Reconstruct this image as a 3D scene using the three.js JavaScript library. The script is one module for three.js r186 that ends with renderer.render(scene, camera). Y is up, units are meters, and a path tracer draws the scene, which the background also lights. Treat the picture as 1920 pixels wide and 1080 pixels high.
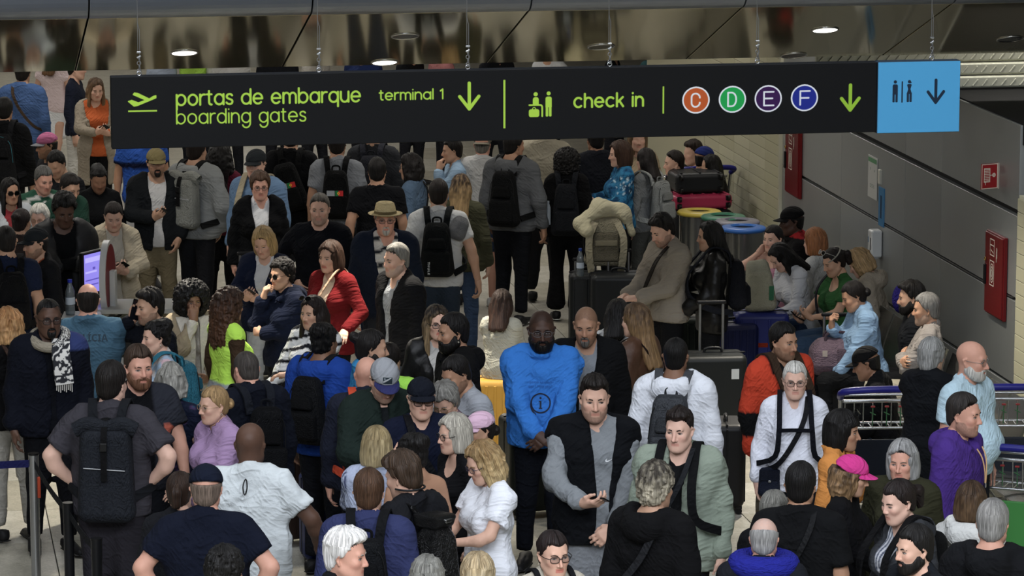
import * as THREE from 'three';
import { RoundedBoxGeometry } from 'three/addons/geometries/RoundedBoxGeometry.js';
import { mergeGeometries, toCreasedNormals } from 'three/addons/utils/BufferGeometryUtils.js';
import { DecalGeometry } from 'three/addons/geometries/DecalGeometry.js';
import { RectAreaLightUniformsLib } from 'three/addons/lights/RectAreaLightUniformsLib.js';

const scene = new THREE.Scene();

// ------------------------------------------------------------------ camera on the gallery, exposure, light
const camera = new THREE.PerspectiveCamera(8.822, 16 / 9, 0.5, 200);
camera.rotation.order = 'YXZ'; camera.rotation.set(-0.17255, -0.16908, 0); camera.position.set(0, 6.3, 0);
const renderer = new THREE.WebGLRenderer({ antialias: true });
renderer.toneMapping = THREE.LinearToneMapping; renderer.toneMappingExposure = 2.0; renderer.shadowMap.enabled = true;
RectAreaLightUniformsLib.init();
// ceiling luminaires: high ones over the front hall, low ones over the far concourse: [x, y, z, width, length, light]
const LUMINAIRES = [];
for (const x of [-3.5, 1.5, 6.5]) for (const [z, e] of [[-3, 40], [-9, 36], [-15.5, 5], [-22.5, 4.5]]) LUMINAIRES.push([x, 9.3, z, 1.2, 3.2, e]);
for (const x of [-2, 1.6, 5.2]) for (const z of [-31.5, -35.5, -39.5, -44, -49, -54]) LUMINAIRES.push([x, 3.72, z, 0.6, 1.2, 8.5]);
LUMINAIRES.push([9.7, 3.55, -28.9, 2.4, 0.12, 12], [8.2, 3.72, -33, 0.6, 1.2, 6], [8.2, 3.72, -37, 0.6, 1.2, 6]);

// ------------------------------------------------------------------ small maths and noise
const V3 = THREE.Vector3, lerp = (a, b, t) => a + (b - a) * t, clamp = (x, a, b) => Math.min(b, Math.max(a, x));
const rad = (d) => d * Math.PI / 180, sstep = (a, b, x) => { const t = clamp((x - a) / (b - a), 0, 1); return t * t * (3 - 2 * t); };
let seedState = 7;
const rnd = () => { seedState = (seedState + 0x6d2b79f5) | 0; let t = Math.imul(seedState ^ (seedState >>> 15), 1 | seedState); t = (t + Math.imul(t ^ (t >>> 7), 61 | t)) ^ t; return ((t ^ (t >>> 14)) >>> 0) / 4294967296; };
const NT = new Float32Array(4096); for (let i = 0; i < 4096; i++) NT[i] = rnd() * 2 - 1;
const hsh = (i, j, k) => NT[(Math.imul(i, 374761393) + Math.imul(j, 668265263) + Math.imul(k, 1274126177) >>> 13) & 4095];
function vn(x, y, z) {                                                // smooth value noise, -1 .. 1
  const i = Math.floor(x), j = Math.floor(y), k = Math.floor(z); x -= i; y -= j; z -= k;
  x = x * x * (3 - 2 * x); y = y * y * (3 - 2 * y); z = z * z * (3 - 2 * z);
  const a = lerp(lerp(hsh(i, j, k), hsh(i + 1, j, k), x), lerp(hsh(i, j + 1, k), hsh(i + 1, j + 1, k), x), y);
  const b = lerp(lerp(hsh(i, j, k + 1), hsh(i + 1, j, k + 1), x), lerp(hsh(i, j + 1, k + 1), hsh(i + 1, j + 1, k + 1), x), y);
  return lerp(a, b, z);
}
const names = new Map();
function numbered(n) { const c = names.get(n) ?? 0; names.set(n, c + 1); return c ? n + '_' + String(c).padStart(3, '0') : n; }

// ------------------------------------------------------------------ distance fields meshed with surface nets
const cap = (a, b, ra, rb, o = {}) => ({ t: 0, a, b, ra, rb: rb ?? ra, k: 0.03, ...o });
const ell = (c, r, o = {}) => ({ t: 1, a: c, r, k: 0.03, ...o });
const FBUF = new Float32Array(4000000), IBUF = new Int32Array(4000000);
function primBox(p, pad) {
  let lo, hi;
  if (p.t === 0) { const R = Math.max(p.ra, p.rb); lo = p.a.map((v, i) => Math.min(v, p.b[i]) - R); hi = p.a.map((v, i) => Math.max(v, p.b[i]) + R); }
  else { lo = p.a.map((v, i) => v - p.r[i]); hi = p.a.map((v, i) => v + p.r[i]); }
  if (p.m) {                                                          // p.m: Matrix4 from the primitive's own space to the figure's
    const b = new THREE.Box3(new V3(...lo), new V3(...hi)).applyMatrix4(p.m); lo = b.min.toArray(); hi = b.max.toArray();
  }
  return [lo.map((v) => v - pad), hi.map((v) => v + pad)];
}
function meshField(prims, cell, post, colour, uvScale = 1) {
  const lo = [1e9, 1e9, 1e9], hi = [-1e9, -1e9, -1e9], boxes = prims.map((p) => primBox(p, p.k + cell * 2));
  prims.forEach((p, q) => { if (!p.sub) for (let i = 0; i < 3; i++) { lo[i] = Math.min(lo[i], boxes[q][0][i]); hi[i] = Math.max(hi[i], boxes[q][1][i]); } });
  const nx = Math.ceil((hi[0] - lo[0]) / cell) + 2, ny = Math.ceil((hi[1] - lo[1]) / cell) + 2, nz = Math.ceil((hi[2] - lo[2]) / cell) + 2, N = nx * ny * nz;
  if (N > FBUF.length) throw new Error('field too large ' + N);
  const F = FBUF.fill(0.2, 0, N), sy = nx, sz = nx * ny;
  prims.forEach((p, q) => {
    const [b0, b1] = boxes[q], e = p.m ? new THREE.Matrix4().copy(p.m).invert().elements : null, k = p.k, ik = 1 / (4 * k), sub = p.sub;
    const i0 = Math.max(0, Math.floor((b0[0] - lo[0]) / cell)), i1 = Math.min(nx - 1, Math.ceil((b1[0] - lo[0]) / cell));
    const j0 = Math.max(0, Math.floor((b0[1] - lo[1]) / cell)), j1 = Math.min(ny - 1, Math.ceil((b1[1] - lo[1]) / cell));
    const k0 = Math.max(0, Math.floor((b0[2] - lo[2]) / cell)), k1 = Math.min(nz - 1, Math.ceil((b1[2] - lo[2]) / cell));
    const [ax, ay, az] = p.a; let bx = 0, by = 0, bz = 0, L2 = 1, dr = 0, r0 = 0, i2 = 0, j2 = 0, kk2 = 0, il = 1;
    if (p.t === 0) { bx = p.b[0] - ax; by = p.b[1] - ay; bz = p.b[2] - az; L2 = Math.max(1e-9, bx * bx + by * by + bz * bz); il = 1 / L2; dr = p.rb - p.ra; r0 = p.ra; }
    else { i2 = 1 / p.r[0]; j2 = 1 / p.r[1]; kk2 = 1 / p.r[2]; }
    const c0 = p.capA, c1 = p.capB, len = Math.sqrt(L2);
    for (let kz = k0; kz <= k1; kz++) for (let j = j0; j <= j1; j++) {
      const Y = lo[1] + j * cell, Z = lo[2] + kz * cell; let at = i0 + j * sy + kz * sz;
      for (let i = i0; i <= i1; i++, at++) {
        const X = lo[0] + i * cell; let x = X, y = Y, z = Z, d;
        if (e) { x = e[0] * X + e[4] * Y + e[8] * Z + e[12]; y = e[1] * X + e[5] * Y + e[9] * Z + e[13]; z = e[2] * X + e[6] * Y + e[10] * Z + e[14]; }
        x -= ax; y -= ay; z -= az;
        if (p.t === 0) {
          const tt = (x * bx + y * by + z * bz) * il, t = tt < 0 ? 0 : tt > 1 ? 1 : tt, dx = x - bx * t, dy = y - by * t, dz = z - bz * t;
          d = Math.sqrt(dx * dx + dy * dy + dz * dz) - r0 - dr * t;
          if (c0) d = Math.max(d, -tt * len); if (c1) d = Math.max(d, (tt - 1) * len);
        } else {
          const px = x * i2, py = y * j2, pz = z * kk2, q0 = Math.sqrt(px * px + py * py + pz * pz), qx = px * i2, qy = py * j2, qz = pz * kk2, q1 = Math.sqrt(qx * qx + qy * qy + qz * qz);
          d = q1 > 1e-9 ? q0 * (q0 - 1) / q1 : -Math.min(p.r[0], p.r[1], p.r[2]);
        }
        const f = F[at];
        if (sub) { d = -d; const h = k - Math.abs(f - d); F[at] = (f > d ? f : d) + (h > 0 ? h * h * ik : 0); }
        else { const h = k - Math.abs(f - d); F[at] = (f < d ? f : d) - (h > 0 ? h * h * ik : 0); }
      }
    }
  });
  if (post) { const lim = cell * 2.5; for (let kz = 0, at = 0; kz < nz; kz++) for (let j = 0; j < ny; j++) for (let i = 0; i < nx; i++, at++) if (F[at] < lim) F[at] = post(F[at], lo[0] + i * cell, lo[1] + j * cell, lo[2] + kz * cell); }
  const pos = [], idx = [], I = IBUF;
  const off = [0, 1, sy, sy + 1, sz, sz + 1, sz + sy, sz + sy + 1];
  for (let kz = 0; kz < nz - 1; kz++) for (let j = 0; j < ny - 1; j++) for (let i = 0; i < nx - 1; i++) {
    const at = i + j * sy + kz * sz; let m = 0;
    for (let c = 0; c < 8; c++) if (F[at + off[c]] < 0) m |= 1 << c;
    if (m === 0 || m === 255) { I[at] = -1; continue; }
    let x = 0, y = 0, z = 0, n = 0;
    for (let c = 0; c < 8; c++) for (let b = 1; b < 8; b <<= 1) if (!(c & b)) {
      const s = (m >> c) & 1, u = (m >> (c | b)) & 1;
      if (s !== u) { const g0 = F[at + off[c]], g1 = F[at + off[c | b]], t = g0 / (g0 - g1); x += (c & 1) + (b === 1 ? t : 0); y += ((c >> 1) & 1) + (b === 2 ? t : 0); z += ((c >> 2) & 1) + (b === 4 ? t : 0); n++; }
    }
    I[at] = pos.length / 3; pos.push(lo[0] + (i + x / n) * cell, lo[1] + (j + y / n) * cell, lo[2] + (kz + z / n) * cell);
  }
  const quad = (a, b, c, d, flip) => { if (a < 0 || b < 0 || c < 0 || d < 0) return; if (flip) idx.push(a, c, b, b, c, d); else idx.push(a, b, c, b, d, c); };
  for (let kz = 1; kz < nz - 1; kz++) for (let j = 1; j < ny - 1; j++) for (let i = 1; i < nx - 1; i++) {
    const at = i + j * sy + kz * sz, s = F[at] < 0;
    if (s !== F[at + 1] < 0) quad(I[at - sy - sz], I[at - sz], I[at - sy], I[at], !s);
    if (s !== F[at + sy] < 0) quad(I[at - 1 - sz], I[at - 1], I[at - sz], I[at], !s);
    if (s !== F[at + sz] < 0) quad(I[at - 1 - sy], I[at - sy], I[at - 1], I[at], !s);
  }
  const out = { pos: new Float32Array(pos), idx: new Uint32Array(idx), col: null };
  if (colour) { out.col = new Float32Array(pos.length); const c = [0, 0, 0]; for (let i = 0; i < pos.length; i += 3) { colour(pos[i], pos[i + 1], pos[i + 2], c); out.col.set(c, i); } }
  return out;
}
function soup(list) {                                                 // joins {pos, idx, col} pieces into one geometry
  let n = 0, m = 0, colours = false; for (const p of list) { n += p.pos.length; m += p.idx.length; colours ||= !!p.col; }
  const pos = new Float32Array(n), idx = new Uint32Array(m), col = colours ? new Float32Array(n).fill(1) : null, uv = new Float32Array(n / 3 * 2); let a = 0, b = 0;
  for (const p of list) { pos.set(p.pos, a); if (p.col) col.set(p.col, a); for (let i = 0; i < p.idx.length; i++) idx[b + i] = p.idx[i] + a / 3; a += p.pos.length; b += p.idx.length; }
  for (let i = 0; i < n / 3; i++) { uv[i * 2] = pos[i * 3] + pos[i * 3 + 2] * 0.8; uv[i * 2 + 1] = pos[i * 3 + 1] + pos[i * 3 + 2] * 0.15; }
  const g = new THREE.BufferGeometry(); g.setAttribute('position', new THREE.BufferAttribute(pos, 3)); g.setAttribute('uv', new THREE.BufferAttribute(uv, 2));
  if (col) g.setAttribute('color', new THREE.BufferAttribute(col, 3));
  g.setIndex(new THREE.BufferAttribute(idx, 1)); g.computeVertexNormals(); return g;
}
function moved(piece, M, col) {                                       // a copy of a piece under a Matrix4
  const p = new Float32Array(piece.pos.length), e = M.elements, s = piece.pos;
  for (let i = 0; i < s.length; i += 3) { const x = s[i], y = s[i + 1], z = s[i + 2]; p[i] = e[0] * x + e[4] * y + e[8] * z + e[12]; p[i + 1] = e[1] * x + e[5] * y + e[9] * z + e[13]; p[i + 2] = e[2] * x + e[6] * y + e[10] * z + e[14]; }
  let idx = piece.idx; if (M.determinant() < 0) { idx = idx.slice(); for (let i = 0; i < idx.length; i += 3) { const t = idx[i]; idx[i] = idx[i + 1]; idx[i + 1] = t; } }
  return { pos: p, idx, col: col ?? piece.col };
}
function geoPiece(g, c) {                                             // three.js geometry to a piece
  const pos = g.attributes.position.array, idx = g.index ? g.index.array : Uint32Array.from({ length: pos.length / 3 }, (_, i) => i), col = c ? new Float32Array(pos.length) : null;
  if (c) for (let i = 0; i < pos.length; i += 3) col.set(c, i);
  return { pos: Float32Array.from(pos), idx, col };
}

// ------------------------------------------------------------------ materials
function noiseTex(size, fn, srgb) {
  const d = new Uint8Array(size * size * 4);
  for (let j = 0; j < size; j++) for (let i = 0; i < size; i++) { const v = fn(i, j), o = (j * size + i) * 4; if (typeof v === 'number') d[o] = d[o + 1] = d[o + 2] = clamp(v, 0, 255); else { d[o] = v[0]; d[o + 1] = v[1]; d[o + 2] = v[2]; } d[o + 3] = 255; }
  const t = new THREE.DataTexture(d, size, size); t.wrapS = t.wrapT = THREE.RepeatWrapping; t.magFilter = THREE.LinearFilter; if (srgb) t.colorSpace = THREE.SRGBColorSpace; t.needsUpdate = true; return t;
}
const tile = (f, n) => (x, y) => { const u = x / n, v = y / n; return lerp(lerp(f(x, y), f(x - n, y), u), lerp(f(x, y - n), f(x - n, y - n), u), v); };
const clothTex = (() => { const f = tile((x, y) => { const w = vn(x / 60, y / 60, 4) * 1.2; return 150 - 90 * Math.abs(vn(x / 46 + w, y / 22 - w, 3)) - 60 * Math.abs(vn((x + y) / 30 + w, (y - x) / 17, 8)) + 8 * vn(x / 2, y / 2, 1); }, 256); return noiseTex(256, f); })();
clothTex.repeat.set(2.3, 2.3);
const strandTex = (() => { const f = tile((x, y) => 222 + 44 * vn(x / 2.1, y / 46, 3) + 30 * vn(x / 6, y / 60, 8) + 14 * vn(x / 15, y / 30, 1), 256); const t = noiseTex(256, f); t.colorSpace = THREE.SRGBColorSpace; return t; })();
const tone = (c) => { const k = new THREE.Color(c), y = 0.2126 * k.r + 0.7152 * k.g + 0.0722 * k.b; return k.lerp(new THREE.Color(y, y, y), 0.14); };
const mats = new Map();
function mat(c, o = {}) {                                             // c: hex sRGB
  const key = c + JSON.stringify(o); if (mats.has(key)) return mats.get(key);
  const { bump, ...rest } = o, m = new THREE.MeshPhysicalMaterial({ color: tone(c), roughness: 0.85, specularIntensity: 0.5, ...rest });
  if (bump) { m.bumpMap = clothTex; m.bumpScale = bump; }
  mats.set(key, m); return m;
}
const cloth = (c, o = {}) => mat(c, { roughness: 0.92, specularIntensity: 0.25, bump: 0.026, ...o });
const M = {
  skin: new THREE.MeshPhysicalMaterial({ vertexColors: true, roughness: 0.52, specularIntensity: 0.45 }),
  hair: new THREE.MeshPhysicalMaterial({ vertexColors: true, map: strandTex, roughness: 0.55, specularIntensity: 0.5, bumpMap: strandTex, bumpScale: 0.006 }),
  dyed: new THREE.MeshPhysicalMaterial({ vertexColors: true, roughness: 0.9, specularIntensity: 0.25, bumpMap: clothTex, bumpScale: 0.026 }),
  blackPlastic: mat(0x0c0c0d, { roughness: 0.4 }), chrome: mat(0xb9bbbd, { roughness: 0.25, metalness: 1 }), brushed: mat(0x8c8d8e, { roughness: 0.4, metalness: 1 }),
  phone: mat(0x08080a, { roughness: 0.2 }), lens: mat(0x20242a, { roughness: 0.08, transparent: true, opacity: 0.28 }), darkLens: mat(0x060607, { roughness: 0.12 }),
};
const lin = (hex) => tone(hex).toArray();

// ------------------------------------------------------------------ scene helpers
function shade(o) { o.traverse((m) => { if (m.isMesh) { m.castShadow = true; m.receiveShadow = true; } }); return o; }
function tag(o, label, category, group, kind) { if (label) o.userData.label = label; if (category) o.userData.category = category; if (group) o.userData.group = group; if (kind) o.userData.kind = kind; return o; }
function part(name, g, m, parent, label) { const o = new THREE.Mesh(g, m); o.name = name; if (label) o.userData.label = label; parent.add(o); o.castShadow = o.receiveShadow = true; return o; }
function thing(name, label, category, pos = [0, 0, 0], turn = 0, group) { const o = new THREE.Group(); o.name = numbered(name); o.position.set(...pos); o.rotation.y = turn; tag(o, label, category, group); scene.add(o); return o; }
const placed = (g, x = 0, y = 0, z = 0, rx = 0, ry = 0, rz = 0) => { g.applyMatrix4(new THREE.Matrix4().compose(new V3(x, y, z), new THREE.Quaternion().setFromEuler(new THREE.Euler(rx, ry, rz)), new V3(1, 1, 1))); return g; };
const rbox = (w, h, d, r = 0.01, s = 2) => new RoundedBoxGeometry(w, h, d, s, Math.min(r, w / 2.01, h / 2.01, d / 2.01));
const rod = (a, b, r, n = 8) => { const A = new V3(...a), B = new V3(...b), L = A.distanceTo(B), g = new THREE.CylinderGeometry(r, r, L, n); g.applyQuaternion(new THREE.Quaternion().setFromUnitVectors(new V3(0, 1, 0), B.clone().sub(A).normalize())); g.translate((A.x + B.x) / 2, (A.y + B.y) / 2, (A.z + B.z) / 2); return g; };
const tube = (pts, r, n = 24, s = 8, closed = false) => new THREE.TubeGeometry(new THREE.CatmullRomCurve3(pts.map((p) => new V3(...p)), closed), n, r, s, closed);
const merge = (list) => mergeGeometries(list.map((g) => (g.index ? g.toNonIndexed() : g)).map((g) => { for (const k of Object.keys(g.attributes)) if (!['position', 'normal', 'uv'].includes(k)) g.deleteAttribute(k); return g; }));
function ribbon(pts, w, th, normals, n = 24) {                        // a flat strap through pts; its face looks along normals
  const c = new THREE.CatmullRomCurve3(pts.map((p) => new V3(...p))), nc = new THREE.CatmullRomCurve3(normals.map((p) => new V3(...p))), pos = [], idx = [];
  for (let i = 0; i <= n; i++) {
    const p = c.getPoint(i / n), t = c.getTangent(i / n), q = nc.getPoint(i / n).normalize(), s = new V3().crossVectors(t, q).normalize(); q.crossVectors(s, t).normalize();
    for (const [u, v] of [[-1, -1], [1, -1], [1, 1], [-1, 1]]) pos.push(p.x + s.x * u * w / 2 + q.x * v * th / 2, p.y + s.y * u * w / 2 + q.y * v * th / 2, p.z + s.z * u * w / 2 + q.z * v * th / 2);
    if (i) { const a = i * 4 - 4, b = i * 4; for (let k = 0; k < 4; k++) { const l = (k + 1) % 4; idx.push(a + k, b + k, a + l, a + l, b + k, b + l); } }
  }
  const e = n * 4; idx.push(0, 1, 2, 0, 2, 3, e, e + 2, e + 1, e, e + 3, e + 2);
  return toCreasedNormals(soup([{ pos: new Float32Array(pos), idx: new Uint32Array(idx) }]), 0.7);
}

// ------------------------------------------------------------------ people: heads, hair, hands
const SKIN = { pale: [0.60, 0.38, 0.295], fair: [0.53, 0.325, 0.24], ruddy: [0.52, 0.28, 0.205], olive: [0.43, 0.255, 0.17], tan: [0.34, 0.19, 0.12], brown: [0.20, 0.105, 0.065], dark: [0.085, 0.045, 0.03], deep: [0.055, 0.029, 0.02] };
const cache = new Map(), keep = (key, make) => { if (!cache.has(key)) cache.set(key, make()); return cache.get(key); };
function headPrims(f, v) {                                            // head space: origin mid-head, face +z, crown at 0.123, chin at -0.12
  const j = f ? -0.004 : 0.002, n = [0, 0.004, -0.003, 0.002][v % 4], w = [0, 0.003, -0.002, 0.004][v % 4];
  return [
    ell([0, 0.035, -0.012], [0.075 + w * 0.5, 0.089, 0.097]), ell([0, -0.034, 0.026], [0.061 + w, 0.084, 0.064], { k: 0.03 }),
    ell([0, -0.072, 0.032], [0.05 + j + w, 0.043, 0.05], { k: 0.03 }), cap([-0.008, -0.102, 0.071], [0.008, -0.102, 0.071], 0.016 + j * 0.6, undefined, { k: 0.025 }),
    cap([-0.052 - w, -0.055, -0.005], [-0.025, -0.098, 0.052], 0.016, 0.014, { k: 0.03 }), cap([0.052 + w, -0.055, -0.005], [0.025, -0.098, 0.052], 0.016, 0.014, { k: 0.03 }),
    ell([-0.041, -0.02, 0.062], [0.021, 0.019, 0.02], { k: 0.025 }), ell([0.041, -0.02, 0.062], [0.021, 0.019, 0.02], { k: 0.025 }),
    cap([-0.036, 0.026, 0.074], [0.036, 0.026, 0.074], f ? 0.008 : 0.0125, undefined, { k: 0.015 }),
    ell([-0.032, 0.002, 0.1], [0.0175, 0.0105, 0.017], { k: 0.014, sub: true }), ell([0.032, 0.002, 0.1], [0.0175, 0.0105, 0.017], { k: 0.014, sub: true }),
    cap([0, 0.014, 0.084], [0, -0.03 - n, 0.106 + n], 0.007, 0.0105 + (f ? -0.001 : 0.001), { k: 0.012 }),
    ell([-0.0115, -0.034 - n, 0.094], [0.0085, 0.0075, 0.0105], { k: 0.006 }), ell([0.0115, -0.034 - n, 0.094], [0.0085, 0.0075, 0.0105], { k: 0.006 }),
    cap([-0.02, -0.0615, 0.077], [0, -0.0595, 0.086], 0.004, 0.0055, { k: 0.008 }), cap([0.02, -0.0615, 0.077], [0, -0.0595, 0.086], 0.004, 0.0055, { k: 0.008 }),
    cap([-0.014, -0.069, 0.077], [0.014, -0.069, 0.077], 0.0062, undefined, { k: 0.008 }),
    cap([-0.022, -0.0642, 0.0875], [0.022, -0.0642, 0.0875], 0.002, undefined, { k: 0.004, sub: true }),
    cap([0, -0.05, -0.03], [0, -0.115, -0.03], f ? 0.046 : 0.054, undefined, { k: 0.03 }),
    ...[-1, 1].flatMap((s) => [cap([s * 0.077, 0.018, -0.012], [s * 0.082, 0.012, -0.026], 0.0085, 0.0105, { k: 0.008 }), cap([s * 0.082, 0.008, -0.026], [s * 0.074, -0.03, -0.012], 0.0095, 0.0075, { k: 0.008 }), ell([s * 0.085, 0.0, -0.016], [0.006, 0.014, 0.008], { k: 0.004, sub: true })]),
  ];
}
const headPiece = (f, v, cell) => keep('head' + f + v + cell, () => meshField(headPrims(f, v), cell));
const beardTop = (z) => (z < 0 ? 0.012 : z < 0.05 ? lerp(0.012, -0.052, z / 0.05) : lerp(-0.052, -0.043, clamp((z - 0.05) / 0.03, 0, 1)));
const beardLine = (x, y, z) => Math.max(y - beardTop(z), -0.028 - z, Math.abs(x) > 0.034 && z > 0.05 ? y + 0.055 : -1);
function skinAt(p, S, x, y, z, o) {                                   // p: the person; base skin S; head-space point
  let r = S[0], g = S[1], b = S[2]; const n = vn(x * 60, y * 60, z * 60) * 0.05 + 1, bl = S[0] < 0.15 ? 0.4 : 1; r *= n; g *= n; b *= n;
  if (z > 0.066 && Math.abs(x) < 0.024 && y < -0.054 && y > -0.0755) { const t = 0.6; r = lerp(r, S[0] * 0.82, t * bl); g = lerp(g, S[1] * 0.5, t * bl); b = lerp(b, S[2] * 0.52, t * bl); if (p.lip) { r = S[0] * 0.86; g = S[1] * 0.5; b = S[2] * 0.52; } }
  const ck = Math.hypot(Math.abs(x) - 0.043, y + 0.03) < 0.022 && z > 0.04 ? 0.5 : z > 0.095 ? 0.4 : 0; if (ck) { r *= 1 + 0.03 * ck; g *= 1 - 0.12 * ck * bl; b *= 1 - 0.1 * ck * bl; }
  if (p.stubble && beardLine(x, y, z) < 0.006 && z > -0.03 && y < -0.03) { const c = lin(p.stubble), t = 0.5 + 0.14 * vn(x * 300, y * 300, z * 300), e = sstep(0.006, -0.012, beardLine(x, y, z)) * t * (Math.abs(x) < 0.022 && y < -0.052 && y > -0.076 && z > 0.06 ? 0.1 : 1); r = lerp(r, c[0], e); g = lerp(g, c[1], e); b = lerp(b, c[2], e); }
  if (p.scalp && y > 0.03 && z < 0.07) { const c = lin(p.scalp), e = sstep(0.0, -0.02, z - hairZ(y, 0.004)) * (0.42 + 0.12 * vn(x * 200, y * 200, z * 200)); r = lerp(r, c[0], e); g = lerp(g, c[1], e); b = lerp(b, c[2], e); }
  o[0] = r; o[1] = g; o[2] = b;
}
const HZ = [[-0.11, -0.07], [-0.07, -0.052], [-0.035, -0.022], [0, 0.004], [0.03, 0.03], [0.048, 0.052], [0.062, 0.072], [0.076, 0.098], [0.09, 0.16]];
function hairZ(y, rc = 0) { y -= rc; if (y <= HZ[0][0]) return HZ[0][1]; for (let i = 1; i < HZ.length; i++) if (y < HZ[i][0]) return lerp(HZ[i - 1][1], HZ[i][1], (y - HZ[i - 1][0]) / (HZ[i][0] - HZ[i - 1][0])); return 0.16; }
function hairPiece(style, o, cell) {                                  // o: {len, rc, seed, side}
  const f0 = style === 'tail' || style === 'bun' || style === 'updo';
  return keep('hair' + style + JSON.stringify(o) + cell, () => {
    const sd = (o.seed ?? 0) * 7.3, rc = o.rc ?? 0, P = []; let amp = 0.003, fr = 14, lowCut = -0.085, face = 'short', curl = 0, cf = 42, low = 1;
    const skull = (t, top = t, back = t) => P.push(ell([0, 0.035 + (top - t) * 0.5, -0.012 - (back - t) * 0.5], [0.075 + t, 0.089 + (top + t) / 2, 0.097 + (t + back) / 2]), ell([0, -0.028, -0.04], [0.06 + t, 0.07, 0.058 + back], { k: 0.02 }));
    const L = o.len ?? 0.2;
    if (style === 'buzz') { skull(0.004); amp = 0.0008; }
    else if (style === 'short') { skull(0.01, 0.02); amp = 0.0035; }
    else if (style === 'neat') { skull(0.008, 0.016); amp = 0.002; }
    else if (style === 'pouf') { skull(0.006, 0.022); P.push(ell([0, 0.106, 0.038], [0.062, 0.03, 0.06], { k: 0.03 })); amp = 0.006; curl = 0.005; cf = 60; }
    else if (style === 'tousle') { skull(0.013, 0.03); P.push(ell([o.side ?? 0.01, 0.105, 0.03], [0.068, 0.036, 0.07], { k: 0.03 })); amp = 0.009; fr = 9; }
    else if (style === 'ring') { skull(0.009); amp = 0.002; face = 'ring'; }
    else if (style === 'thin') { skull(0.007, 0.006); amp = 0.004; }
    else if (style === 'curly') { skull(0.022, 0.036, 0.026); amp = 0.002; curl = 0.014; cf = 54; lowCut = -0.08; }
    else if (style === 'crop') { skull(0.02, 0.03, 0.028); P.push(ell([0, -0.05, -0.06], [0.066, 0.06, 0.052])); amp = 0.008; fr = 9; lowCut = -0.105; face = 'crop'; curl = 0.004; }
    else if (style === 'bob' || style === 'wavy') {
      skull(0.02, 0.026, 0.026); const w = style === 'wavy' ? 0.012 : 0;
      P.push(ell([0, -0.02, -0.035], [0.1 + w, 0.125, 0.098 + w]), ell([0, -0.06 - L * 0.25, -0.035], [0.102 + w * 1.5, 0.09 + L * 0.25, 0.085 + w], { k: 0.04 }));
      lowCut = -0.08 - L * 0.5; face = 'long'; amp = style === 'wavy' ? 0.009 : 0.006; fr = 10; if (w) { curl = 0.011; cf = 26; }
    } else if (style === 'long') {
      skull(0.014, 0.018, 0.018); P.push(ell([0, -0.02, -0.035], [0.092, 0.12, 0.085]), cap([-0.045, -0.04, -0.055], [-0.05, -0.1 - L, -0.145], 0.056, 0.036, { k: 0.05 }), cap([0.045, -0.04, -0.055], [0.05, -0.1 - L, -0.145], 0.056, 0.036, { k: 0.05 }), cap([0, -0.04, -0.07], [0, -0.12 - L, -0.155], 0.056, 0.036, { k: 0.05 }));
      if (o.front) for (const s of [-1, 1]) P.push(cap([s * 0.078, -0.03, 0.01], [s * 0.09, -0.08 - L * 0.9, 0.05], 0.028, 0.024, { k: 0.03 }));
      lowCut = -0.1 - L; face = 'long'; amp = 0.007; fr = 11; if (o.curl) { curl = 0.016; cf = 24; }
    } else if (style === 'tail' || style === 'bun' || style === 'updo') {
      skull(0.009, 0.013, 0.012); amp = 0.0025; fr = 16; lowCut = -0.075;
      if (style === 'tail') P.push(cap([0, 0.045, -0.118], [0, 0.02, -0.15], 0.024, 0.03, { k: 0.015 }), cap([0, 0.02, -0.15], [0, -0.04 - L, -0.15], 0.034, 0.02, { k: 0.02 }));
      if (style === 'bun') P.push(ell([0, o.y ?? 0.03, -0.128], [0.04, 0.038, 0.032], { k: 0.012 }));
      if (style === 'updo') { P.push(ell([0, 0.085, -0.085], [0.066, 0.055, 0.055], { k: 0.02 })); curl = 0.012; cf = 34; }
      low = 0;
    } else if (style === 'afro') { P.push(ell([0, 0.035, -0.03], [0.16, 0.15, 0.145]), ell([0, -0.06, -0.04], [0.155, 0.12, 0.12])); curl = 0.018; cf = 44; lowCut = -0.16; face = 'afro'; }
    else if (style === 'mane') { skull(0.03, 0.035, 0.04); P.push(ell([0, -0.05, -0.05], [0.13, 0.14, 0.11], { k: 0.05 }), ell([0, -0.1 - L * 0.5, -0.05], [0.15, 0.1 + L * 0.4, 0.1], { k: 0.05 })); curl = 0.016; cf = 42; lowCut = -0.1 - L; face = 'long'; }
    return meshField(P, cell, (d, x, y, z) => {
      const az = Math.atan2(x, -(z - 0.02)), rr = y > 0.06 ? Math.hypot(x, z + 0.03) * 22 : 0;
      d += amp * vn(az * fr * 0.9 + sd, y * 7 + rr * 0.2, sd) + amp * 0.5 * vn(az * fr * 2.3, y * 12, 5 + sd);
      if (curl) d += curl * (Math.abs(vn(x * cf + sd, y * cf, z * cf)) * 1.6 - 0.5) + curl * 0.35 * vn(x * cf * 2, y * cf * 2, z * cf * 2 + sd);
      let c;
      const jag = 0.004 * vn(x * 120, y * 60, sd);
      const ye = y > 0.02 ? y - 0.7 * clamp(Math.abs(x) - 0.012, 0, 0.04) * (1 - sstep(0.05, 0.068, Math.abs(x))) * sstep(0.02, 0.06, y) : y;
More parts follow.
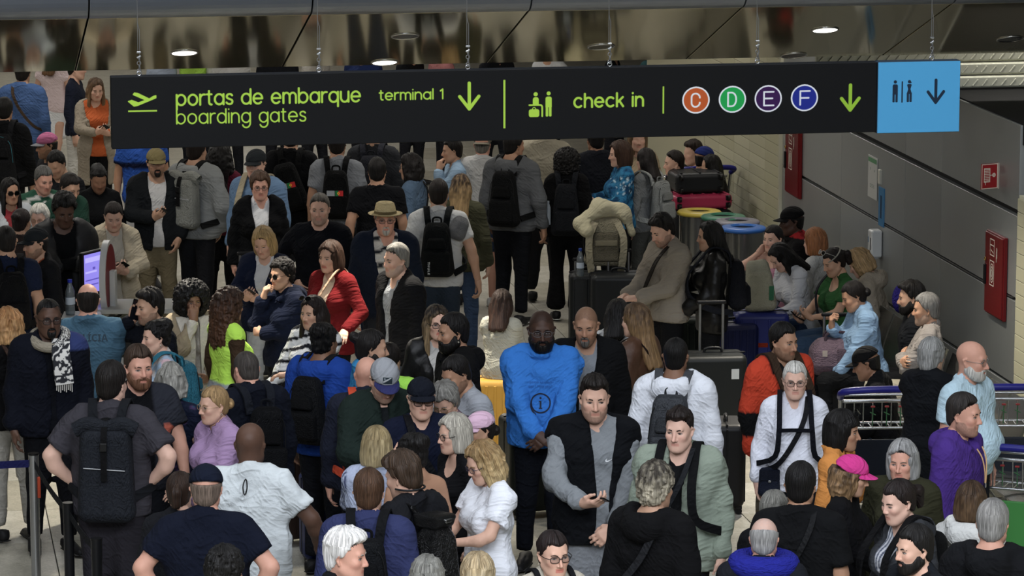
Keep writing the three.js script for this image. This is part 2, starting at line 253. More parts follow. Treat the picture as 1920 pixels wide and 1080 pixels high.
      if (face === 'short' || face === 'ring') { c = z - hairZ(ye, rc + (f0 ? 0.002 : style === 'tousle' ? 0.013 : 0.008)) + jag * 1.8; if (Math.abs(x) > 0.055 && z > -0.03 && y < -0.008) c = Math.max(c, z + 0.03 - (y + 0.03) * 0.3); }
      else if (face === 'crop') c = z - Math.max(hairZ(ye, rc), y > -0.03 ? 0.022 + y * 0.35 : -0.02) + jag;
      else if (face === 'afro') c = Math.max(0.088 - Math.hypot(x * 1.25, (y + 0.02) * 0.95) > 0 && z > 0.02 ? 0.03 : -1, z - 0.115);
      else { const t = Math.abs(x) - 0.052 - clamp(-y - 0.02, 0, 0.1) * 0.12; c = y > 0.05 ? z - hairZ(y - (o.bangs ? -0.02 : 0.6 * clamp(0.05 - Math.abs(x - 0.012), 0, 0.05)), rc + 0.002) + jag : Math.max(z - (0.062 - clamp(-y, 0, 0.12) * 0.1), Math.min(-t, z - 0.02)); }
      if (!o.bangs && face !== 'afro' && (y > 0.03 || face === 'short' || face === 'ring')) d += (style === 'buzz' ? 0.002 : style === 'tousle' || style === 'pouf' ? 0.003 : style === 'tail' || style === 'bun' || style === 'updo' ? 0.006 : 0.007) * sstep(-0.03, 0.002, c) * (1 - 0.9 * sstep(0.045, 0.06, Math.abs(x)));
      if (face === 'ring') c = Math.max(c, y - 0.052 + 0.3 * (z + 0.02) + jag);
      if (o.cut) c = Math.max(c, y - 0.04);
      return Math.max(d, c, lowCut - y + (style === 'long' || style === 'mane' ? 0.035 : 0.012) * vn(x * 55, z * 55, sd));
    });
  });
}
function hairColours(piece, c, c2, seed) {                            // strands differ a little; c2 is the colour of the ends
  const a = lin(c), b = lin(c2 ?? c), col = new Float32Array(piece.pos.length), p = piece.pos;
  for (let i = 0; i < p.length; i += 3) {
    const az = Math.atan2(p[i], -p[i + 2]), n = 1 + 0.3 * vn(az * 13 + seed, p[i + 1] * 9, seed) + 0.22 * vn(az * 34, p[i + 1] * 16, p[i + 2] * 20 + seed), t = c2 ? clamp(0.5 - p[i + 1] * 4 + 0.5 * vn(p[i] * 60, p[i + 1] * 40, p[i + 2] * 60), 0, 1) : 0;
    for (let q = 0; q < 3; q++) col[i + q] = lerp(a[q], b[q], t) * n * 1.3;
  }
  return col;
}
function strandUV(g) { const p = g.attributes.position, u = g.attributes.uv; for (let i = 0; i < p.count; i++) { const x = p.getX(i), y = p.getY(i), z = p.getZ(i) + 0.03; u.setXY(i, Math.atan2(x, -z) * 0.48, y > 0.07 ? 0.35 - Math.hypot(x, z) * 4 : y * 4); } return g; }
function handPiece(curl, spread, cell) {                              // right hand: wrist at the origin, fingers +y, palm +z, thumb +x
  return keep('hand' + curl + spread + cell, () => {
    const P = [cap([0, -0.02, 0], [0, 0.02, 0], 0.026, 0.024, { k: 0.02 })], xs = [0.03, 0.0105, -0.0095, -0.028], ls = [0.94, 1.05, 0.97, 0.78];
    xs.forEach((x, i) => {
      const kn = [x, 0.088 - Math.abs(i - 1) * 0.004, 0]; P.push(cap([x * 0.5, 0.01, 0], kn, 0.0185, 0.0125, { k: 0.018 }));
      let a = curl * (0.75 + i * 0.08), p = kn; const sp = (1.4 - i) * spread;
      [0.043, 0.027, 0.021].forEach((l, q) => { const e = [p[0] + Math.sin(sp) * l * ls[i] * Math.cos(a), p[1] + Math.cos(a) * l * ls[i], p[2] + Math.sin(a) * l * ls[i]]; P.push(cap(p, e, 0.0092 - q * 0.0008, 0.0086 - q * 0.0008, { k: q ? 0.006 : 0.008 })); p = e; a += curl * 1.05; });
    });
    P.push(cap([0.012, 0.012, 0.004], [0.042, 0.045, 0.014 + curl * 0.008], 0.016, 0.0125, { k: 0.018 }), cap([0.042, 0.045, 0.014 + curl * 0.008], [0.05 - curl * 0.01, 0.074, 0.02 + curl * 0.02], 0.0115, 0.01, { k: 0.008 }), cap([0.05 - curl * 0.01, 0.074, 0.02 + curl * 0.02], [0.05 - curl * 0.02, 0.096, 0.024 + curl * 0.026], 0.0098, 0.0082, { k: 0.006 }));
    return meshField(P, cell);
  });
}
// arm poses in torso space (x outwards, origin at the pelvis): wrist, finger direction, palm direction, elbow hint, curl
const POSE = {
  down: { w: [0.255, -0.085, 0.035], f: [0, -1, 0.12], n: [-1, 0, 0.1], e: [0.3, 0, -1], c: 0.42 },
  walk: { w: [0.25, -0.06, 0.12], f: [0, -1, 0.4], n: [-1, 0, 0.1], e: [0.3, 0, -1], c: 0.5 },
  back: { w: [0.26, -0.06, -0.12], f: [0, -1, -0.2], n: [-1, 0, 0], e: [0.5, 0, -1], c: 0.45 },
  phone: { w: [0.07, 0.2, 0.31], f: [-0.45, 0.35, 0.6], n: [-0.35, 0.75, -0.55], e: [0.8, -0.6, -0.3], c: 0.55, holds: 'phone' },
  assist: { w: [0.06, 0.185, 0.3], f: [-0.8, 0.25, 0.4], n: [-0.3, 0.7, -0.6], e: [0.8, -0.6, -0.3], c: 0.5 },
  hips: { w: [0.2, 0.06, 0.02], f: [-0.5, -0.45, 0.75], n: [-0.85, 0, -0.5], e: [1, 0.1, -0.45], c: 0.35 },
  clasp: { w: [0.075, -0.02, 0.235], f: [-0.75, -0.6, 0.15], n: [0, -0.2, -1], e: [1, 0.2, -0.35], c: 0.35 },
  pocket: { w: [0.19, -0.02, 0.09], f: [-0.3, -0.9, 0.2], n: [-0.9, 0, -0.4], e: [1, 0, -0.8], c: 0.4 },
  mouth: { w: [0.03, 0.51, 0.19], f: [-0.05, 1, -0.05], n: [-0.2, 0.1, -1], e: [0.5, -1, 0.1], c: 0.75 },
  chin: { w: [0.05, 0.47, 0.17], f: [-0.2, 1, -0.1], n: [-0.5, 0.1, -0.8], e: [0.3, -1, 0.2], c: 1.0 },
  ear: { w: [0.135, 0.545, 0.1], f: [-0.05, 1, -0.25], n: [-1, 0.1, 0], e: [0.8, -0.8, 0.2], c: 0.6, holds: 'phone' },
  fold: { w: [-0.1, 0.26, 0.2], f: [-1, 0.15, -0.1], n: [0, 0, -1], e: [0.9, -0.5, 0.1], c: 0.3 },
  strap: { w: [0.115, 0.31, 0.17], f: [-0.2, 0.95, 0.2], n: [-0.3, 0, -1], e: [0.7, -1, 0], c: 1.15 },
  lap: { w: [0.1, 0.05, 0.3], f: [-0.5, -0.1, 0.85], n: [-0.2, -1, 0], e: [1, -0.3, -0.4], c: 0.35 },
  read: { w: [0.07, 0.14, 0.33], f: [-0.4, 0.35, 0.7], n: [-0.3, 0.75, -0.55], e: [0.8, -0.6, -0.3], c: 0.55, holds: 'phone' },
  push: { w: [0.2, 0.12, 0.42], f: [-0.1, -0.1, 1], n: [0, -1, 0.1], e: [0.6, -0.6, -0.6], c: 0.8 },
};
const shoePiece = (cell) => keep('shoe' + cell, () => meshField([cap([0, 0.045, -0.055], [0, 0.04, 0.03], 0.042, 0.043, { k: 0.03 }), cap([0, 0.036, 0.03], [0.004, 0.028, 0.165], 0.044, 0.034, { k: 0.03 }), cap([0, 0.06, -0.045], [0, 0.105, -0.04], 0.044, 0.046, { k: 0.03, capB: 1 })], cell, (d, x, y, z) => Math.max(d, 0.004 - y)));
const solePiece = (cell) => keep('sole' + cell, () => meshField([cap([0, 0.016, -0.06], [0, 0.016, 0.03], 0.046, 0.045, { k: 0.02 }), cap([0, 0.016, 0.03], [0.004, 0.016, 0.165], 0.048, 0.04, { k: 0.02 })], cell, (d, x, y, z) => Math.max(d, -y + 0.002, y - 0.026)));

function person(p) {
  const lod = p.lod ?? 1, f = p.sex === 'f' ? 1 : 0, fat = p.fat ?? 0.15, s = p.H / 1.75, seed = p.seed ?? (names.get('person') ?? 0) * 1.7, S = Array.isArray(p.skin) ? p.skin : SKIN[p.skin ?? 'fair'];
  const CT = [0, 0.0205, 0.026, 0.033][lod], CB = (p.top?.sleeve ?? 'long') === 'long' && p.top?.neck !== 'v' ? 0.032 : [0, 0.0195, 0.024, 0.03][lod], CH = p.seen ? (p.seen > 0.008 ? 0.0112 : 0.006) : [0, 0.0078, 0.01, 0.013][lod], HC = [0, 0.0102, 0.0125, 0.015][lod];
  const root = thing('person', p.label, p.cat ?? 'person', [p.pos[0], p.y ?? 0, p.pos[1]], rad(p.face ?? 0), p.group); root.scale.setScalar(s);
  // --- skeleton
  const hipY = p.sit ? (p.sit === true ? 0.56 : p.sit) / s : 0.95, lean = rad(p.lean ?? 0), tw = rad(p.twist ?? 0);
  const T = new THREE.Matrix4().makeTranslation(0, hipY, 0).multiply(new THREE.Matrix4().makeRotationFromEuler(new THREE.Euler(lean, tw, rad(p.tip ?? 0), 'YXZ')));
  const at = (x, y, z) => new V3(x, y, z).applyMatrix4(T).toArray(), dirT = (v) => new V3(...v).transformDirection(T), Ti = T.clone().invert(), te = Ti.elements;
  const zs = 0.74, TS = T.clone().multiply(new THREE.Matrix4().makeScale(1, 1, zs)), SQ = { m: TS, k: 0.06 };
  const shx = f ? 0.16 : 0.183, torso = (g) => f ? [
    cap([-0.06, -0.02, 0], [0.06, -0.02, 0], 0.125 + fat * 0.05 + g, undefined, SQ), cap([-0.045, 0.15, 0], [0.045, 0.15, 0], 0.098 + fat * 0.08 + g, undefined, SQ), cap([-0.06, 0.32, 0], [0.06, 0.32, 0], 0.114 + fat * 0.03 + g, undefined, SQ),
    cap([-0.115, 0.45, -0.02], [0.115, 0.45, -0.02], 0.056 + g * 0.7, undefined, SQ), ell([-0.068, 0.3, 0.082 + fat * 0.02], [0.066 + g, 0.07 + g, 0.055 + g], { m: T, k: 0.04 }), ell([0.068, 0.3, 0.082 + fat * 0.02], [0.066 + g, 0.07 + g, 0.055 + g], { m: T, k: 0.04 }),
  ] : [
    cap([-0.055, -0.02, 0], [0.055, -0.02, 0], 0.122 + fat * 0.05 + g, undefined, SQ), cap([-0.055, 0.15, 0.005], [0.055, 0.15, 0.005], 0.115 + fat * 0.08 + g, undefined, SQ), cap([-0.08, 0.33, 0], [0.08, 0.33, 0], 0.128 + fat * 0.04 + g, undefined, SQ),
    cap([-0.135, 0.455, -0.015], [0.135, 0.455, -0.015], 0.064 + g * 0.7, undefined, SQ),
  ];
  const belly = (g) => fat > 0.3 ? [ell([0, 0.12, 0.05 + fat * 0.05], [0.12 + fat * 0.06 + g, 0.15 + g, 0.085 + fat * 0.07 + g], { m: T, k: 0.07 })] : [];
  const traps = (g) => [-1, 1].map((q) => cap([0, 0.535, -0.025], [q * shx * 0.75, 0.475, -0.02], 0.036 + g, 0.042 + g, { m: T, k: 0.05 }));
  const arms = {};
  for (const q of [1, -1]) {
    let P = (q > 0 ? p.L : p.R) ?? 'down'; P = typeof P === 'string' ? POSE[P] : { c: 0.4, e: [0.5, -0.6, -0.6], f: [0, -0.5, 1], n: [-1, 0, 0], ...P };
    const S0 = new V3(...at(q * shx, 0.452, -0.012)), W = new V3(...at(q * P.w[0], P.w[1], P.w[2])), l1 = 0.285 * (f ? 0.95 : 1), l2 = 0.25 * (f ? 0.95 : 1), dv = W.clone().sub(S0); let D = dv.length();
    if (D > (l1 + l2) * 0.985) { D = (l1 + l2) * 0.985; W.copy(S0).addScaledVector(dv.normalize(), D); } if (D < 0.12) D = 0.12;
    const ax = W.clone().sub(S0).normalize(), x = (l1 * l1 - l2 * l2 + D * D) / (2 * D), h = Math.sqrt(Math.max(0, l1 * l1 - x * x)), hint = dirT([q * P.e[0], P.e[1], P.e[2]]); hint.addScaledVector(ax, -hint.dot(ax)).normalize();
    const E = S0.clone().addScaledVector(ax, x).addScaledVector(hint, h), fy = dirT([q * P.f[0], P.f[1], P.f[2]]).normalize(), nz = dirT([q * P.n[0], P.n[1], P.n[2]]); nz.addScaledVector(fy, -nz.dot(fy)).normalize();
    const hx = new V3().crossVectors(fy, nz), hm = new THREE.Matrix4().makeBasis(hx, fy, nz).setPosition(W); if (q > 0) hm.multiply(new THREE.Matrix4().makeScale(-1, 1, 1)); hm.multiply(new THREE.Matrix4().makeScale(f ? 0.93 : 1.03, f ? 0.95 : 1.03, 1));
    arms[q] = { S: S0.toArray(), E: E.toArray(), W: W.toArray(), hm, P, r: f ? [0.041 + fat * 0.02, 0.035 + fat * 0.01, 0.024] : [0.05 + fat * 0.02, 0.042 + fat * 0.01, 0.028] };
  }
  const mix = (a, b, t) => a.map((v, i) => lerp(v, b[i], t));
  const legs = {}, stp = p.step ?? 0.03;
  for (const q of [1, -1]) {
    const hip = [q * 0.088, hipY - 0.03, 0];
    legs[q] = p.sit ? { h: hip, k: [q * 0.13, (p.kneeY ?? 0.5 / s) + 0.02, 0.42], a: [q * 0.12, 0.1, p.tuck ?? 0.4] } : { h: hip, k: [q * 0.098, 0.5, q * stp + 0.015], a: [q * 0.11, 0.1, q * stp * 1.6 - 0.02] };
  }
  // --- head placement
  const hd = p.head ?? {}, neckTop = new V3(...at(0, 0.56, 0.004)), hs = (hd.s ?? 1.06) * (f ? 0.915 : 0.93), HM = new THREE.Matrix4().compose(neckTop, new THREE.Quaternion().setFromEuler(new THREE.Euler(rad(hd.tilt ?? 4) + lean * 0.3, rad(hd.turn ?? 0), rad(hd.roll ?? 0), 'YXZ')), new V3(hs, hs, hs)).multiply(new THREE.Matrix4().makeTranslation(0, 0.098, 0.016));
  // --- body: one mesh
  const pieces = [], skin1 = (piece) => { const col = new Float32Array(piece.pos.length), c = piece.pos; for (let i = 0; i < c.length; i += 3) { const n = 1 + 0.05 * vn(c[i] * 30, c[i + 1] * 30, c[i + 2] * 30 + seed); col[i] = S[0] * n; col[i + 1] = S[1] * n; col[i + 2] = S[2] * n; } piece.col = col; return piece; };
  const B = [...torso(0).slice(2), ...belly(0).slice(1), ...traps(0), cap(at(0, 0.47, -0.005), at(0, 0.6, 0.0), f ? 0.04 : 0.046, f ? 0.045 : 0.054, { k: 0.04 })];
  for (const q of [1, -1]) { const a = arms[q]; B.push(cap(a.S, mix(a.S, a.E, 0.9), a.r[0], a.r[1], { k: 0.03 }), cap(mix(a.S, a.E, 0.9), mix(a.E, a.W, 0.25), a.r[1], a.r[1] * 0.98, { k: 0.02 }), cap(mix(a.E, a.W, 0.2), a.W, a.r[1] * 0.97, a.r[2], { k: 0.02 })); }
  const L = p.legs ?? {}, bare = L.kind === 'shorts' || L.kind === 'skirt';
  if (bare) for (const q of [1, -1]) B.push(cap(mix(legs[q].h, legs[q].k, 0.5), legs[q].k, 0.066, 0.05, { k: 0.03 }), cap(legs[q].k, legs[q].a, 0.052, 0.036, { k: 0.03 }));
  pieces.push(skin1(meshField(B, CB)), skin1(meshField([cap(at(0, 0.46, -0.004), at(0, 0.6, 0.0), f ? 0.038 : 0.044, f ? 0.047 : 0.0565), ...traps(0.001)], Math.min(CB, 0.02))));
  for (const q of [1, -1]) pieces.push(skin1(moved(handPiece(arms[q].P.c, 0.06, p.hands ? 0.0066 : [0, 0.0108, 0.0125, 0.015][lod]), arms[q].hm)));
  const hp = headPiece(f, Math.floor(Math.abs(seed)) % 4, CH), hcol = new Float32Array(hp.pos.length), o3 = [0, 0, 0];
  for (let i = 0; i < hp.pos.length; i += 3) { skinAt(p, S, hp.pos[i], hp.pos[i + 1], hp.pos[i + 2], o3); hcol.set(o3, i); }
  const hidden = p.hair && !['bald', 'ring', 'buzz', 'thin'].includes(p.hair.s), hq = hp.pos, keepTri = hidden ? hp.idx.filter((_, i) => { const a = hp.idx[i - i % 3] * 3; return hq[a + 2] > hairZ(hq[a + 1], 0.004) - 0.03 || hq[a + 1] < -0.06; }) : hp.idx;
  pieces.push(moved({ pos: hq, idx: keepTri }, HM, hcol));
  const browC = lin(p.brow ?? p.hair?.c ?? 0x2a1c14).map((v) => v * 0.8);
  if (CH < 0.0105) {
    const eye = keep('eye', () => geoPiece(new THREE.SphereGeometry(1, 12, 7)));
    for (const q of [-1, 1]) {
      const op = p.eyes === 'down' ? 0.35 : 0.75, m = HM.clone().multiply(new THREE.Matrix4().compose(new V3(q * 0.0318, 0.0025, 0.0765), new THREE.Quaternion().setFromEuler(new THREE.Euler(0.05, q * 0.25, 0)), new V3(0.0155, 0.0068 * op, 0.0095)));
      const col = new Float32Array(eye.pos.length); for (let i = 0; i < col.length; i += 3) { const x = eye.pos[i] - (p.gaze ?? 0) * 0.35, y = eye.pos[i + 1]; const c = Math.abs(x) < 0.44 ? [0.02, 0.013, 0.01] : y > 0.62 ? [0.05, 0.035, 0.03] : [0.42, 0.38, 0.35]; col.set(c, i); }
      pieces.push(moved(eye, m, col));
      const lid = geoPiece(tube([[q * 0.0165, 0.004, 0.0835], [q * 0.03, 0.0088, 0.0868], [q * 0.047, 0.0035, 0.0765]], 0.0013, 8, 4), [0.03, 0.02, 0.018]); pieces.push(moved(lid, HM));
      const bw = geoPiece(tube([[q * 0.014, 0.0205, 0.0905], [q * 0.03, 0.0255, 0.0885], [q * 0.049, 0.0195, 0.0735]], f ? 0.0022 : 0.0032, 8, 5), browC); pieces.push(moved(bw, HM));
    }
  }
  const body = part('body', soup(pieces), M.skin, root);
  const out = { root, T, HM, arms, legs, at, s, f, fat, thick: (p.top?.infl ?? 0.014) - 0.014 };
  const inHead = (g, name, m, parent = root, label) => { g.applyMatrix4(HM); return part(name, g, m, parent, label); };
  // --- hair and beard
  if (p.hair && p.hair.s !== 'bald') {
    const { s: st, c, c2, ...o } = p.hair, list = []; const hp2 = hairPiece(st, { ...o, cut: p.cap || p.hat ? 1 : 0 }, lod === 1 && ['afro', 'mane', 'curly', 'updo', 'wavy'].includes(st) ? 0.0085 : HC);
    list.push({ ...hp2, col: hairColours(hp2, c, c2, seed) }); const g = strandUV(soup(list)); g.applyMatrix4(HM); part('hair', g, M.hair, root);
  }
  if (p.beard) {
    const bd = p.beard, ln = bd.len ?? 0.006, key = 'beard' + f + JSON.stringify({ ...bd, c: 0 });
    const bp = keep(key + HC, () => meshField([ell([0, -0.034, 0.026], [0.061 + ln, 0.084 + ln, 0.064 + ln]), ell([0, -0.072, 0.032], [0.052 + ln, 0.043 + ln, 0.052 + ln]), cap([-0.008, -0.1 - ln * 0.5, 0.071], [0.008, -0.1 - ln * 0.5, 0.071], 0.017 + ln * 0.7, undefined, { k: 0.025 }), cap([-0.055, -0.055, -0.005], [-0.027, -0.098, 0.052], 0.017 + ln, 0.016 + ln), cap([0.055, -0.055, -0.005], [0.027, -0.098, 0.052], 0.017 + ln, 0.016 + ln), cap([-0.024, -0.055, 0.078], [0, -0.05, 0.087], 0.005 + ln * 0.4, 0.006 + ln * 0.4, { k: 0.01 }), cap([0.024, -0.055, 0.078], [0, -0.05, 0.087], 0.005 + ln * 0.4, 0.006 + ln * 0.4, { k: 0.01 })], Math.min(HC, 0.0075), (d, x, y, z) => {
      d += 0.0015 * vn(x * 110, y * 60, z * 110); let c = beardLine(x, y, z) + 0.002 * vn(x * 90, y * 90, z * 90);
      const lips = 0.0075 - Math.hypot(Math.max(0, Math.abs(x) - 0.012) * 0.9, y + 0.0655) - (z < 0.06 ? 1 : 0); c = Math.max(c, lips, -0.045 - z * 0.0 + (z > 0.05 ? -y - 1 : -y - 1));
      if (bd.kind === 'goatee') c = Math.max(c, Math.hypot(x, (y + 0.078) * 0.75) - 0.031, 0.05 - z); if (bd.kind === 'moustache') c = Math.max(c, Math.abs(x) - 0.028, -0.06 - y, 0.06 - z);
      return Math.max(d, c);
    }));
    const g = strandUV(soup([{ ...bp, col: hairColours(bp, bd.c, bd.c2, seed + 3) }])); g.applyMatrix4(HM); part('beard', g, M.hair, root);
  }
  // --- clothes
  const tl = (x, y, z) => [te[0] * x + te[4] * y + te[8] * z + te[12], te[1] * x + te[5] * y + te[9] * z + te[13], te[2] * x + te[6] * y + te[10] * z + te[14]];
  function garment(name, G, infl, cell, isOuter) {
    cell = G.cell ?? cell;
    const sl = G.sleeve ?? 'long', hem = G.hem ?? (isOuter ? -0.13 : -0.1), P = [...torso(infl), ...belly(infl), ...traps(sl === 'none' && !isOuter ? -0.03 : infl * 0.8)];
    P.push(cap([-0.05, 0, 0], [-0.05, hem - 0.12, 0], 0.126 + fat * 0.05 + infl, 0.13 + fat * 0.05 + infl, { m: TS, k: 0.04 }), cap([0.05, 0, 0], [0.05, hem - 0.12, 0], 0.126 + fat * 0.05 + infl, 0.13 + fat * 0.05 + infl, { m: TS, k: 0.04 }));
    if (hem < -0.16) P.push(cap([0, -0.02, 0], [0, hem - 0.1, 0], 0.15 + fat * 0.05 + infl, 0.17 + fat * 0.05 + infl, { m: TS, k: 0.05 }));
    const neckR = G.neckR ?? (f ? 0.056 : 0.065);
    if (sl === 'none' && isOuter) for (const q of [1, -1]) P.push(cap(arms[q].S, mix(arms[q].S, arms[q].E, 0.1), arms[q].r[0] + infl * 0.75, arms[q].r[0] + infl * 0.7, { k: 0.04, capB: 1 }));
    if (sl !== 'none') for (const q of [1, -1]) {
      const a = arms[q], ov = G.loose ?? 0.012;
      P.push(cap(a.S, mix(a.S, a.E, 0.2), a.r[0] + infl, a.r[0] + infl * 0.9, { k: 0.045 }));
      if (sl === 'short') P.push(cap(mix(a.S, a.E, 0.1), mix(a.S, a.E, G.sl ?? 0.62), a.r[0] + infl * 0.8, a.r[1] + infl + ov * 1.3, { k: 0.014, capB: 1 }));
      else { P.push(cap(mix(a.S, a.E, 0.1), a.E, a.r[0] + infl * 0.8, a.r[1] + infl * 0.8 + ov * 0.7, { k: 0.014 }), cap(a.E, mix(a.E, a.W, G.sl ?? 0.97), a.r[1] + infl * 0.8 + ov * 0.6, a.r[2] + infl * 0.6 + ov * 0.3, { k: 0.014, capB: 1 })); if (G.cuff !== 0) P.push(cap(mix(a.E, a.W, (G.sl ?? 0.97) - 0.17), mix(a.E, a.W, (G.sl ?? 0.97) - 0.1), a.r[2] + infl * 0.7 + ov * 1.1, a.r[2] + infl * 0.7 + ov, { k: 0.03 })); }
    }
    if (G.hood) P.push(ell([0, 0.475, -0.125], [0.125, 0.085, 0.062], { m: T, k: 0.03 }), ...[-1, 1].flatMap((q) => [cap([q * 0.06, 0.5, -0.12], [q * 0.105, 0.535, -0.035], 0.048, 0.04, { m: T, k: 0.03 }), cap([q * 0.105, 0.535, -0.035], [q * 0.05, 0.465, 0.1], 0.038, 0.024, { m: T, k: 0.03 })]), ell([0, 0.585, -0.05], [0.088, 0.085, 0.07], { m: T, k: 0.02, sub: true }));
    if (G.collar) { const cr = neckR + 0.008, ch = G.collar === 'high' ? 0.06 : 0.022; for (let i = 0; i < 12; i++) { const t0 = i / 12 * 6.283, t1 = (i + 1) / 12 * 6.283, pt = (t) => { const z = Math.cos(t); return [Math.sin(t) * cr, 0.52 - 0.035 * (z + 1) * 0.5 + ch * 0.4, z * cr - 0.008]; }; if (G.open || G.neck === 'v' || G.collar === 'shirt') if (i === 0 || i === 11) continue; P.push(cap(pt(t0), pt(t1), 0.014 + ch * 0.25, undefined, { m: T, k: 0.015 })); } }
    if (G.hood || !G.collar) P.push(cap([0, 0.57, 0.03], [0, 0.69, -0.01], neckR, neckR, { m: T, k: 0.012, sub: true })); else P.push(cap([0, 0.535, 0.005], [0, 0.66, 0], neckR - 0.008, neckR, { m: T, k: 0.008, sub: true }));
    if (G.neck === 'v') P.push(cap([0, 0.5, 0.07], [0, 0.385, 0.17], 0.046, 0.01, { m: T, k: 0.012, sub: true }));
    if (G.neck === 'scoop') P.push(ell([0, 0.47, 0.1], [0.085, 0.085, 0.1], { m: T, k: 0.012, sub: true }));
    if (G.neck === 'low') P.push(ell([0, 0.5, -0.14], [0.1, 0.16, 0.1], { m: T, k: 0.012, sub: true }), ell([0, 0.47, 0.1], [0.085, 0.085, 0.1], { m: T, k: 0.012, sub: true }));
    const fold = G.fold ?? 0.007, open = G.open;
    const g = meshField(P, cell, (d, X, Y, Z) => {
      const [x, y, z] = tl(X, Y, Z);
      const w1 = vn(X * 9 + seed, Y * 6.5, Z * 9), w2 = vn(X * 17 + w1 * 1.5, Y * 12 + seed, Z * 17);
      const w3 = vn((X + Y * 0.5) * 26 + w2, (Y - X * 0.3) * 11, Z * 24 + seed);
      d += (fold * (0.8 - Math.abs(w1) * 2.4) * 0.9 + fold * 0.6 * w2 + fold * (0.35 - Math.abs(w3)) * 1.1) * (y < hem + 0.06 ? 0.5 : 1);
      if (G.puff) d -= 0.012 * Math.abs(Math.sin((y + 0.02 * vn(x * 8, 1, z * 8)) * 33)) - 0.006;
      if (open && z > -0.01) { const w = open * (0.7 + 0.9 * sstep(0.1, 0.5, y) + 0.5 * sstep(0.1, -0.2, y)) + 0.008 * vn(y * 9, seed, 1); d = Math.max(d, w - Math.abs(x - (G.off ?? 0))); }
      if (sl === 'none' && !isOuter) d = Math.max(d, Math.abs(x) - (G.strapW ?? (y > 0.36 ? lerp(shx, shx * 0.7, sstep(0.36, 0.46, y)) : 0.4)));
      return Math.max(d, (hem + 0.008 * vn(x * 9, z * 9, seed)) - y);
    }, G.fn ? (X, Y, Z, c) => { const [x, y, z] = tl(X, Y, Z); G.fn(x, y, z, c, X, Y, Z); } : null);
    return part(name, soup([g]), G.fn ? M.dyed : (G.mat ?? cloth(G.c, G.rough ? { roughness: G.rough, specularIntensity: 0.6, bump: 0.004 } : {})), root, G.label);
  }
  if (p.top) out.top = garment(p.top.name ?? 'shirt', p.top, (p.top.infl ?? 0.014) * (p.jacket ? 0.7 : 0.88), p.jacket ? CT * 1.15 : CT, false);
  if (p.jacket) out.jacket = garment(p.jacket.name ?? 'jacket', p.jacket, (p.jacket.infl ?? 0.036) * 0.8, CT, true);
  // --- legs and shoes
  const CL = [0, 0.042, 0.048, 0.055][lod], lr = L.loose ?? 0.014, Q = [...torso(-0.008).slice(0, 2)];
  if (L.kind === 'skirt') { Q.push(cap([0, 0, 0], [0, L.len ?? -0.4, 0], 0.14, 0.2, { m: TS, k: 0.04, capB: 1 })); }
  else for (const q of [1, -1]) {
    const g = legs[q], thin = f ? -0.006 : 0, end = L.kind === 'shorts';
    if (end) Q.push(cap(g.h, mix(g.h, g.k, 0.88), 0.09 + lr + fat * 0.02, 0.075 + lr, { k: 0.03, capB: 1 }));
    else Q.push(cap(g.h, g.k, 0.088 + lr + thin + fat * 0.02, 0.058 + lr + thin, { k: 0.03 }), cap(g.k, mix(g.k, g.a, 0.97), 0.058 + lr + thin, (L.wide ?? 0.044) + lr, { k: 0.03, capB: 1 }));
  }
  const tg = meshField(Q, CL, (d, x, y, z) => Math.max(d + 0.006 * vn(x * 14, y * 9 + seed, z * 14), y - hipY - 0.14));
  part(L.kind === 'skirt' ? 'skirt' : L.kind === 'shorts' ? 'shorts' : 'trousers', soup([tg]), cloth(L.c ?? 0x15161a), root);
  for (const q of [1, -1]) {
    const m = new THREE.Matrix4().makeRotationY(q * 0.2).setPosition(legs[q].a[0], 0, legs[q].a[2]);
    const sh = part('shoe', soup([moved(shoePiece(0.034), m)]), mat(p.shoes ?? 0x141416, { roughness: 0.6 }), root);
    part('sole', soup([moved(solePiece(0.036), m)]), mat(p.sole ?? 0x2a2a2a, { roughness: 0.8 }), sh);
  }
  // --- things worn on the head
  if (p.cap) {
    const C = p.cap, back = C.back ? Math.PI : 0, dome = keep('capdome' + HC, () => meshField([ell([0, 0.042, -0.014], [0.09, 0.096, 0.112]), cap([0, 0.135, -0.01], [0, 0.139, -0.01], 0.006, undefined, { k: 0.004 })], Math.min(HC, 0.0095), (d, x, y, z) => { const a = Math.atan2(x, z + 0.014), seam = Math.abs(((a / (Math.PI / 3)) % 1 + 1) % 1 - 0.5); return Math.max(d + (seam > 0.47 ? 0.0012 : 0), 0.036 - y - 0.02 * (0.1 - z) * 0.0 + (z < -0.02 ? (-0.02 - z) * 0.25 : 0)); }));
    const cm = cloth(C.c), rot = new THREE.Matrix4().makeRotationY(back), dg = soup([moved(dome, rot)]); const cp = inHead(dg, C.name ?? 'cap', cm);
    const pos = [], idx = [], NA = 14, NR = 6, brim = (lift) => { for (let i = 0; i <= NA; i++) for (let j = 0; j <= NR; j++) { const a = lerp(-1.05, 1.05, i / NA), u = j / NR, r0 = [Math.sin(a) * 0.087, Math.cos(a) * 0.108 - 0.014], ext = 0.068 * Math.sqrt(Math.max(0, 1 - (a / 1.1) ** 2)); pos.push(r0[0] * (1 + u * 0.05), 0.04 - u * 0.016 - (r0[0] ** 2) * 1.6 + lift, r0[1] + u * ext); } };
    brim(0.002); brim(-0.002); const H2 = (NA + 1) * (NR + 1);
    for (let i = 0; i < NA; i++) for (let j = 0; j < NR; j++) { const a = i * (NR + 1) + j, b = a + NR + 1; idx.push(a, a + 1, b, b, a + 1, b + 1, H2 + a, H2 + b, H2 + a + 1, H2 + b, H2 + b + 1, H2 + a + 1); }
    for (let i = 0; i < NA; i++) { const a = i * (NR + 1) + NR, b = a + NR + 1; idx.push(a, H2 + a, b, b, H2 + a, H2 + b); }
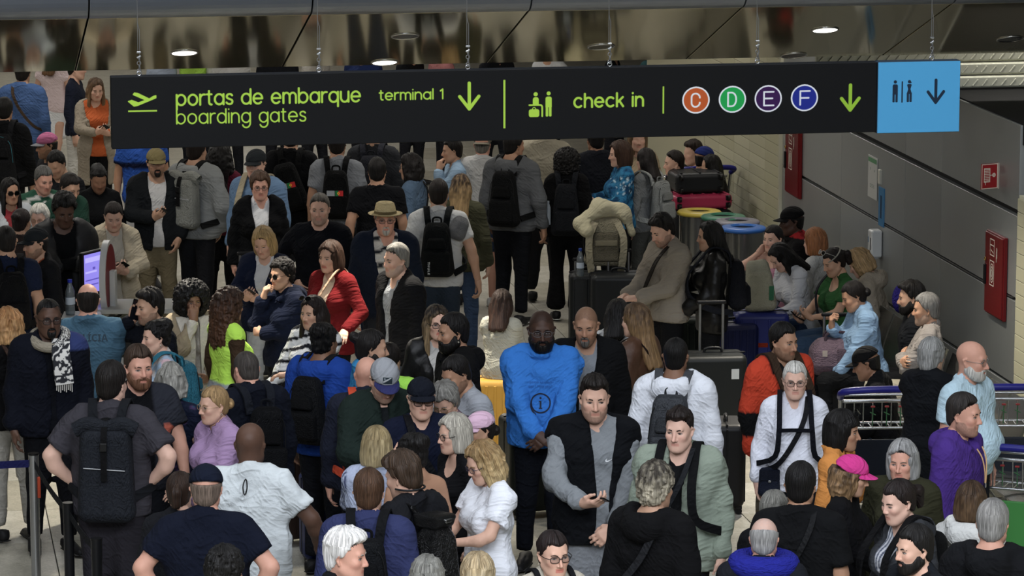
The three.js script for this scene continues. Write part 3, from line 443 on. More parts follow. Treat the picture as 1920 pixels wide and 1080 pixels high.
    const bg = soup([moved({ pos: new Float32Array(pos), idx: new Uint32Array(idx) }, rot)]); inHead(bg, 'brim', cloth(C.brim ?? C.c), cp);
    out.cap = cp;
  }
  if (p.hat) {
    const prof = [[0.001, 0.118], [0.03, 0.124], [0.055, 0.126], [0.07, 0.118], [0.079, 0.09], [0.086, 0.045], [0.09, 0.035], [0.11, 0.03], [0.135, 0.036], [0.137, 0.033], [0.11, 0.026], [0.088, 0.03]].map(([r, y]) => new THREE.Vector2(r, y));
    const hg = new THREE.LatheGeometry(prof, 32); hg.scale(1.02, 1, 1.2); hg.rotateX(-0.06); hg.translate(0, 0.012, -0.01); const ht = inHead(hg, 'hat', cloth(p.hat.c)); const bn = new THREE.CylinderGeometry(0.0865, 0.0895, 0.02, 32, 1, true); bn.scale(1.03, 1, 1.21); bn.rotateX(-0.06); bn.translate(0, 0.06, -0.01); inHead(bn, 'hat_band', cloth(p.hat.band), ht);
  }
  if (p.glasses) {
    const G = p.glasses, r = G.r ?? 0.0015, w = G.w ?? 0.024, h = G.h ?? 0.018, zf = 0.1, fr = [], up = G.up ? 0.075 : 0, list = [];
    for (const q of [-1, 1]) { const loop = []; for (let i = 0; i < 12; i++) { const t = i / 12 * 6.283, cx = Math.sign(Math.cos(t)) * Math.abs(Math.cos(t)) ** 0.7, cy = Math.sign(Math.sin(t)) * Math.abs(Math.sin(t)) ** 0.7; loop.push([q * 0.0325 + cx * w, 0.001 + cy * h, zf - Math.abs(q * 0.0325 + cx * w) * 0.16]); } list.push(tube(loop, r, 26, 5, true)); list.push(tube([[q * (0.0325 + w), 0.006, zf - 0.009], [q * 0.078, 0.008, 0.07], [q * 0.084, 0.01, -0.01]], r, 8, 5)); }
    list.push(tube([[-0.01, 0.004, zf], [0, 0.007, zf + 0.002], [0.01, 0.004, zf]], r, 6, 5));
    const gm = merge(list), mv = (g) => { if (up) { g.rotateX(-0.75); g.translate(0, up - 0.005, 0.012); } return g; };
    const go = inHead(mv(gm), G.sun ? 'sunglasses' : 'glasses', mat(G.c ?? 0x0a0a0a, { roughness: 0.3 }));
    if (G.sun || G.lens !== 0) { const ls = []; for (const q of [-1, 1]) { const d = new THREE.CircleGeometry(1, 20); d.scale(w, h, 1); d.rotateY(q * 0.15); d.translate(q * 0.0325, 0.001, zf - 0.005); ls.push(d); } inHead(mv(merge(ls)), 'lens', G.sun ? M.darkLens : M.lens, go); }
  }
  if (p.band) { const bg = new THREE.TorusGeometry(0.088, 0.006, 6, 30); bg.rotateX(Math.PI / 2 + 0.5); bg.scale(1, 1, 1.1); bg.translate(0, 0.075, -0.01); inHead(bg, 'hair_band', cloth(p.band)); }
  if (p.earring) for (const q of [-1, 1]) { const tg2 = new THREE.TorusGeometry(p.earring.r ?? 0.009, 0.0022, 6, 14); tg2.rotateY(Math.PI / 2); tg2.translate(q * 0.084, -0.048, -0.01); inHead(tg2, 'earring', mat(p.earring.c ?? 0xcfc7b0, { roughness: 0.3, metalness: 0.8 })); }
  if (p.watch) { const a = arms[p.watch.side], q = new THREE.Quaternion().setFromUnitVectors(new V3(0, 0, 1), new V3(...a.W).sub(new V3(...a.E)).normalize()), g = new THREE.TorusGeometry(a.r[2] + 0.003, 0.007, 6, 18); g.scale(1, 1, 1.6); g.applyQuaternion(q); const c = mix(a.E, a.W, 0.93); g.translate(...c); part('wrist_band', g, mat(p.watch.c ?? 0x101010, { roughness: 0.5 }), root); }
  // --- a phone in a hand is a thing of its own
  for (const q of [1, -1]) if (arms[q].P.holds === 'phone') {
    const ph = thing('smartphone', p.phone ?? 'black smartphone held by ' + p.short, 'phone'), m = root.matrixWorld; root.updateMatrixWorld(); const w = root.matrixWorld.clone().multiply(arms[q].hm).multiply(new THREE.Matrix4().makeTranslation(0, 0.085, 0.024));
    ph.position.setFromMatrixPosition(w); const bx = new V3(), by = new V3(), bz = new V3(); w.extractBasis(bx, by, bz); by.normalize(); bz.normalize(); bx.crossVectors(by, bz); ph.quaternion.setFromRotationMatrix(new THREE.Matrix4().makeBasis(bx, by, bz));
    part('case', rbox(0.074, 0.152, 0.009, 0.004), M.phone, ph); part('screen', placed(new THREE.PlaneGeometry(0.068, 0.145), 0, 0, 0.0052), mat(p.screen ?? 0x11131a, { roughness: 0.12 }), ph);
  }
  shade(root); return out;
}

// ------------------------------------------------------------------ bags and straps, each a thing of its own
function worn(o, name, label, category, group) { const t = thing(name, label, category, o.root.position.toArray(), o.root.rotation.y, group); t.scale.copy(o.root.scale); return t; }
const inT = (o, g) => { g.applyMatrix4(o.T); return g; };
function softBox(w, h, d, top = 0.8, bulge = 0.12, r = 0.06) {        // a filled fabric body: rounded, narrower at the top, bulging outwards
  const g = new RoundedBoxGeometry(w, h, d, 5, Math.min(r, d / 2.05)), p = g.attributes.position;
  for (let i = 0; i < p.count; i++) { const y = p.getY(i) / h + 0.5, s = lerp(1, top, sstep(0.45, 1, y)), b = 1 + bulge * Math.sin(Math.PI * clamp(y, 0, 1)); const n = 0.006 * vn(p.getX(i) * 16, p.getY(i) * 12, p.getZ(i) * 16); p.setXYZ(i, p.getX(i) * s + n, p.getY(i), p.getZ(i) * s * b + n); }
  g.computeVertexNormals(); return g;
}
function backpack(o, b) {
  const t = worn(o, 'backpack', b.label, 'backpack'), w = b.w ?? 0.29, h = b.h ?? 0.45, d = 0.15, tip = b.tip ?? 0, y0 = 0.46 - h / 2, z0 = -0.155 - d / 2 + 0.02, c = cloth(b.c, { roughness: 0.8 }), sc = cloth(b.strap ?? b.c), dk = cloth(0x0b0b0c);
  const lay = (g, x = 0, y = 0, z = 0) => inT(o, placed(g, x, y0 + y, z0 + z, 0, 0, tip));
  part('main_pocket', lay(softBox(w, h, d, b.kind === 'roll' ? 0.9 : 0.66, 0.2)), c, t);
  if (b.kind === 'roll') {
    const prof = [[-w / 2 - 0.012, 0.0], [-w * 0.3, 0.035], [0, 0.012], [w * 0.3, 0.035], [w / 2 + 0.012, 0.0]];
    part('rolled_top', lay(placed(tube(prof.map(([x, y]) => [x, y, 0]), 0.045, 24, 10), 0, h / 2 - 0.02, -0.01)), c, t);
    part('buckle_strap', inT(o, ribbon([[0, y0 + h / 2 + 0.045, z0 + 0.02], [0, y0 + h / 2 - 0.02, z0 - 0.075], [0, y0 + h / 2 - 0.14, z0 - d / 2 - 0.025], [0, y0 - 0.02, z0 - d / 2 - 0.026]], 0.034, 0.006, [[0, 1, -0.3], [0, 0.4, -1], [0, 0, -1], [0, 0, -1]], 14)), dk, t);
    part('buckle', lay(rbox(0.042, 0.05, 0.016, 0.005), 0, h / 2 - 0.1, -d / 2 - 0.03), M.blackPlastic, t);
    part('zip', lay(rod([-w * 0.36, 0.04, -d / 2 - 0.018], [w * 0.36, 0.055, -d / 2 - 0.018], 0.003, 6)), mat(0x9a9c9e, { roughness: 0.5 }), t);
  } else {
    part('front_pocket', lay(softBox(w * 0.8, h * 0.42, 0.06, 0.9, 0.25, 0.03), 0, -h * 0.2, -d / 2 - 0.005), c, t);
    if (b.kind === 'round' || b.h > 0.45) part('upper_pocket', lay(softBox(w * 0.58, h * 0.2, 0.04, 0.8, 0.2, 0.02), 0, h * 0.14, -d / 2 - 0.004), c, t);
    part('zip', lay(tube([[-w * 0.42, -h * 0.05, -d * 0.42], [-w * 0.3, h * 0.34, -d * 0.34], [0, h * 0.45, -d * 0.28], [w * 0.3, h * 0.34, -d * 0.34], [w * 0.42, -h * 0.05, -d * 0.42]], 0.003, 22, 5)), mat(b.edge ?? 0x050506, { roughness: 0.6 }), t);
  }
  part('grab_handle', lay(tube([[-0.035, h / 2 - 0.015, 0.03], [-0.03, h / 2 + 0.03, 0.04], [0.03, h / 2 + 0.03, 0.04], [0.035, h / 2 - 0.015, 0.03]], 0.008, 14, 6)), sc, t);
  const of = (o.jacket ? 0.042 : 0.02 + o.thick * 0.9) + o.fat * 0.02, sw = b.sw ?? 0.052, fz = o.f * 0.03 + o.fat * 0.03;
  for (const q of [-1, 1]) part('shoulder_strap', inT(o, ribbon([[q * 0.07, 0.41, -0.15], [q * 0.085, 0.49 + of, -0.125], [q * 0.095, 0.53 + of, -0.05], [q * 0.1, 0.53 + of, 0.02], [q * 0.105, 0.46 + of * 0.6, 0.09 + fz * 0.5], [q * 0.112, 0.34, 0.135 + of + fz], [q * 0.135, 0.17, 0.125 + of + fz], [q * (0.2 + of * 1.3), 0.08, 0.03], [q * 0.14, 0.03, -0.16]], sw, 0.014, [[0, 0.4, -1], [0, 0.8, -0.8], [0, 1, -0.1], [0, 1, 0.3], [0, 0.7, 0.8], [0, 0.1, 1], [q * 0.4, 0, 1], [q, 0, 0], [0, 0, -1]], 28)), sc, t);
  if (b.edge) part('side_piping', lay(tube([[w / 2, -h * 0.45, 0], [w / 2 + 0.01, 0, -0.01], [w * 0.36, h * 0.42, 0]], 0.008, 14, 6)), cloth(b.edge), t);
  if (b.red) part('side_panel', lay(softBox(0.02, h * 0.25, 0.05, 0.9, 0.1, 0.009), w / 2 + 0.012, -h * 0.1, 0), cloth(0x8e2430), t);
  if (b.chest) part('chest_strap', inT(o, ribbon([[-0.115, 0.35, 0.14 + of + fz], [0, 0.355, 0.15 + of + fz], [0.115, 0.35, 0.14 + of + fz]], 0.026, 0.008, [[0, 0, 1], [0, 0, 1], [0, 0, 1]], 8)), sc, t);
  if (b.bottle) { const bt = lay(merge([placed(new THREE.CylinderGeometry(0.03, 0.03, 0.17, 14)), placed(new THREE.CylinderGeometry(0.014, 0.028, 0.04, 14), 0, 0.105), placed(new THREE.CylinderGeometry(0.016, 0.016, 0.025, 12), 0, 0.137)]), w / 2 + 0.03, -h * 0.12, 0.01); part('water_bottle', bt, mat(0x8a9298, { roughness: 0.25 }), t); }
  if (b.coat) part('rolled_coat', inT(o, placed(softBox(0.16, 0.2, 0.12, 0.8, 0.3), -0.17, 0.4, -0.1, 0.2, 0.3, 0.4)), cloth(0x77787a, { bump: 0.03 }), t);
  if (b.flag) { part('flag_patch', lay(placed(new THREE.PlaneGeometry(0.15, 0.05), 0, 0.03, -d / 2 - 0.045, 0, Math.PI, 0)), new THREE.MeshPhysicalMaterial({ map: flagTex(), roughness: 0.8 }), t); }
  if (b.text) part('lettering', lay(placed(new THREE.PlaneGeometry(0.13, 0.03), w * 0.2, -h * 0.3, -d / 2 - 0.052, 0, Math.PI, -Math.PI / 2)), printMat(b.text, '#c9cbcc', 130, 30), t);
  shade(t); return t;
}
function crossbody(o, b) {                                            // q: the shoulder (1 = left); the bag hangs on the other hip
  const t = worn(o, b.noBag ? 'bag_strap' : 'shoulder_bag', b.label, b.noBag ? 'strap' : 'bag'), q = b.q, of = (o.jacket ? 0.045 : 0.018) + o.fat * 0.02, fz = o.f * 0.035 + o.fat * 0.04, e = b.bagAt ?? [-q * 0.2, -0.02, 0.05];
  part('strap', inT(o, ribbon([[-q * (0.21 + of), 0.06, -0.02], [-q * 0.15, 0.12, -0.12 - of], [0, 0.3, -0.13 - of], [q * 0.075, 0.46, -0.11 - of * 0.6], [q * 0.09, 0.525 + of, -0.03], [q * 0.088, 0.51 + of, 0.045], [q * 0.06, 0.42, 0.12 + of + fz * 0.6], [0, 0.29, 0.145 + of + fz], [-q * 0.11, 0.12, 0.135 + of + fz], [-q * (0.2 + of), 0.03, 0.05]], b.w ?? 0.03, 0.008, [[-q, 0, 0], [-q * 0.4, 0, -1], [0, 0, -1], [0, 0.5, -1], [0, 1, -0.2], [0, 1, 0.4], [0, 0.5, 1], [0, 0, 1], [-q * 0.4, 0, 1], [-q, 0, 0]], 36)), cloth(b.c, { roughness: 0.7 }), t);
  if (!b.noBag) {
    const [w, h, d] = b.bag, g = (x) => inT(o, x);
    part('bag_body', g(placed(softBox(w, h, d, 0.85, 0.2, 0.03), ...e)), cloth(b.bagC, { roughness: 0.55, bump: 0.01 }), t); part('flap', g(placed(softBox(w * 0.96, h * 0.4, d * 0.3, 1, 0.1, 0.012), e[0], e[1] + h * 0.26, e[2] + d * 0.48)), cloth(b.bagC, { roughness: 0.5 }), t);
    part('clasp', g(placed(rbox(0.02, 0.014, 0.01, 0.003), e[0], e[1] + h * 0.06, e[2] + d * 0.66)), M.chrome, t);
  }
  shade(t); return t;
}
function canvasTex(w, h, draw) { const c = document.createElement('canvas'); c.width = w; c.height = h; draw(c.getContext('2d')); const t = new THREE.CanvasTexture(c); t.colorSpace = THREE.SRGBColorSpace; t.anisotropy = 8; return t; }
const texCache = new Map(), onceTex = (k, f) => { if (!texCache.has(k)) texCache.set(k, f()); return texCache.get(k); };
const flagTex = () => onceTex('flag', () => canvasTex(150, 50, (g) => { g.fillStyle = '#8c8f92'; g.fillRect(0, 0, 72, 50); g.fillStyle = '#101113'; g.fillRect(72, 0, 6, 50); g.fillStyle = '#0f6a34'; g.fillRect(78, 0, 29, 50); g.fillStyle = '#b01c20'; g.fillRect(107, 0, 43, 50); g.fillStyle = '#d8b02a'; g.beginPath(); g.arc(107, 25, 12, 0, 7); g.fill(); g.fillStyle = '#b01c20'; g.fillRect(102, 19, 10, 11); }));
function printMat(text, colour, w, h, font = 'bold', draw) { return onceTex('p' + text + colour, () => new THREE.MeshPhysicalMaterial({ map: canvasTex(w * 2, h * 2, (g) => { g.clearRect(0, 0, w * 2, h * 2); g.fillStyle = colour; g.strokeStyle = colour; if (draw) return draw(g, w * 2, h * 2); g.font = font + ' ' + h * 1.7 + 'px sans-serif'; g.textAlign = 'center'; g.textBaseline = 'middle'; const m = g.measureText(text).width; g.translate(w, h); g.scale(Math.min(1.4, w * 1.9 / m), 1); g.fillText(text, 0, 0); }), transparent: true, roughness: 0.85, alphaTest: 0.4 })); }
function decal(o, garment, at, w, h, m, name = 'print', back = false) { // print laid on a garment: at in torso space
  o.root.updateMatrixWorld(true); const g = garment, T = o.root.matrixWorld.clone().multiply(o.T), c = new V3(...at).applyMatrix4(T), rot = new THREE.Euler().setFromRotationMatrix(new THREE.Matrix4().extractRotation(T).multiply(new THREE.Matrix4().makeRotationY(back ? Math.PI : 0)));
  const dg = new DecalGeometry(g, c, rot, new V3(w * o.s, h * o.s, 0.16 * o.s)); dg.applyMatrix4(new THREE.Matrix4().copy(o.root.matrixWorld).invert());
  const n = dg.attributes.normal, p = dg.attributes.position; for (let i = 0; i < p.count; i++) p.setXYZ(i, p.getX(i) + n.getX(i) * 0.0025, p.getY(i) + n.getY(i) * 0.0025, p.getZ(i) + n.getZ(i) * 0.0025);
  return part(name, dg, m, g);
}
// ------------------------------------------------------------------ luggage
function suitcase(o) {                                                // o: {pos, turn, w, h, d, c, label, ribs, ext (handle length), flat, soft, strap}
  const t = thing('suitcase', o.label, 'suitcase', o.pos, rad(o.turn ?? 0), o.group), { w, h, d } = o, y = o.flat ? 0 : 0.05, m = mat(o.c, { roughness: o.rough ?? 0.45 });
  const inner = new THREE.Group(); const put = (name, g, mm, par = t) => { if (o.flat) { g.rotateX(-Math.PI / 2); g.translate(0, d / 2, h / 2); } return part(name, g, mm, par); };
  const sh = put('shell', placed(rbox(w, h, d, 0.05, 4), 0, y + h / 2, 0), m);
  const n = o.ribs ?? 6; if (n) for (let i = 0; i < n; i++) { const x = lerp(-w * 0.38, w * 0.38, n > 1 ? i / (n - 1) : 0.5); for (const q of [-1, 1]) put('rib', placed(rbox(w * 0.05, h * 0.86, 0.012, 0.005, 1), x, y + h / 2, q * (d / 2 + 0.002)), m, sh); }
  put('zip', placed(new THREE.TorusGeometry(1, 0.006, 6, 4), 0, -9, 0), M.blackPlastic).removeFromParent();
  put('seam', merge([placed(rbox(w + 0.006, 0.012, 0.014, 0.003, 1), 0, y + h - 0.0, 0), placed(rbox(0.008, h - 0.06, 0.014, 0.003, 1), -w / 2, y + h / 2, 0), placed(rbox(0.008, h - 0.06, 0.014, 0.003, 1), w / 2, y + h / 2, 0)]), M.blackPlastic);
  put('top_handle', tube([[-0.07, y + h, 0], [-0.06, y + h + 0.03, 0], [0.06, y + h + 0.03, 0], [0.07, y + h, 0]], 0.011, 14, 8), M.blackPlastic);
  put('side_handle', tube([[w / 2, y + h * 0.4, 0], [w / 2 + 0.03, y + h * 0.42, 0], [w / 2 + 0.03, y + h * 0.6, 0], [w / 2, y + h * 0.62, 0]], 0.01, 14, 8), M.blackPlastic);
  if (o.ext) { const e = o.ext, z = -d * 0.3; for (const q of [-1, 1]) put('handle_rod', rod([q * 0.09, y + h - 0.05, z], [q * 0.09, y + h + e, z], 0.011), M.brushed); put('pull_grip', placed(rbox(0.23, 0.032, 0.03, 0.012), 0, y + h + e, z), M.blackPlastic); }
  for (const qx of [-1, 1]) for (const qz of [-1, 1]) put('wheel', merge([placed(new THREE.CylinderGeometry(0.026, 0.026, 0.022, 12), qx * (w / 2 - 0.05), y - 0.024, qz * (d / 2 - 0.04), 0, 0, Math.PI / 2), placed(rbox(0.05, 0.03, 0.05, 0.008, 1), qx * (w / 2 - 0.05), y + 0.002, qz * (d / 2 - 0.04))]), M.blackPlastic);
  if (o.strap) { put('luggage_strap', placed(rbox(w + 0.012, 0.05, d + 0.012, 0.02, 2), 0, y + h * o.strap[1], 0), cloth(o.strap[0])); }
  if (o.tag) put('luggage_sticker', placed(new THREE.PlaneGeometry(0.06, 0.08), w * 0.3, y + h * 0.82, d / 2 + 0.01), mat(0xb9bbb9));
  shade(t); return t;
}
function trolley(o) {                                                 // airport luggage trolley, its handle towards +z
  const t = thing('luggage_trolley', o.label, 'luggage trolley', o.pos, rad(o.turn ?? 0)), blue = mat(0x1c1c72, { roughness: 0.35 }), ch = M.chrome;
  part('push_handle', tube([[-0.34, 0.98, -0.02], [-0.34, 1.03, 0.07], [-0.25, 1.05, 0.1], [0.25, 1.05, 0.1], [0.34, 1.03, 0.07], [0.34, 0.98, -0.02]], 0.026, 40, 10), blue, t);
  for (const q of [-1, 1]) { part('side_frame', tube([[q * 0.34, 0.99, -0.02], [q * 0.33, 0.7, -0.08], [q * 0.3, 0.2, -0.16], [q * 0.28, 0.14, -0.5], [q * 0.2, 0.13, -0.95]], 0.016, 30, 8), ch, t); part('wheel', placed(new THREE.CylinderGeometry(0.07, 0.07, 0.04, 18), q * 0.3, 0.07, -0.16, 0, 0, Math.PI / 2), M.blackPlastic, t); }
  part('wheel', placed(new THREE.CylinderGeometry(0.06, 0.06, 0.04, 18), 0, 0.06, -0.9, 0, 0, Math.PI / 2), M.blackPlastic, t);
  const bk = part('basket', merge([rod([-0.31, 0.94, -0.06], [0.31, 0.94, -0.06], 0.014), rod([-0.31, 0.94, -0.28], [0.31, 0.94, -0.28], 0.01), rod([-0.31, 0.94, -0.06], [-0.31, 0.94, -0.28], 0.01), rod([0.31, 0.94, -0.06], [0.31, 0.94, -0.28], 0.01), rod([-0.3, 0.74, -0.07], [0.3, 0.74, -0.07], 0.01), rod([-0.3, 0.74, -0.26], [0.3, 0.74, -0.26], 0.01)]), ch, t);
  for (let i = 0; i <= 9; i++) part('basket_wire', merge([rod([-0.3 + i * 0.0667, 0.94, -0.06], [-0.3 + i * 0.0667, 0.74, -0.07], 0.005, 6), rod([-0.3 + i * 0.0667, 0.74, -0.07], [-0.3 + i * 0.0667, 0.74, -0.26], 0.005, 6)]), ch, bk);
  for (let i = 0; i < 3; i++) { const dv = part('basket_clip', placed(rbox(0.03, 0.012, 0.02, 0.004), -0.1 + i * 0.1, 0.9, -0.05), mat(0x8a2424, { roughness: 0.5 }), bk); part('clip_stem', merge([rod([-0.1 + i * 0.1, 0.9, -0.05], [-0.1 + i * 0.1, 0.76, -0.06], 0.004, 6), rod([-0.12 + i * 0.1, 0.86, -0.05], [-0.08 + i * 0.1, 0.84, -0.05], 0.004, 6)]), mat(0x2a5a34), dv); }
  part('sign_panel', placed(rbox(0.6, 0.3, 0.02, 0.01), 0, 0.5, -0.1, -0.12), mat(o.panel ?? 0x0d1420, { roughness: 0.35 }), t);
  part('platform', merge([0, 1, 2, 3, 4].map((i) => rod([-0.22 + i * 0.11, 0.15, -0.2], [-0.16 + i * 0.08, 0.14, -0.92], 0.012)).concat([rod([-0.28, 0.15, -0.3], [0.28, 0.15, -0.3], 0.012), rod([-0.2, 0.14, -0.9], [0.2, 0.14, -0.9], 0.012)])), ch, t);
  part('bumper', placed(rbox(0.66, 0.05, 0.04, 0.015), 0, 0.3, -0.13), M.brushed, t);
  shade(t); return t;
}

// ------------------------------------------------------------------ the hall
const setting = (name, m, g) => { const o = g ? new THREE.Mesh(g, m) : new THREE.Group(); o.name = name; o.userData.kind = 'structure'; scene.add(o); o.castShadow = o.receiveShadow = true; return o; };
const box = (x0, x1, y0, y1, z0, z1) => placed(new THREE.BoxGeometry(x1 - x0, y1 - y0, z1 - z0), (x0 + x1) / 2, (y0 + y1) / 2, (z0 + z1) / 2);
const specks = noiseTex(256, (i, j) => { const n = vn(i / 2.2, j / 2.2, 3) * 14 + vn(i / 31, j / 31, 6) * 9 + vn(i / 9, j / 9, 2) * 7; return [172 + n, 169 + n, 158 + n]; }, true);
const plasterT = noiseTex(128, (i, j) => 128 + 60 * vn(i / 3, j / 3, 2) + 40 * vn(i / 17, j / 17, 9));
const floorMats = [0xffffff, 0xf1f0ec, 0xe8e6e0].map((c) => new THREE.MeshPhysicalMaterial({ color: c, map: specks, roughness: 0.34, specularIntensity: 0.5 }));
const floor = setting('floor');
part('screed', box(-14, 13, -0.3, -0.022, -64, 6), mat(0x4a4844), floor);
const tileGeo = []; for (let v = 0; v < 3; v++) { const g = new RoundedBoxGeometry(0.993, 0.02, 0.993, 1, 0.003); const uv = g.attributes.uv, p = g.attributes.position; for (let i = 0; i < uv.count; i++) uv.setXY(i, p.getX(i) + v * 0.37, p.getZ(i) + v * 0.61); tileGeo.push(g); }
for (let i = 0; i < 9; i++) for (let k = 0; k < 33; k++) { const o = part('floor_tile', tileGeo[(i * 7 + k * 5) % 3], floorMats[(i * 5 + k * 3 + (i * k) % 2) % 3], floor); o.position.set(-0.377 + i, -0.012, -17.4 - k); }
{ const g = mergeGeometries([box(-14, -0.88, -0.022, -0.002, -64, 6), box(8.12, 13, -0.022, -0.002, -64, 6), box(-0.88, 8.12, -0.022, -0.002, -64, -49.9), box(-0.88, 8.12, -0.022, -0.002, -16.9, 6)]), uv = g.attributes.uv, p = g.attributes.position; for (let i = 0; i < uv.count; i++) uv.setXY(i, p.getX(i), p.getZ(i)); part('outer_paving', g, floorMats[1], floor); }

// right wall: brushed metal panels in three courses with open joints, glazed tile beyond and before them
const wallR = setting('wall_right'), X = 8.54, brush = noiseTex(256, (i, j) => 128 + 50 * vn(i / 1.3, j / 60, 2) + 26 * vn(i / 40, j / 50, 7));
const panelMats = [0x939694, 0x8e918f, 0x989b99].map((c) => new THREE.MeshPhysicalMaterial({ color: c, metalness: 0.6, roughness: 0.4, bumpMap: brush, bumpScale: 0.0006 }));
part('backing', box(X + 0.05, X + 0.4, 0, 2.64, -34.6, -27.0), mat(0x121314), wallR);
const zs0 = [-34.6, -32.376, -30.262, -29.176, -27.08], ys0 = [[0.02, 0.62], [0.645, 1.285], [1.315, 1.945], [1.995, 2.65]];
for (let c = 0; c < 4; c++) ys0.forEach(([a, b], r) => part('wall_panel', placed(rbox(0.05, b - a, zs0[c + 1] - zs0[c] - 0.006, 0.004, 1), X + 0.025, (a + b) / 2, (zs0[c] + zs0[c + 1]) / 2), panelMats[(c + r) % 3], wallR));
part('joint_trim', box(X - 0.004, X + 0.02, 1.3, 1.306, -32.4, -27.2), M.brushed, wallR);
const glaze = [0xaeaa8c, 0xb6b294, 0xa8a484].map((c) => mat(c, { roughness: 0.3 }));
const wallTiles = (x, z0, z1, w, top, start) => { part('tile_backing', box(x + 0.014, x + 0.3, 0, top, z0, z1), mat(0xc2bfa4), wallR); const nz = Math.max(1, Math.round((z1 - z0) / w)), dz = (z1 - z0) / nz, g = rbox(0.02, 0.1, dz - 0.006, 0.003, 1); for (let r = start; r * 0.105 < top - 0.02; r++) for (let c = 0; c < nz; c++) { const o = part('wall_tile', g, glaze[(r * 3 + c * 5 + (r * c) % 4) % 3], wallR); o.position.set(x + 0.01, 0.052 + r * 0.105, z0 + (c + 0.5) * dz); } };
wallTiles(X, -38.0, -34.62, 0.66, 2.65, 2); wallTiles(X - 0.02, -27.05, -25.3, 0.6, 2.12, 0);
part('corner_trim', box(X - 0.03, X + 0.03, 0, 2.65, -34.64, -34.59), mat(0xa9a690, { roughness: 0.4 }), wallR);
part('far_masonry', box(X, X + 0.3, 0, 2.65, -41, -38.02), glaze[0], wallR);
part('near_masonry', box(X, X + 0.3, 0, 2.12, -25.28, 6), glaze[0], wallR);
part('upper_masonry', box(12.6, 12.9, 0, 9.6, -64, 6), mat(0x6a6a66), wallR);
setting('roof_slab', mat(0x0d0e0f, { roughness: 0.8 }), box(X + 0.02, 12.6, 2.5, 2.662, -41, -26.99));
setting('wall_left', mat(0x6f6d66), box(-14.3, -14, 0, 9.6, -64, 6)); setting('wall_back', mat(0x55565a), box(-14, 12.6, 0, 9.6, -64.3, -64)); setting('wall_front', mat(0x77756c), box(-14, 12.6, 0, 9.6, 6, 6.3));
const ceil = setting('ceiling'); part('hall_ceiling', box(-14.3, 12.9, 9.6, 9.9, -64.3, 6.3), mat(0x8b8a84), ceil); part('concourse_ceiling', box(-14, 12.6, 3.8, 3.98, -64, -28.75), mat(0x77766f), ceil);
// the gallery the picture is taken from
setting('gallery_floor', mat(0x77756c), box(-14, 12.6, 4.4, 4.7, -1.2, 6));

// sloping metal soffit with its fascia
const soffit = setting('trim_1'), bronze = new THREE.MeshPhysicalMaterial({ color: 0xbdb596, metalness: 0.92, roughness: 0.075 }), grey = new THREE.MeshPhysicalMaterial({ color: 0x6a7079, metalness: 0.4, roughness: 0.4 });
const ang = Math.atan2(3.62 - 3.03, 1.9), len = Math.hypot(0.59, 1.9), LAMPS = [[0.68, 3.37, 0], [2.275, 3.225, 1], [3.864, 3.065, 1], [7.124, 3.355, 1], [3.887, 3.37, 0], [5.48, 3.205, 0], [7.122, 3.055, 0], [8.738, 3.205, 0]];
for (let k = -9; k < 7; k++) {
  const x0 = 1.49 + 1.594 * k + 0.006, x1 = x0 + 1.582;
  part('soffit_panel', placed(rbox(x1 - x0, 0.03, len - 0.01, 0.004, 1), (x0 + x1) / 2, 3.325 + 0.0143, -27.65 - 0.0044, -ang, 0, 0), bronze, soffit);
  const s = new THREE.Shape(); s.moveTo(0, 0); s.quadraticCurveTo(0.16, 0.02, 0.2, 0.24); s.lineTo(0.2, 1.5); s.lineTo(0.17, 1.5); s.lineTo(0.17, 0.25); s.quadraticCurveTo(0.13, 0.05, 0, 0.03);
  const fg = new THREE.ExtrudeGeometry(s, { depth: x1 - x0, bevelEnabled: false, curveSegments: 10 }); fg.rotateY(-Math.PI / 2); fg.translate(x1, 3.62, -26.7); part('fascia_panel', fg, grey, soffit);
}
part('soffit_core', box(-13, 12.5, 3.75, 6.0, -28.7, -27.2), mat(0x101010), soffit);
part('soffit_edge', box(-13, 12.5, 3.03, 3.9, -28.66, -28.61), mat(0x1a1a18), soffit);
LAMPS.forEach(([x, y, lit]) => {
  const z = -28.6 + (y - 3.03) / 0.59 * 1.9, t = thing('downlight', '', 'downlight', [x, y - 0.002, z], 0, lit ? 'glowing downlights in the sloping soffit' : 'unlit downlights in the sloping soffit'); t.userData.label = lit ? 'glowing round recessed downlight in the sloping metal soffit' : 'unlit round recessed downlight in the sloping metal soffit'; t.rotation.x = -ang;
  part('bezel', placed(new THREE.TorusGeometry(0.1, 0.008, 8, 32), 0, 0, 0, Math.PI / 2), M.chrome, t);
  const lens = part('lens', placed(new THREE.CylinderGeometry(0.092, 0.092, 0.006, 32), 0, -0.001, 0), lit ? new THREE.MeshPhysicalMaterial({ color: 0xffffff, emissive: 0xfffaf0, emissiveIntensity: 2.2 }) : mat(0x3a3d40, { roughness: 0.2, metalness: 0.8 }), t);
  if (lit) { const l = new THREE.SpotLight(0xfff6e6, 26, 0, 0.85, 0.7, 2); l.position.set(0, -0.02, 0); l.target.position.set(0, -3, 0); l.castShadow = true; l.shadow.radius = 4; t.add(l, l.target); }
});
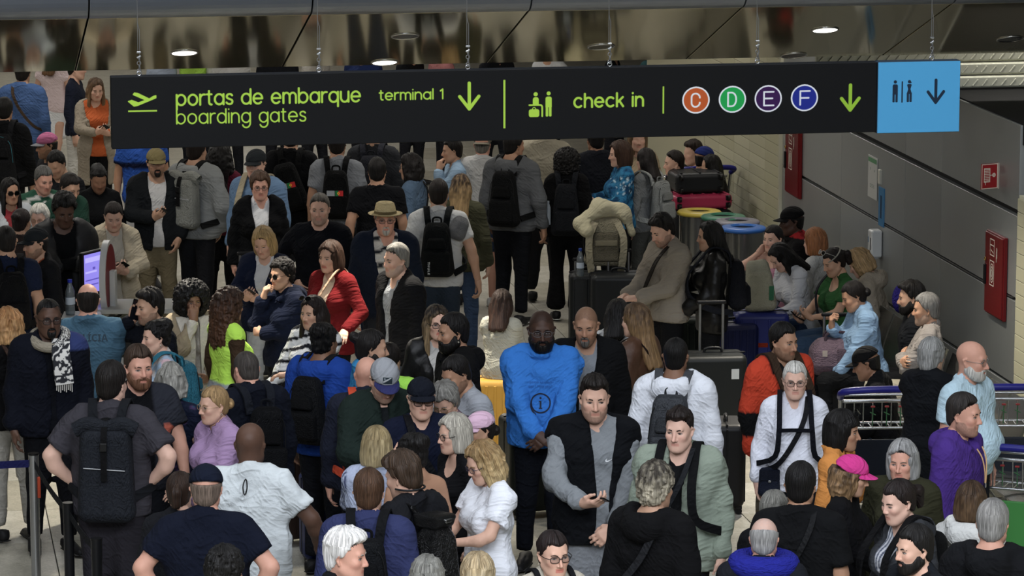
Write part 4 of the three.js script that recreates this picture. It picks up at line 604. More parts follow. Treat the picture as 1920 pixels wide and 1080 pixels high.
// luminaires: a glowing panel with an area light just below it
LUMINAIRES.forEach(([x, y, z, w, h, power]) => {
  const low = y < 5, t = thing('ceiling_luminaire', low ? 'flat white luminaire under the low concourse ceiling' : 'long white luminaire hanging high over the hall', 'luminaire', [x, y, z], 0, low ? 'concourse luminaires' : 'hall luminaires');
  part('housing', placed(rbox(w + 0.06, 0.06, h + 0.06, 0.01, 1), 0, 0.035, 0), mat(0xb0b0ae), t); part('diffuser', placed(new THREE.BoxGeometry(w, 0.008, h), 0, 0, 0), new THREE.MeshPhysicalMaterial({ color: 0xffffff, emissive: 0xfbfdff, emissiveIntensity: 1.6 }), t);
  if (!low) for (const q of [-1, 1]) part('hanger', rod([0, 0.06, q * h * 0.4], [0, 9.6 - y, q * h * 0.4], 0.006, 6), M.brushed, t);
  const l = new THREE.RectAreaLight(low ? 0xfff8ee : 0xeef4ff, power, w, h); l.position.set(0, -0.012, 0); l.rotation.x = -Math.PI / 2; t.add(l);
});
// ribbed metal shutter box lying on the roof slab
{ const t = thing('shutter_box', 'silver ribbed roller shutter housing above the metal wall', 'shutter', [10, 2.665, -29.25]); const ribs = mat(0xa9aa98, { roughness: 0.4, metalness: 0.35 });
  for (let r = 0; r < 3; r++) { const slat = part('ribbed_slat', placed(rbox(5, 0.1, 0.06, 0.02, 2), 0, 0.06 + r * 0.105, -r * 0.03), ribs, t); for (let i = 0; i < 62; i++) part('rib', placed(rbox(0.014, 0.075, 0.02, 0.006, 1), -2.46 + i * 0.08, 0.055 + r * 0.105, 0.03 - r * 0.03, 0, 0, -0.7), ribs, slat); } shade(t); }

// ------------------------------------------------------------------ the hanging direction sign
const LIME = '#a9d04a', SIGN_INK = '#0b0c0e';
// rounded stroke letters: x-height 1, y down, baseline 0; each [advance, path function]
const GL = (() => {
  const A = Math.PI, arc = (g, x, y, r, a, b, ccw) => { g.moveTo(x + r * Math.cos(a), y + r * Math.sin(a)); g.arc(x, y, r, a, b, ccw); }, ln = (g, ...p) => { g.moveTo(p[0], p[1]); for (let i = 2; i < p.length; i += 2) g.lineTo(p[i], p[i + 1]); }, O = (g) => arc(g, 0.5, -0.5, 0.5, 0, 2 * A);
  return {
    a: [1.0, (g) => { O(g); ln(g, 1, -1, 1, 0); }], b: [1.0, (g) => { O(g); ln(g, 0, -1.42, 0, 0); }], c: [0.9, (g) => arc(g, 0.5, -0.5, 0.5, -A * 0.27, A * 0.27, true)], d: [1.0, (g) => { O(g); ln(g, 1, -1.42, 1, 0); }],
    e: [1.0, (g) => { ln(g, 0.02, -0.5, 1, -0.5); g.arc(0.5, -0.5, 0.5, 0, A * 0.25, true); }], g: [1.0, (g) => { O(g); ln(g, 1, -1, 1, 0.05); g.arc(0.52, 0.05, 0.48, 0, A * 0.85); }], h: [0.88, (g) => { ln(g, 0, -1.42, 0, 0); arc(g, 0.44, -0.56, 0.44, -A, 0); g.lineTo(0.88, 0); }],
    i: [0.0, (g) => { ln(g, 0, -1, 0, 0); ln(g, 0, -1.4, 0, -1.39); }], k: [0.76, (g) => { ln(g, 0, -1.42, 0, 0); ln(g, 0.72, -1, 0.05, -0.42); ln(g, 0.3, -0.6, 0.76, 0); }], l: [0.0, (g) => ln(g, 0, -1.42, 0, 0)],
    m: [1.44, (g) => { ln(g, 0, -1, 0, 0); arc(g, 0.36, -0.64, 0.36, -A, 0); g.lineTo(0.72, 0); arc(g, 1.08, -0.64, 0.36, -A, 0); g.lineTo(1.44, 0); }], n: [0.88, (g) => { ln(g, 0, -1, 0, 0); arc(g, 0.44, -0.56, 0.44, -A, 0); g.lineTo(0.88, 0); }], o: [1.0, O],
    p: [1.0, (g) => { O(g); ln(g, 0, -1, 0, 0.42); }], q: [1.0, (g) => { O(g); ln(g, 1, -1, 1, 0.42); }], r: [0.5, (g) => { ln(g, 0, -1, 0, 0); arc(g, 0.44, -0.56, 0.44, -A, -A * 0.42); }],
    s: [0.66, (g) => { g.moveTo(0.64, -0.86); g.bezierCurveTo(0.5, -1.06, 0.02, -1.04, 0.03, -0.74); g.bezierCurveTo(0.05, -0.44, 0.68, -0.58, 0.67, -0.24); g.bezierCurveTo(0.64, 0.08, 0.12, 0.04, 0, -0.17); }], t: [0.5, (g) => { ln(g, 0.18, -1.32, 0.18, -0.26); g.quadraticCurveTo(0.18, 0, 0.46, 0); ln(g, -0.04, -1, 0.46, -1); }],
    u: [0.88, (g) => { ln(g, 0, -1, 0, -0.44); g.arc(0.44, -0.44, 0.44, A, 0, true); ln(g, 0.88, -1, 0.88, 0); }], '1': [0.34, (g) => ln(g, 0, -1.14, 0.32, -1.38, 0.32, 0)], ' ': [0.42, () => {}],
    C: [1.0, (g) => { g.moveTo(0.9, -0.95); g.bezierCurveTo(0.88, -1.5, 0.05, -1.55, 0.05, -0.95); g.lineTo(0.05, -0.45); g.bezierCurveTo(0.05, 0.15, 0.88, 0.1, 0.9, -0.45); }], D: [1.0, (g) => { ln(g, 0.05, -1.4, 0.05, 0, 0.4, 0); g.bezierCurveTo(1.05, 0, 1.05, -1.4, 0.4, -1.4); g.closePath(); }], E: [0.8, (g) => { ln(g, 0.85, -1.4, 0.05, -1.4, 0.05, 0, 0.85, 0); ln(g, 0.05, -0.72, 0.75, -0.72); }], F: [0.8, (g) => { ln(g, 0.85, -1.4, 0.05, -1.4, 0.05, 0); ln(g, 0.05, -0.7, 0.75, -0.7); }],
  };
})();
function stroke(g, text, x0, x1, base, xh, w, colour, gap = 0.34) {
  let W = 0; for (const ch of text) W += GL[ch][0] + gap; W -= gap; const sx = (x1 - x0 - w) / W; let x = x0 + w / 2;
  g.strokeStyle = colour; g.lineWidth = w; g.lineCap = g.lineJoin = 'round';
  for (const ch of text) { g.save(); g.translate(x, base); g.beginPath(); const f = { moveTo: (a, b) => g.moveTo(a * sx, b * xh), lineTo: (a, b) => g.lineTo(a * sx, b * xh), arc: (a, b, r, s, e, c) => g.ellipse(a * sx, b * xh, r * sx, r * xh, 0, s, e, !!c), bezierCurveTo: (a, b, c, d, e, h) => g.bezierCurveTo(a * sx, b * xh, c * sx, d * xh, e * sx, h * xh), quadraticCurveTo: (a, b, c, d) => g.quadraticCurveTo(a * sx, b * xh, c * sx, d * xh), closePath: () => g.closePath() }; GL[ch][1](f); g.stroke(); g.restore(); x += (GL[ch][0] + gap) * sx; }
}
const arrow = (g, x, y0, y1, hw, w, c) => { g.strokeStyle = c; g.lineWidth = w; g.lineCap = g.lineJoin = 'round'; g.beginPath(); g.moveTo(x, y0); g.lineTo(x, y1); g.moveTo(x - hw, y1 - hw * 1.35); g.lineTo(x, y1); g.lineTo(x + hw, y1 - hw * 1.35); g.stroke(); };
const blob = (g, c, ...p) => { g.fillStyle = c; g.beginPath(); g.roundRect(...p); g.fill(); }, dot = (g, c, x, y, r) => { g.fillStyle = c; g.beginPath(); g.arc(x, y, r, 0, 7); g.fill(); };
function signFace(g) {                                                // 1438 x 135 units, drawn at 1.42 pixels each
  g.scale(1.42, 1.42); g.fillStyle = SIGN_INK; g.fillRect(0, 0, 1450, 140);
  // plane over a runway line
  g.fillStyle = LIME; g.beginPath(); for (const [x, y] of [[30, 46], [36, 44], [48, 49], [62, 44], [39, 33], [41, 30], [47, 31], [68, 42], [76, 37], [80, 36], [80, 40], [46, 54], [40, 55]]) g.lineTo(x, y); g.closePath(); g.lineJoin = 'round'; g.lineWidth = 2.4; g.strokeStyle = LIME; g.fill(); g.stroke(); g.fillRect(29, 63, 53, 3.2);
  stroke(g, 'portas de embarque', 116, 458, 55, 19.5, 4.1, LIME); stroke(g, 'boarding gates', 116, 356, 90.5, 18.6, 3.1, LIME); stroke(g, 'terminal 1', 491, 612, 53, 13.4, 3.1, LIME);
  arrow(g, 660, 24, 74, 18, 6.6, LIME); g.fillStyle = LIME; g.fillRect(724, 19, 4, 94);
  // check-in desk with a person, a case and a traveller
  dot(g, LIME, 785, 48, 4.2); blob(g, LIME, 779.5, 53.5, 11.5, 15, [5, 5, 0, 0]); g.strokeStyle = LIME; g.lineWidth = 3.4; g.beginPath(); g.moveTo(773, 69); g.lineTo(793, 69); g.quadraticCurveTo(797.5, 69, 797.5, 75); g.lineTo(797.5, 91); g.stroke(); blob(g, LIME, 772, 77, 20, 15.5, 4); g.lineWidth = 1.8; g.beginPath(); g.arc(782, 77, 3.2, Math.PI, 0); g.stroke();
  dot(g, LIME, 809.5, 47, 4); blob(g, LIME, 803.5, 53, 12, 21, [4, 4, 0, 0]); blob(g, LIME, 803.8, 70, 5.2, 22, 2); blob(g, LIME, 810, 70, 5.2, 22, 2);
  stroke(g, 'check in', 856, 991, 75, 18, 4.4, LIME, 0.38); g.fillStyle = LIME; g.fillRect(1026, 38, 3.2, 53);
  for (const [x, c, l] of [[1090, '#b8562a', 'C'], [1160, '#1f9c4c', 'D'], [1229, '#36184a', 'E'], [1299, '#1e2a86', 'F']]) { dot(g, '#e4e6ea', x, 66, 26.5); dot(g, c, x, 66, 23.4); stroke(g, l, x - 11, x + 11, 79.5, 19, 3.4, '#dfe2e6'); }
  arrow(g, 1388, 43, 92, 17, 7, '#94bd3c');
}
function blueFace(g) {                                                // 157 x 132 units, drawn at 2.6 pixels each
  const k = '#1b2a3c'; g.scale(2.6, 2.6); g.fillStyle = '#4f9fd0'; g.fillRect(0, 0, 160, 140);
  dot(g, k, 33, 37, 3.1); blob(g, k, 28, 41.5, 10, 19, [3, 3, 0, 0]); blob(g, k, 28, 57, 4.3, 18, 1.5); blob(g, k, 33.7, 57, 4.3, 18, 1.5); blob(g, k, 45, 36, 2.6, 40, 1.2);
  dot(g, k, 60, 37, 3.1); dot(g, k, 62.5, 38.5, 1.6); g.fillStyle = k; g.beginPath(); for (const [x, y] of [[55.5, 43], [57, 41.5], [63, 41.5], [64.5, 43], [62.2, 51], [65, 60], [55, 60], [57.8, 51]]) g.lineTo(x, y); g.closePath(); g.fill(); blob(g, k, 55.3, 57, 4.3, 18, 1.5); blob(g, k, 60.6, 57, 4.3, 18, 1.5);
  arrow(g, 111, 35, 77, 15, 5.6, k);
}
{
  const y0 = 3.042, h = 0.471, xa = 1.476, xb = 6.567, xc = 7.144, zf = -24, ink = mat(0x0b0c0e, { roughness: 0.55 });
  const t = thing('hanging_sign', 'long black hanging direction sign with lime lettering', 'sign', [(xa + xb) / 2, y0, zf]);
  part('sign_body', placed(rbox(xb - xa, h, 0.09, 0.006, 1), 0, h / 2, -0.047), ink, t);
  part('sign_face', placed(new THREE.PlaneGeometry(xb - xa - 0.012, h - 0.01), 0, h / 2, 0.0012), new THREE.MeshPhysicalMaterial({ map: canvasTex(2042, 192, signFace), roughness: 0.55, specularIntensity: 0.3 }), t);
  const b = thing('restroom_sign', 'light blue square toilet sign with arrow', 'sign', [(xb + xc) / 2, y0 - 0.005, zf]);
  part('sign_body', placed(rbox(xc - xb - 0.004, h + 0.012, 0.09, 0.006, 1), 0, h / 2, -0.045), mat(0x2a3a4a, { roughness: 0.5 }), b);
  part('sign_face', placed(new THREE.PlaneGeometry(xc - xb - 0.012, h + 0.004), 0, h / 2, 0.0032), new THREE.MeshPhysicalMaterial({ map: canvasTex(408, 343, blueFace), roughness: 0.5, specularIntensity: 0.3 }), b);
  for (const p of [[1.663, 3.518, -24.045], [2.83, 3.517, -24.045], [3.811, 3.512, -24.045], [4.758, 3.504, -24.045], [5.757, 3.495, -24.045], [6.954, 3.494, -24.045]]) {
    const w = thing('hanging_wire', 'thin steel wire with eye bolt holding up the hanging sign', 'wire', [p[0], y0 + h, -24.045], 0, 'wires of the hanging sign');
    part('cable', merge([rod([-0.006, 0.16, 0], [-0.006, 6.05, 0], 0.0028, 6), rod([0.006, 0.02, 0], [0.006, 0.3, 0], 0.0028, 6), rod([0.004, 0.3, 0], [-0.006, 0.34, 0], 0.0028, 6)]), M.brushed, w); part('eye_bolt', placed(new THREE.TorusGeometry(0.014, 0.004, 6, 16), 0, 0.014, 0), M.chrome, w); part('chain_link', merge([0.03, 0.055, 0.08, 0.105].map((y, i) => placed(new THREE.TorusGeometry(0.012, 0.003, 5, 12), 0, y, 0, 0, i % 2 * 1.57))), M.brushed, w);
    part('clamp', merge([placed(rbox(0.03, 0.014, 0.016, 0.004, 1), 0, 0.15, 0), placed(rbox(0.03, 0.014, 0.016, 0.004, 1), 0, 0.12, 0, 0, 0, 0.5)]), M.chrome, w);
  }
}

// ------------------------------------------------------------------ the crowd
const K = 0x0d0e10, NV = 0x10172a, DG = 0x232427, WH = 0xc9cacb, JN = 0x223048;   // black, navy, dark grey, white, denim
const stripes = (a, b, w, duty) => { const A = lin(a), B = lin(b); return (x, y, z, c, X, Y, Z) => { const t = ((y + 0.25 * Math.abs(x) + 0.012 * vn(x * 9, y * 9, z * 9)) / w % 1 + 1) % 1, s = t < duty ? A : B; c[0] = s[0]; c[1] = s[1]; c[2] = s[2]; }; };
const blotch = (list, fr, seed = 1) => { const C = list.map(lin); return (x, y, z, c) => { const n = clamp((vn(x * fr, y * fr, z * fr + seed) * 0.75 + vn(x * fr * 2.1, y * fr * 2.1, z * fr * 2.1) * 0.35) * 0.5 + 0.5, 0, 0.999), s = C[Math.floor(n * C.length)]; c[0] = s[0]; c[1] = s[1]; c[2] = s[2]; }; };
const zones = (fn) => (x, y, z, c, X, Y, Z) => { const s = lin(fn(x, y, z, X, Y, Z)); c[0] = s[0]; c[1] = s[1]; c[2] = s[2]; };
const Q = {};                                                         // figures that carry something, by a short key
const P = (p) => { const o = person(p); if (p.key) Q[p.key] = o; if (p.bp) backpack(o, p.bp); if (p.cross) crossbody(o, p.cross); return o; };

// far end of the hall
P({ pos: [1.54, -40.476], face: 162.82, H: 1.8, lod: 3, skin: 'olive', hair: { s: 'short', c: 0x17110d }, top: { c: 0x3d5a8a, infl: 0.025 }, legs: { c: 0x20242c }, label: 'person in blue denim shirt seen from behind with brown crossbody strap', cross: { q: 1, c: 0x3b2d20, label: 'brown leather strap worn over a blue denim shirt', noBag: 1 } });
P({ pos: [1.235, -37.397], face: 168.108, H: 1.78, lod: 3, skin: 'tan', hair: { s: 'short', c: 0x0d0b0a }, top: { c: K, infl: 0.025 }, legs: { c: K }, label: 'person in black jacket with a teal edged pack', bp: { c: 0x141518, edge: 0x1d6a78, h: 0.5, label: 'black backpack with teal edging on a black jacket' } });
P({ pos: [2.026, -43.673], face: 147.343, H: 1.7, sex: 'f', lod: 3, skin: 'fair', hair: { s: 'long', c: 0x6a4a2c }, top: { c: 0xd8c3c6, sleeve: 'short' }, legs: { kind: 'skirt', c: 0xd5d8dc, len: -0.42 }, shoes: 0xcfcfcf, step: 0.12, label: 'person in white skirt and pale pink top walking away' });
P({ pos: [2.285, -39.91], face: 11.723, H: 1.68, sex: 'f', lod: 2, skin: 'fair', eyes: 'down', head: { tilt: 14 }, hair: { s: 'long', c: 0x4c3724, c2: 0x7a5c3c, len: 0.16, front: 1 }, top: { c: 0xb5531c }, jacket: { c: 0x8a8070, open: 0.085, hem: -0.42, infl: 0.03, name: 'cardigan' }, R: 'phone', L: 'assist', legs: { c: K }, short: 'person in beige cardigan', phone: 'black smartphone in the hands of person in orange top', label: 'person in long beige cardigan over orange top looking at phone' });
P({ pos: [2.156, -41.488], face: 77.025, H: 1.72, lod: 3, skin: 'fair', hair: { s: 'short', c: 0x1a1512 }, top: { c: 0x1b2030 }, legs: { c: 0xb9b7b0 }, label: 'person in dark navy top and pale trousers behind beige cardigan' });
P({ pos: [1.577, -35.268], face: -72.561, H: 1.7, lod: 2, skin: 'tan', hair: { s: 'ring', c: 0x14100e }, cap: { c: 0xa2567c, brim: 0x6b6d72 }, stubble: 0x120d0a, top: { c: DG }, legs: { c: K }, label: 'person in mauve pink cap with grey brim' });
P({ pos: [1.621, -34.149], face: -32.718, H: 1.7, lod: 3, skin: 'olive', eyes: 'down', head: { tilt: 28 }, hair: { s: 'short', c: 0x0d0b0a }, top: { c: 0x1b1c20 }, legs: { c: K }, label: 'bareheaded person in black top looking down beside mauve cap' });
P({ pos: [1.412, -33.202], face: 22.564, H: 1.68, lod: 2, skin: 'ruddy', eyes: 'down', head: { tilt: 16 }, hair: { s: 'short', c: 0x5b5a57 }, top: { fn: stripes(0x1f4a38, 0xb9b9b4, 0.09, 0.6) }, legs: { c: NV }, label: 'person in green and white striped shirt looking down' });
P({ pos: [1.595, -32.609], face: 37.2, H: 1.7, lod: 2, skin: 'olive', eyes: 'down', head: { tilt: 24 }, hair: { s: 'short', c: 0x17110d }, top: { c: 0x18382c, infl: 0.025, collar: 'shirt' }, legs: { c: K }, label: 'person in plain bottle green sweater looking down' });
P({ pos: [1.924, -33.443], face: 6.708, H: 1.64, sex: 'f', lod: 3, skin: 'brown', eyes: 'down', head: { tilt: 22 }, hair: { s: 'updo', c: 0x0a0808 }, top: { c: K, infl: 0.025 }, legs: { c: K }, label: 'person in plain black sweater looking down beside bottle green sweater' });
P({ pos: [1.116, -32.873], face: 18.056, H: 1.62, sex: 'f', lod: 2, skin: 'tan', hair: { s: 'long', c: 0x0d0a09, front: 1 }, glasses: { sun: 1, c: 0x151515, w: 0.027, h: 0.021 }, top: { c: 0x84292f }, jacket: { c: 0xa9adb0, open: 0.05 }, legs: { c: K }, label: 'person in large sunglasses, grey jacket and red top' });
P({ pos: [1.459, -30.353], face: 7.248, H: 1.86, lod: 2, skin: 'dark', eyes: 'down', head: { tilt: 24 }, hair: { s: 'curly', c: 0x090807 }, top: { c: 0x08090b }, jacket: { c: 0x101113, open: 0.05, hood: 1, rough: 0.6 }, legs: { c: K }, R: 'fold', L: 'down', watch: { side: -1, c: 0x8a8a8a }, label: 'person in black hooded jacket with silver wristwatch looking down' });
P({ pos: [1.314, -31.37], face: -17.398, H: 1.6, sex: 'f', lod: 3, skin: 'pale', hair: { s: 'crop', c: 0xcfcbc0 }, glasses: { c: 0x8a6a30 }, top: { c: 0xa9b4c0, infl: 0.025 }, legs: { c: DG }, label: 'person with thin gold glasses in pale blue top' });
P({ pos: [1.136, -31.044], face: 147.904, H: 1.62, sex: 'f', lod: 3, skin: 'olive', hair: { s: 'bun', c: 0x1c1210, y: 0.06 }, top: { c: 0x2a2220 }, legs: { c: K }, label: 'person in brown top seen from behind beside pale blue top' });
P({ pos: [1.217, -29.465], face: -67.365, H: 1.7, lod: 2, skin: 'olive', stubble: 0x1a1512, hair: { s: 'ring', c: 0x14110f }, cap: { c: 0x1b1f22 }, top: { c: 0xa0471e }, jacket: { c: 0x101114, open: 0.06, infl: 0.04 }, legs: { c: K }, label: 'person in dark cap and rust orange shirt under black jacket' });
P({ pos: [0.951, -29.012], face: 188.123, H: 1.8, lod: 2, skin: 'olive', scalp: 0x100d0b, hair: { s: 'buzz', c: 0x15110f }, top: { c: 0x141d33, sleeve: 'short' }, legs: { c: K }, bp: { c: 0x0b0c0e, label: 'black backpack on navy tee' }, label: 'person in navy tee with black backpack seen from behind' });
P({ pos: [1.907, -31.023], face: 8.482, H: 1.68, sex: 'f', lod: 1, hands: 1, skin: 'fair', eyes: 'down', head: { tilt: 22, turn: -8 }, hair: { s: 'bun', c: 0x1d1512, y: -0.02 }, top: { c: 0xa9a394, neck: 'v' }, jacket: { c: 0xa59a82, open: 0.045, collar: 'high', infl: 0.05, hem: -0.1, fold: 0.012, name: 'sherpa_coat' }, R: 'phone', L: 'assist', legs: { c: 0x6f7058, wide: 0.07 }, short: 'person in cream sherpa coat', label: 'person in cream sherpa coat looking down at phone' });
P({ pos: [2.458, -33.569], face: 3.813, H: 1.76, lod: 1, skin: 'olive', beard: { c: 0x17110d, kind: 'goatee', len: 0.006 }, stubble: 0x1a1310, hair: { s: 'ring', c: 0x17110d }, cap: { c: 0x7d7148 }, top: { c: 0xb7b6b4 }, jacket: { c: 0x14171a, open: 0.05, hood: 1 }, R: 'phone', L: 'pocket', legs: { c: 0x6a6048, wide: 0.06 }, short: 'person in khaki cap', label: 'person in khaki cap and black hooded jacket holding phone' });
P({ pos: [2.519, -36.249], face: 1.024, H: 1.74, lod: 3, skin: 'tan', hair: { s: 'short', c: 0x14100e }, top: { sleeve: 'short', fn: zones((x, y) => (y > 0.26 && y < 0.33 ? 0x0c1430 : 0x1c4a9e)) }, legs: { c: 0xb2b4b8 }, label: 'person in royal blue polo and pale trousers' });
P({ pos: [2.829, -33.718], face: 145.204, H: 1.84, lod: 2, skin: 'olive', hair: { s: 'short', c: 0x1c130e }, top: { c: 0x7a7d7c, hood: 1, infl: 0.035 }, legs: { c: 0x1b1c20 }, R: 'pocket', bp: { c: 0x7b7d76, kind: 'roll', strap: 0x131414, label: 'light grey roll top backpack on grey hoodie' }, label: 'person in light grey hoodie with roll top backpack seen from behind' });
P({ pos: [3.101, -34.26], face: 164.828, H: 1.7, lod: 3, sex: 'f', skin: 'brown', hair: { s: 'mane', c: 0x0c0a09, len: 0.08 }, top: { c: 0x5a1a2c }, legs: { c: K }, bp: { c: 0x1a1416, edge: 0xa04a50, label: 'dark backpack with coral edging on maroon top' }, label: 'person in maroon top with coral edged backpack' });
P({ pos: [3.325, -33.048], face: -30.745, H: 1.8, lod: 2, skin: 'fair', hair: { s: 'ring', c: 0x2a1d14 }, cap: { c: 0x23272a }, top: { c: 0x5d7a9a, infl: 0.025, collar: 'shirt', neck: 'v' }, legs: { c: NV }, bp: { c: 0x8a8068, strap: 0x9a8f74, label: 'beige backpack worn over a pale denim shirt' }, label: 'person in dark cap and pale blue denim shirt' });
P({ pos: [3.273, -32.322], face: -0.783, H: 1.7, sex: 'f', lod: 1, skin: 'ruddy', hair: { s: 'crop', c: 0x4a3322 }, glasses: { c: 0x3a2a20 }, top: { c: WH, neck: 'v', collar: 'shirt' }, jacket: { c: 0x0b0c0e, open: 0.05, puff: 1, hood: 1, infl: 0.045 }, legs: { c: 0x14161a }, label: 'person in black puffer jacket over white shirt wearing glasses' });
P({ pos: [3.037, -29.576], face: -25.864, H: 1.66, sex: 'f', lod: 1, hands: 1, skin: 'fair', eyes: 'down', head: { tilt: 24 }, hair: { s: 'bob', c: 0xb0905a, len: 0.1, rc: 0.006 }, top: { c: 0xc2c4c6, neck: 'v' }, jacket: { c: 0x121a30, open: 0.045, infl: 0.03, name: 'cardigan' }, R: 'phone', L: 'assist', legs: { c: 0xa9aeb2 }, short: 'person in navy cardigan', label: 'person in navy cardigan over white top reading phone' });
P({ pos: [3.58, -30.424], face: -14.71, H: 1.78, lod: 1, skin: 'fair', stubble: 0x6a6058, hair: { s: 'neat', c: 0x58524a, rc: 0.012 }, top: { c: 0x0a0c12, infl: 0.02, neckR: 0.072 }, legs: { c: K }, R: 'hips', L: 'down', label: 'person in plain black sweater facing forward, one hand on hip' });
P({ pos: [3.814, -34.726], face: 168.732, H: 1.8, lod: 3, skin: 'olive', hair: { s: 'short', c: 0x0d0b0a }, top: { c: K, infl: 0.025 }, legs: { c: K }, key: 'flagA', bp: { c: 0x0b0c0d, flag: 1, tip: -0.25, label: 'black backpack with flag patch hanging tilted' }, label: 'person in black whose tilted backpack bears a flag patch' });
P({ pos: [4.197, -34.267], face: 169.017, H: 1.78, lod: 2, skin: 'tan', hair: { s: 'neat', c: 0x17110d }, top: { c: 0x777b80, sleeve: 'short' }, legs: { c: K }, key: 'flagB', bp: { c: 0x0a0b0c, flag: 1, label: 'black backpack with flag patch on grey tee' }, label: 'person in grey tee with flag patched backpack' });
P({ pos: [4.364, -32.715], face: 170.402, H: 1.74, lod: 2, skin: 'tan', hair: { s: 'short', c: 0x100d0b, rc: 0.01 }, top: { c: 0x0c0d10, sleeve: 'short' }, legs: { c: JN }, L: 'back', label: 'person in black tee without bag, seen from behind, by straw hat' });
P({ pos: [4.661, -35.193], face: 164.456, H: 1.78, lod: 3, skin: 'olive', hair: { s: 'short', c: 0x100d0b }, top: { c: 0x2a2c30 }, legs: { c: K }, bp: { c: 0x24262e, h: 0.56, label: 'large charcoal backpack with grab handle' }, label: 'person carrying a large charcoal backpack' });
P({ pos: [4.791, -33.483], face: -118.143, H: 1.66, sex: 'f', lod: 2, skin: 'olive', hair: { s: 'wavy', c: 0x140f0d, len: 0.1 }, glasses: { c: 0x101010 }, top: { c: 0x4a6077, infl: 0.03, name: 'denim_jacket' }, legs: { c: K }, cross: { q: -1, c: 0x101010, noBag: 1, label: 'thin black strap across a denim jacket' }, label: 'person in blue denim jacket with thin black strap facing away' });
P({ pos: [5.383, -34.788], face: -88.796, H: 1.62, lod: 2, skin: 'olive', hair: { s: 'short', c: 0x120e0c }, top: { c: 0x7f9ab2, infl: 0.025 }, legs: { c: NV }, L: 'chin', label: 'person in light blue shirt with hand near chin' });
P({ pos: [4.025, -29.7], face: -3.718, H: 1.8, lod: 1, skin: 'ruddy', beard: { c: 0xa8a49c, kind: 'goatee', len: 0.004 }, hair: { s: 'ring', c: 0x8d8a84 }, hat: { c: 0xc9b583, band: 0xa08c5e }, glasses: { c: 0x1a1a1a }, top: { fn: stripes(0xc4c2bb, 0x22262c, 0.11, 0.72), neck: 'v', collar: 'shirt' }, jacket: { c: 0x141c2c, open: 0.06, infl: 0.04, collar: 'high' }, legs: { c: 0x22262e }, label: 'person in straw trilby hat and navy jacket' });
P({ pos: [3.881, -27.862], face: -65.929, H: 1.76, lod: 1, skin: 'fair', stubble: 0x7a736a, hair: { s: 'short', c: 0x77746d, rc: 0.014 }, brow: 0x3a342e, top: { c: 0x7c7f82, collar: 'shirt', neck: 'v' }, jacket: { c: 0x0b0b0d, open: 0.05, infl: 0.045 }, legs: { c: 0x3a3d42 }, label: 'person in open black jacket over grey shirt facing sideways' });
P({ pos: [3.447, -28.54], face: -44.886, H: 1.68, sex: 'f', lod: 1, hands: 1, skin: 'fair', lip: 1, hair: { s: 'bob', c: 0x38251a, len: 0.09, rc: 0.004 }, top: { c: 0xc0a890, neck: 'v' }, jacket: { c: 0x640c10, open: 0.035, infl: 0.028, collar: 'high', name: 'cardigan' }, legs: { c: K }, R: 'down', L: { w: [0.28, 0.1, 0.2], f: [0.5, -0.2, 0.8], n: [-0.3, -1, 0], e: [0.6, -0.6, -0.6] }, cross: { q: 1, c: 0xa98a70, w: 0.018, noBag: 1, label: 'thin tan strap across a red cardigan' }, label: 'person in bright red cardigan with thin tan strap' });
P({ pos: [4.645, -30.909], face: 167.454, H: 1.8, lod: 1, hands: 1, seen: 0.0085, skin: 'olive', hair: { s: 'neat', c: 0x1c140f }, top: { c: 0xb9bab8, sleeve: 'short' }, legs: { c: 0x2a3542 }, L: 'back', R: { w: [0.33, -0.07, -0.02], f: [0.2, -1, 0], n: [-1, 0, 0], c: 0.7 }, key: 'thule', bp: { c: 0x101314, kind: 'round', red: 1, coat: 1, text: 'THULE', label: 'black backpack with white lettering on white tee' }, label: 'person in white tee with lettered black backpack, holding hands' });
P({ pos: [5.006, -31.991], face: 161.106, H: 1.68, sex: 'f', lod: 1, seen: 0.0085, skin: 'fair', hair: { s: 'long', c: 0x2e2018, c2: 0x9a7c4e, len: 0.32 }, top: { c: 0x3a3a28, infl: 0.035 }, legs: { c: 0x2e3f58 }, L: { w: [0.3, -0.06, -0.02], f: [0.2, -1, 0], n: [-1, 0, 0], c: 0.7 }, label: 'person in olive jacket and jeans holding hands with white tee' });
P({ pos: [5.638, -34.713], face: 162.774, H: 1.68, lod: 2, seen: 0.0105, skin: 'ruddy', hair: { s: 'ring', c: 0x6b675f }, cap: { c: 0x6e695a, back: 1 }, top: { c: 0xb0b0ae, infl: 0.022, sleeve: 'short' }, legs: { kind: 'shorts', c: 0x26344c }, shoes: 0xbdbdbd, label: 'person in grey cap, white top and denim shorts' });
P({ pos: [5.757, -33.724], face: 150.312, H: 1.82, lod: 1, hands: 1, seen: 0.0085, skin: 'tan', hair: { s: 'neat', c: 0x120e0c }, head: { turn: -25 }, top: { c: 0x4e5052, hood: 1, infl: 0.03 }, legs: { c: 0x0d0f14 }, shoes: 0x17181a, sole: 0xd0d0cc, R: { w: [0.28, -0.07, 0.05], f: [0.1, -1, 0.2], n: [-1, 0, 0], c: 0.45 }, watch: { side: -1 }, bp: { c: 0x0a0b0c, kind: 'round', h: 0.5, label: 'plain black backpack on dark grey hoodie' }, label: 'person in dark grey hoodie with plain black backpack' });
P({ pos: [6.253, -34.811], face: 165.818, H: 1.84, lod: 3, skin: 'fair', hair: { s: 'short', c: 0x3a2a1c }, top: { c: 0x938c78, infl: 0.025, sleeve: 'short' }, legs: { c: DG }, label: 'tall person in tan shirt seen from behind' });
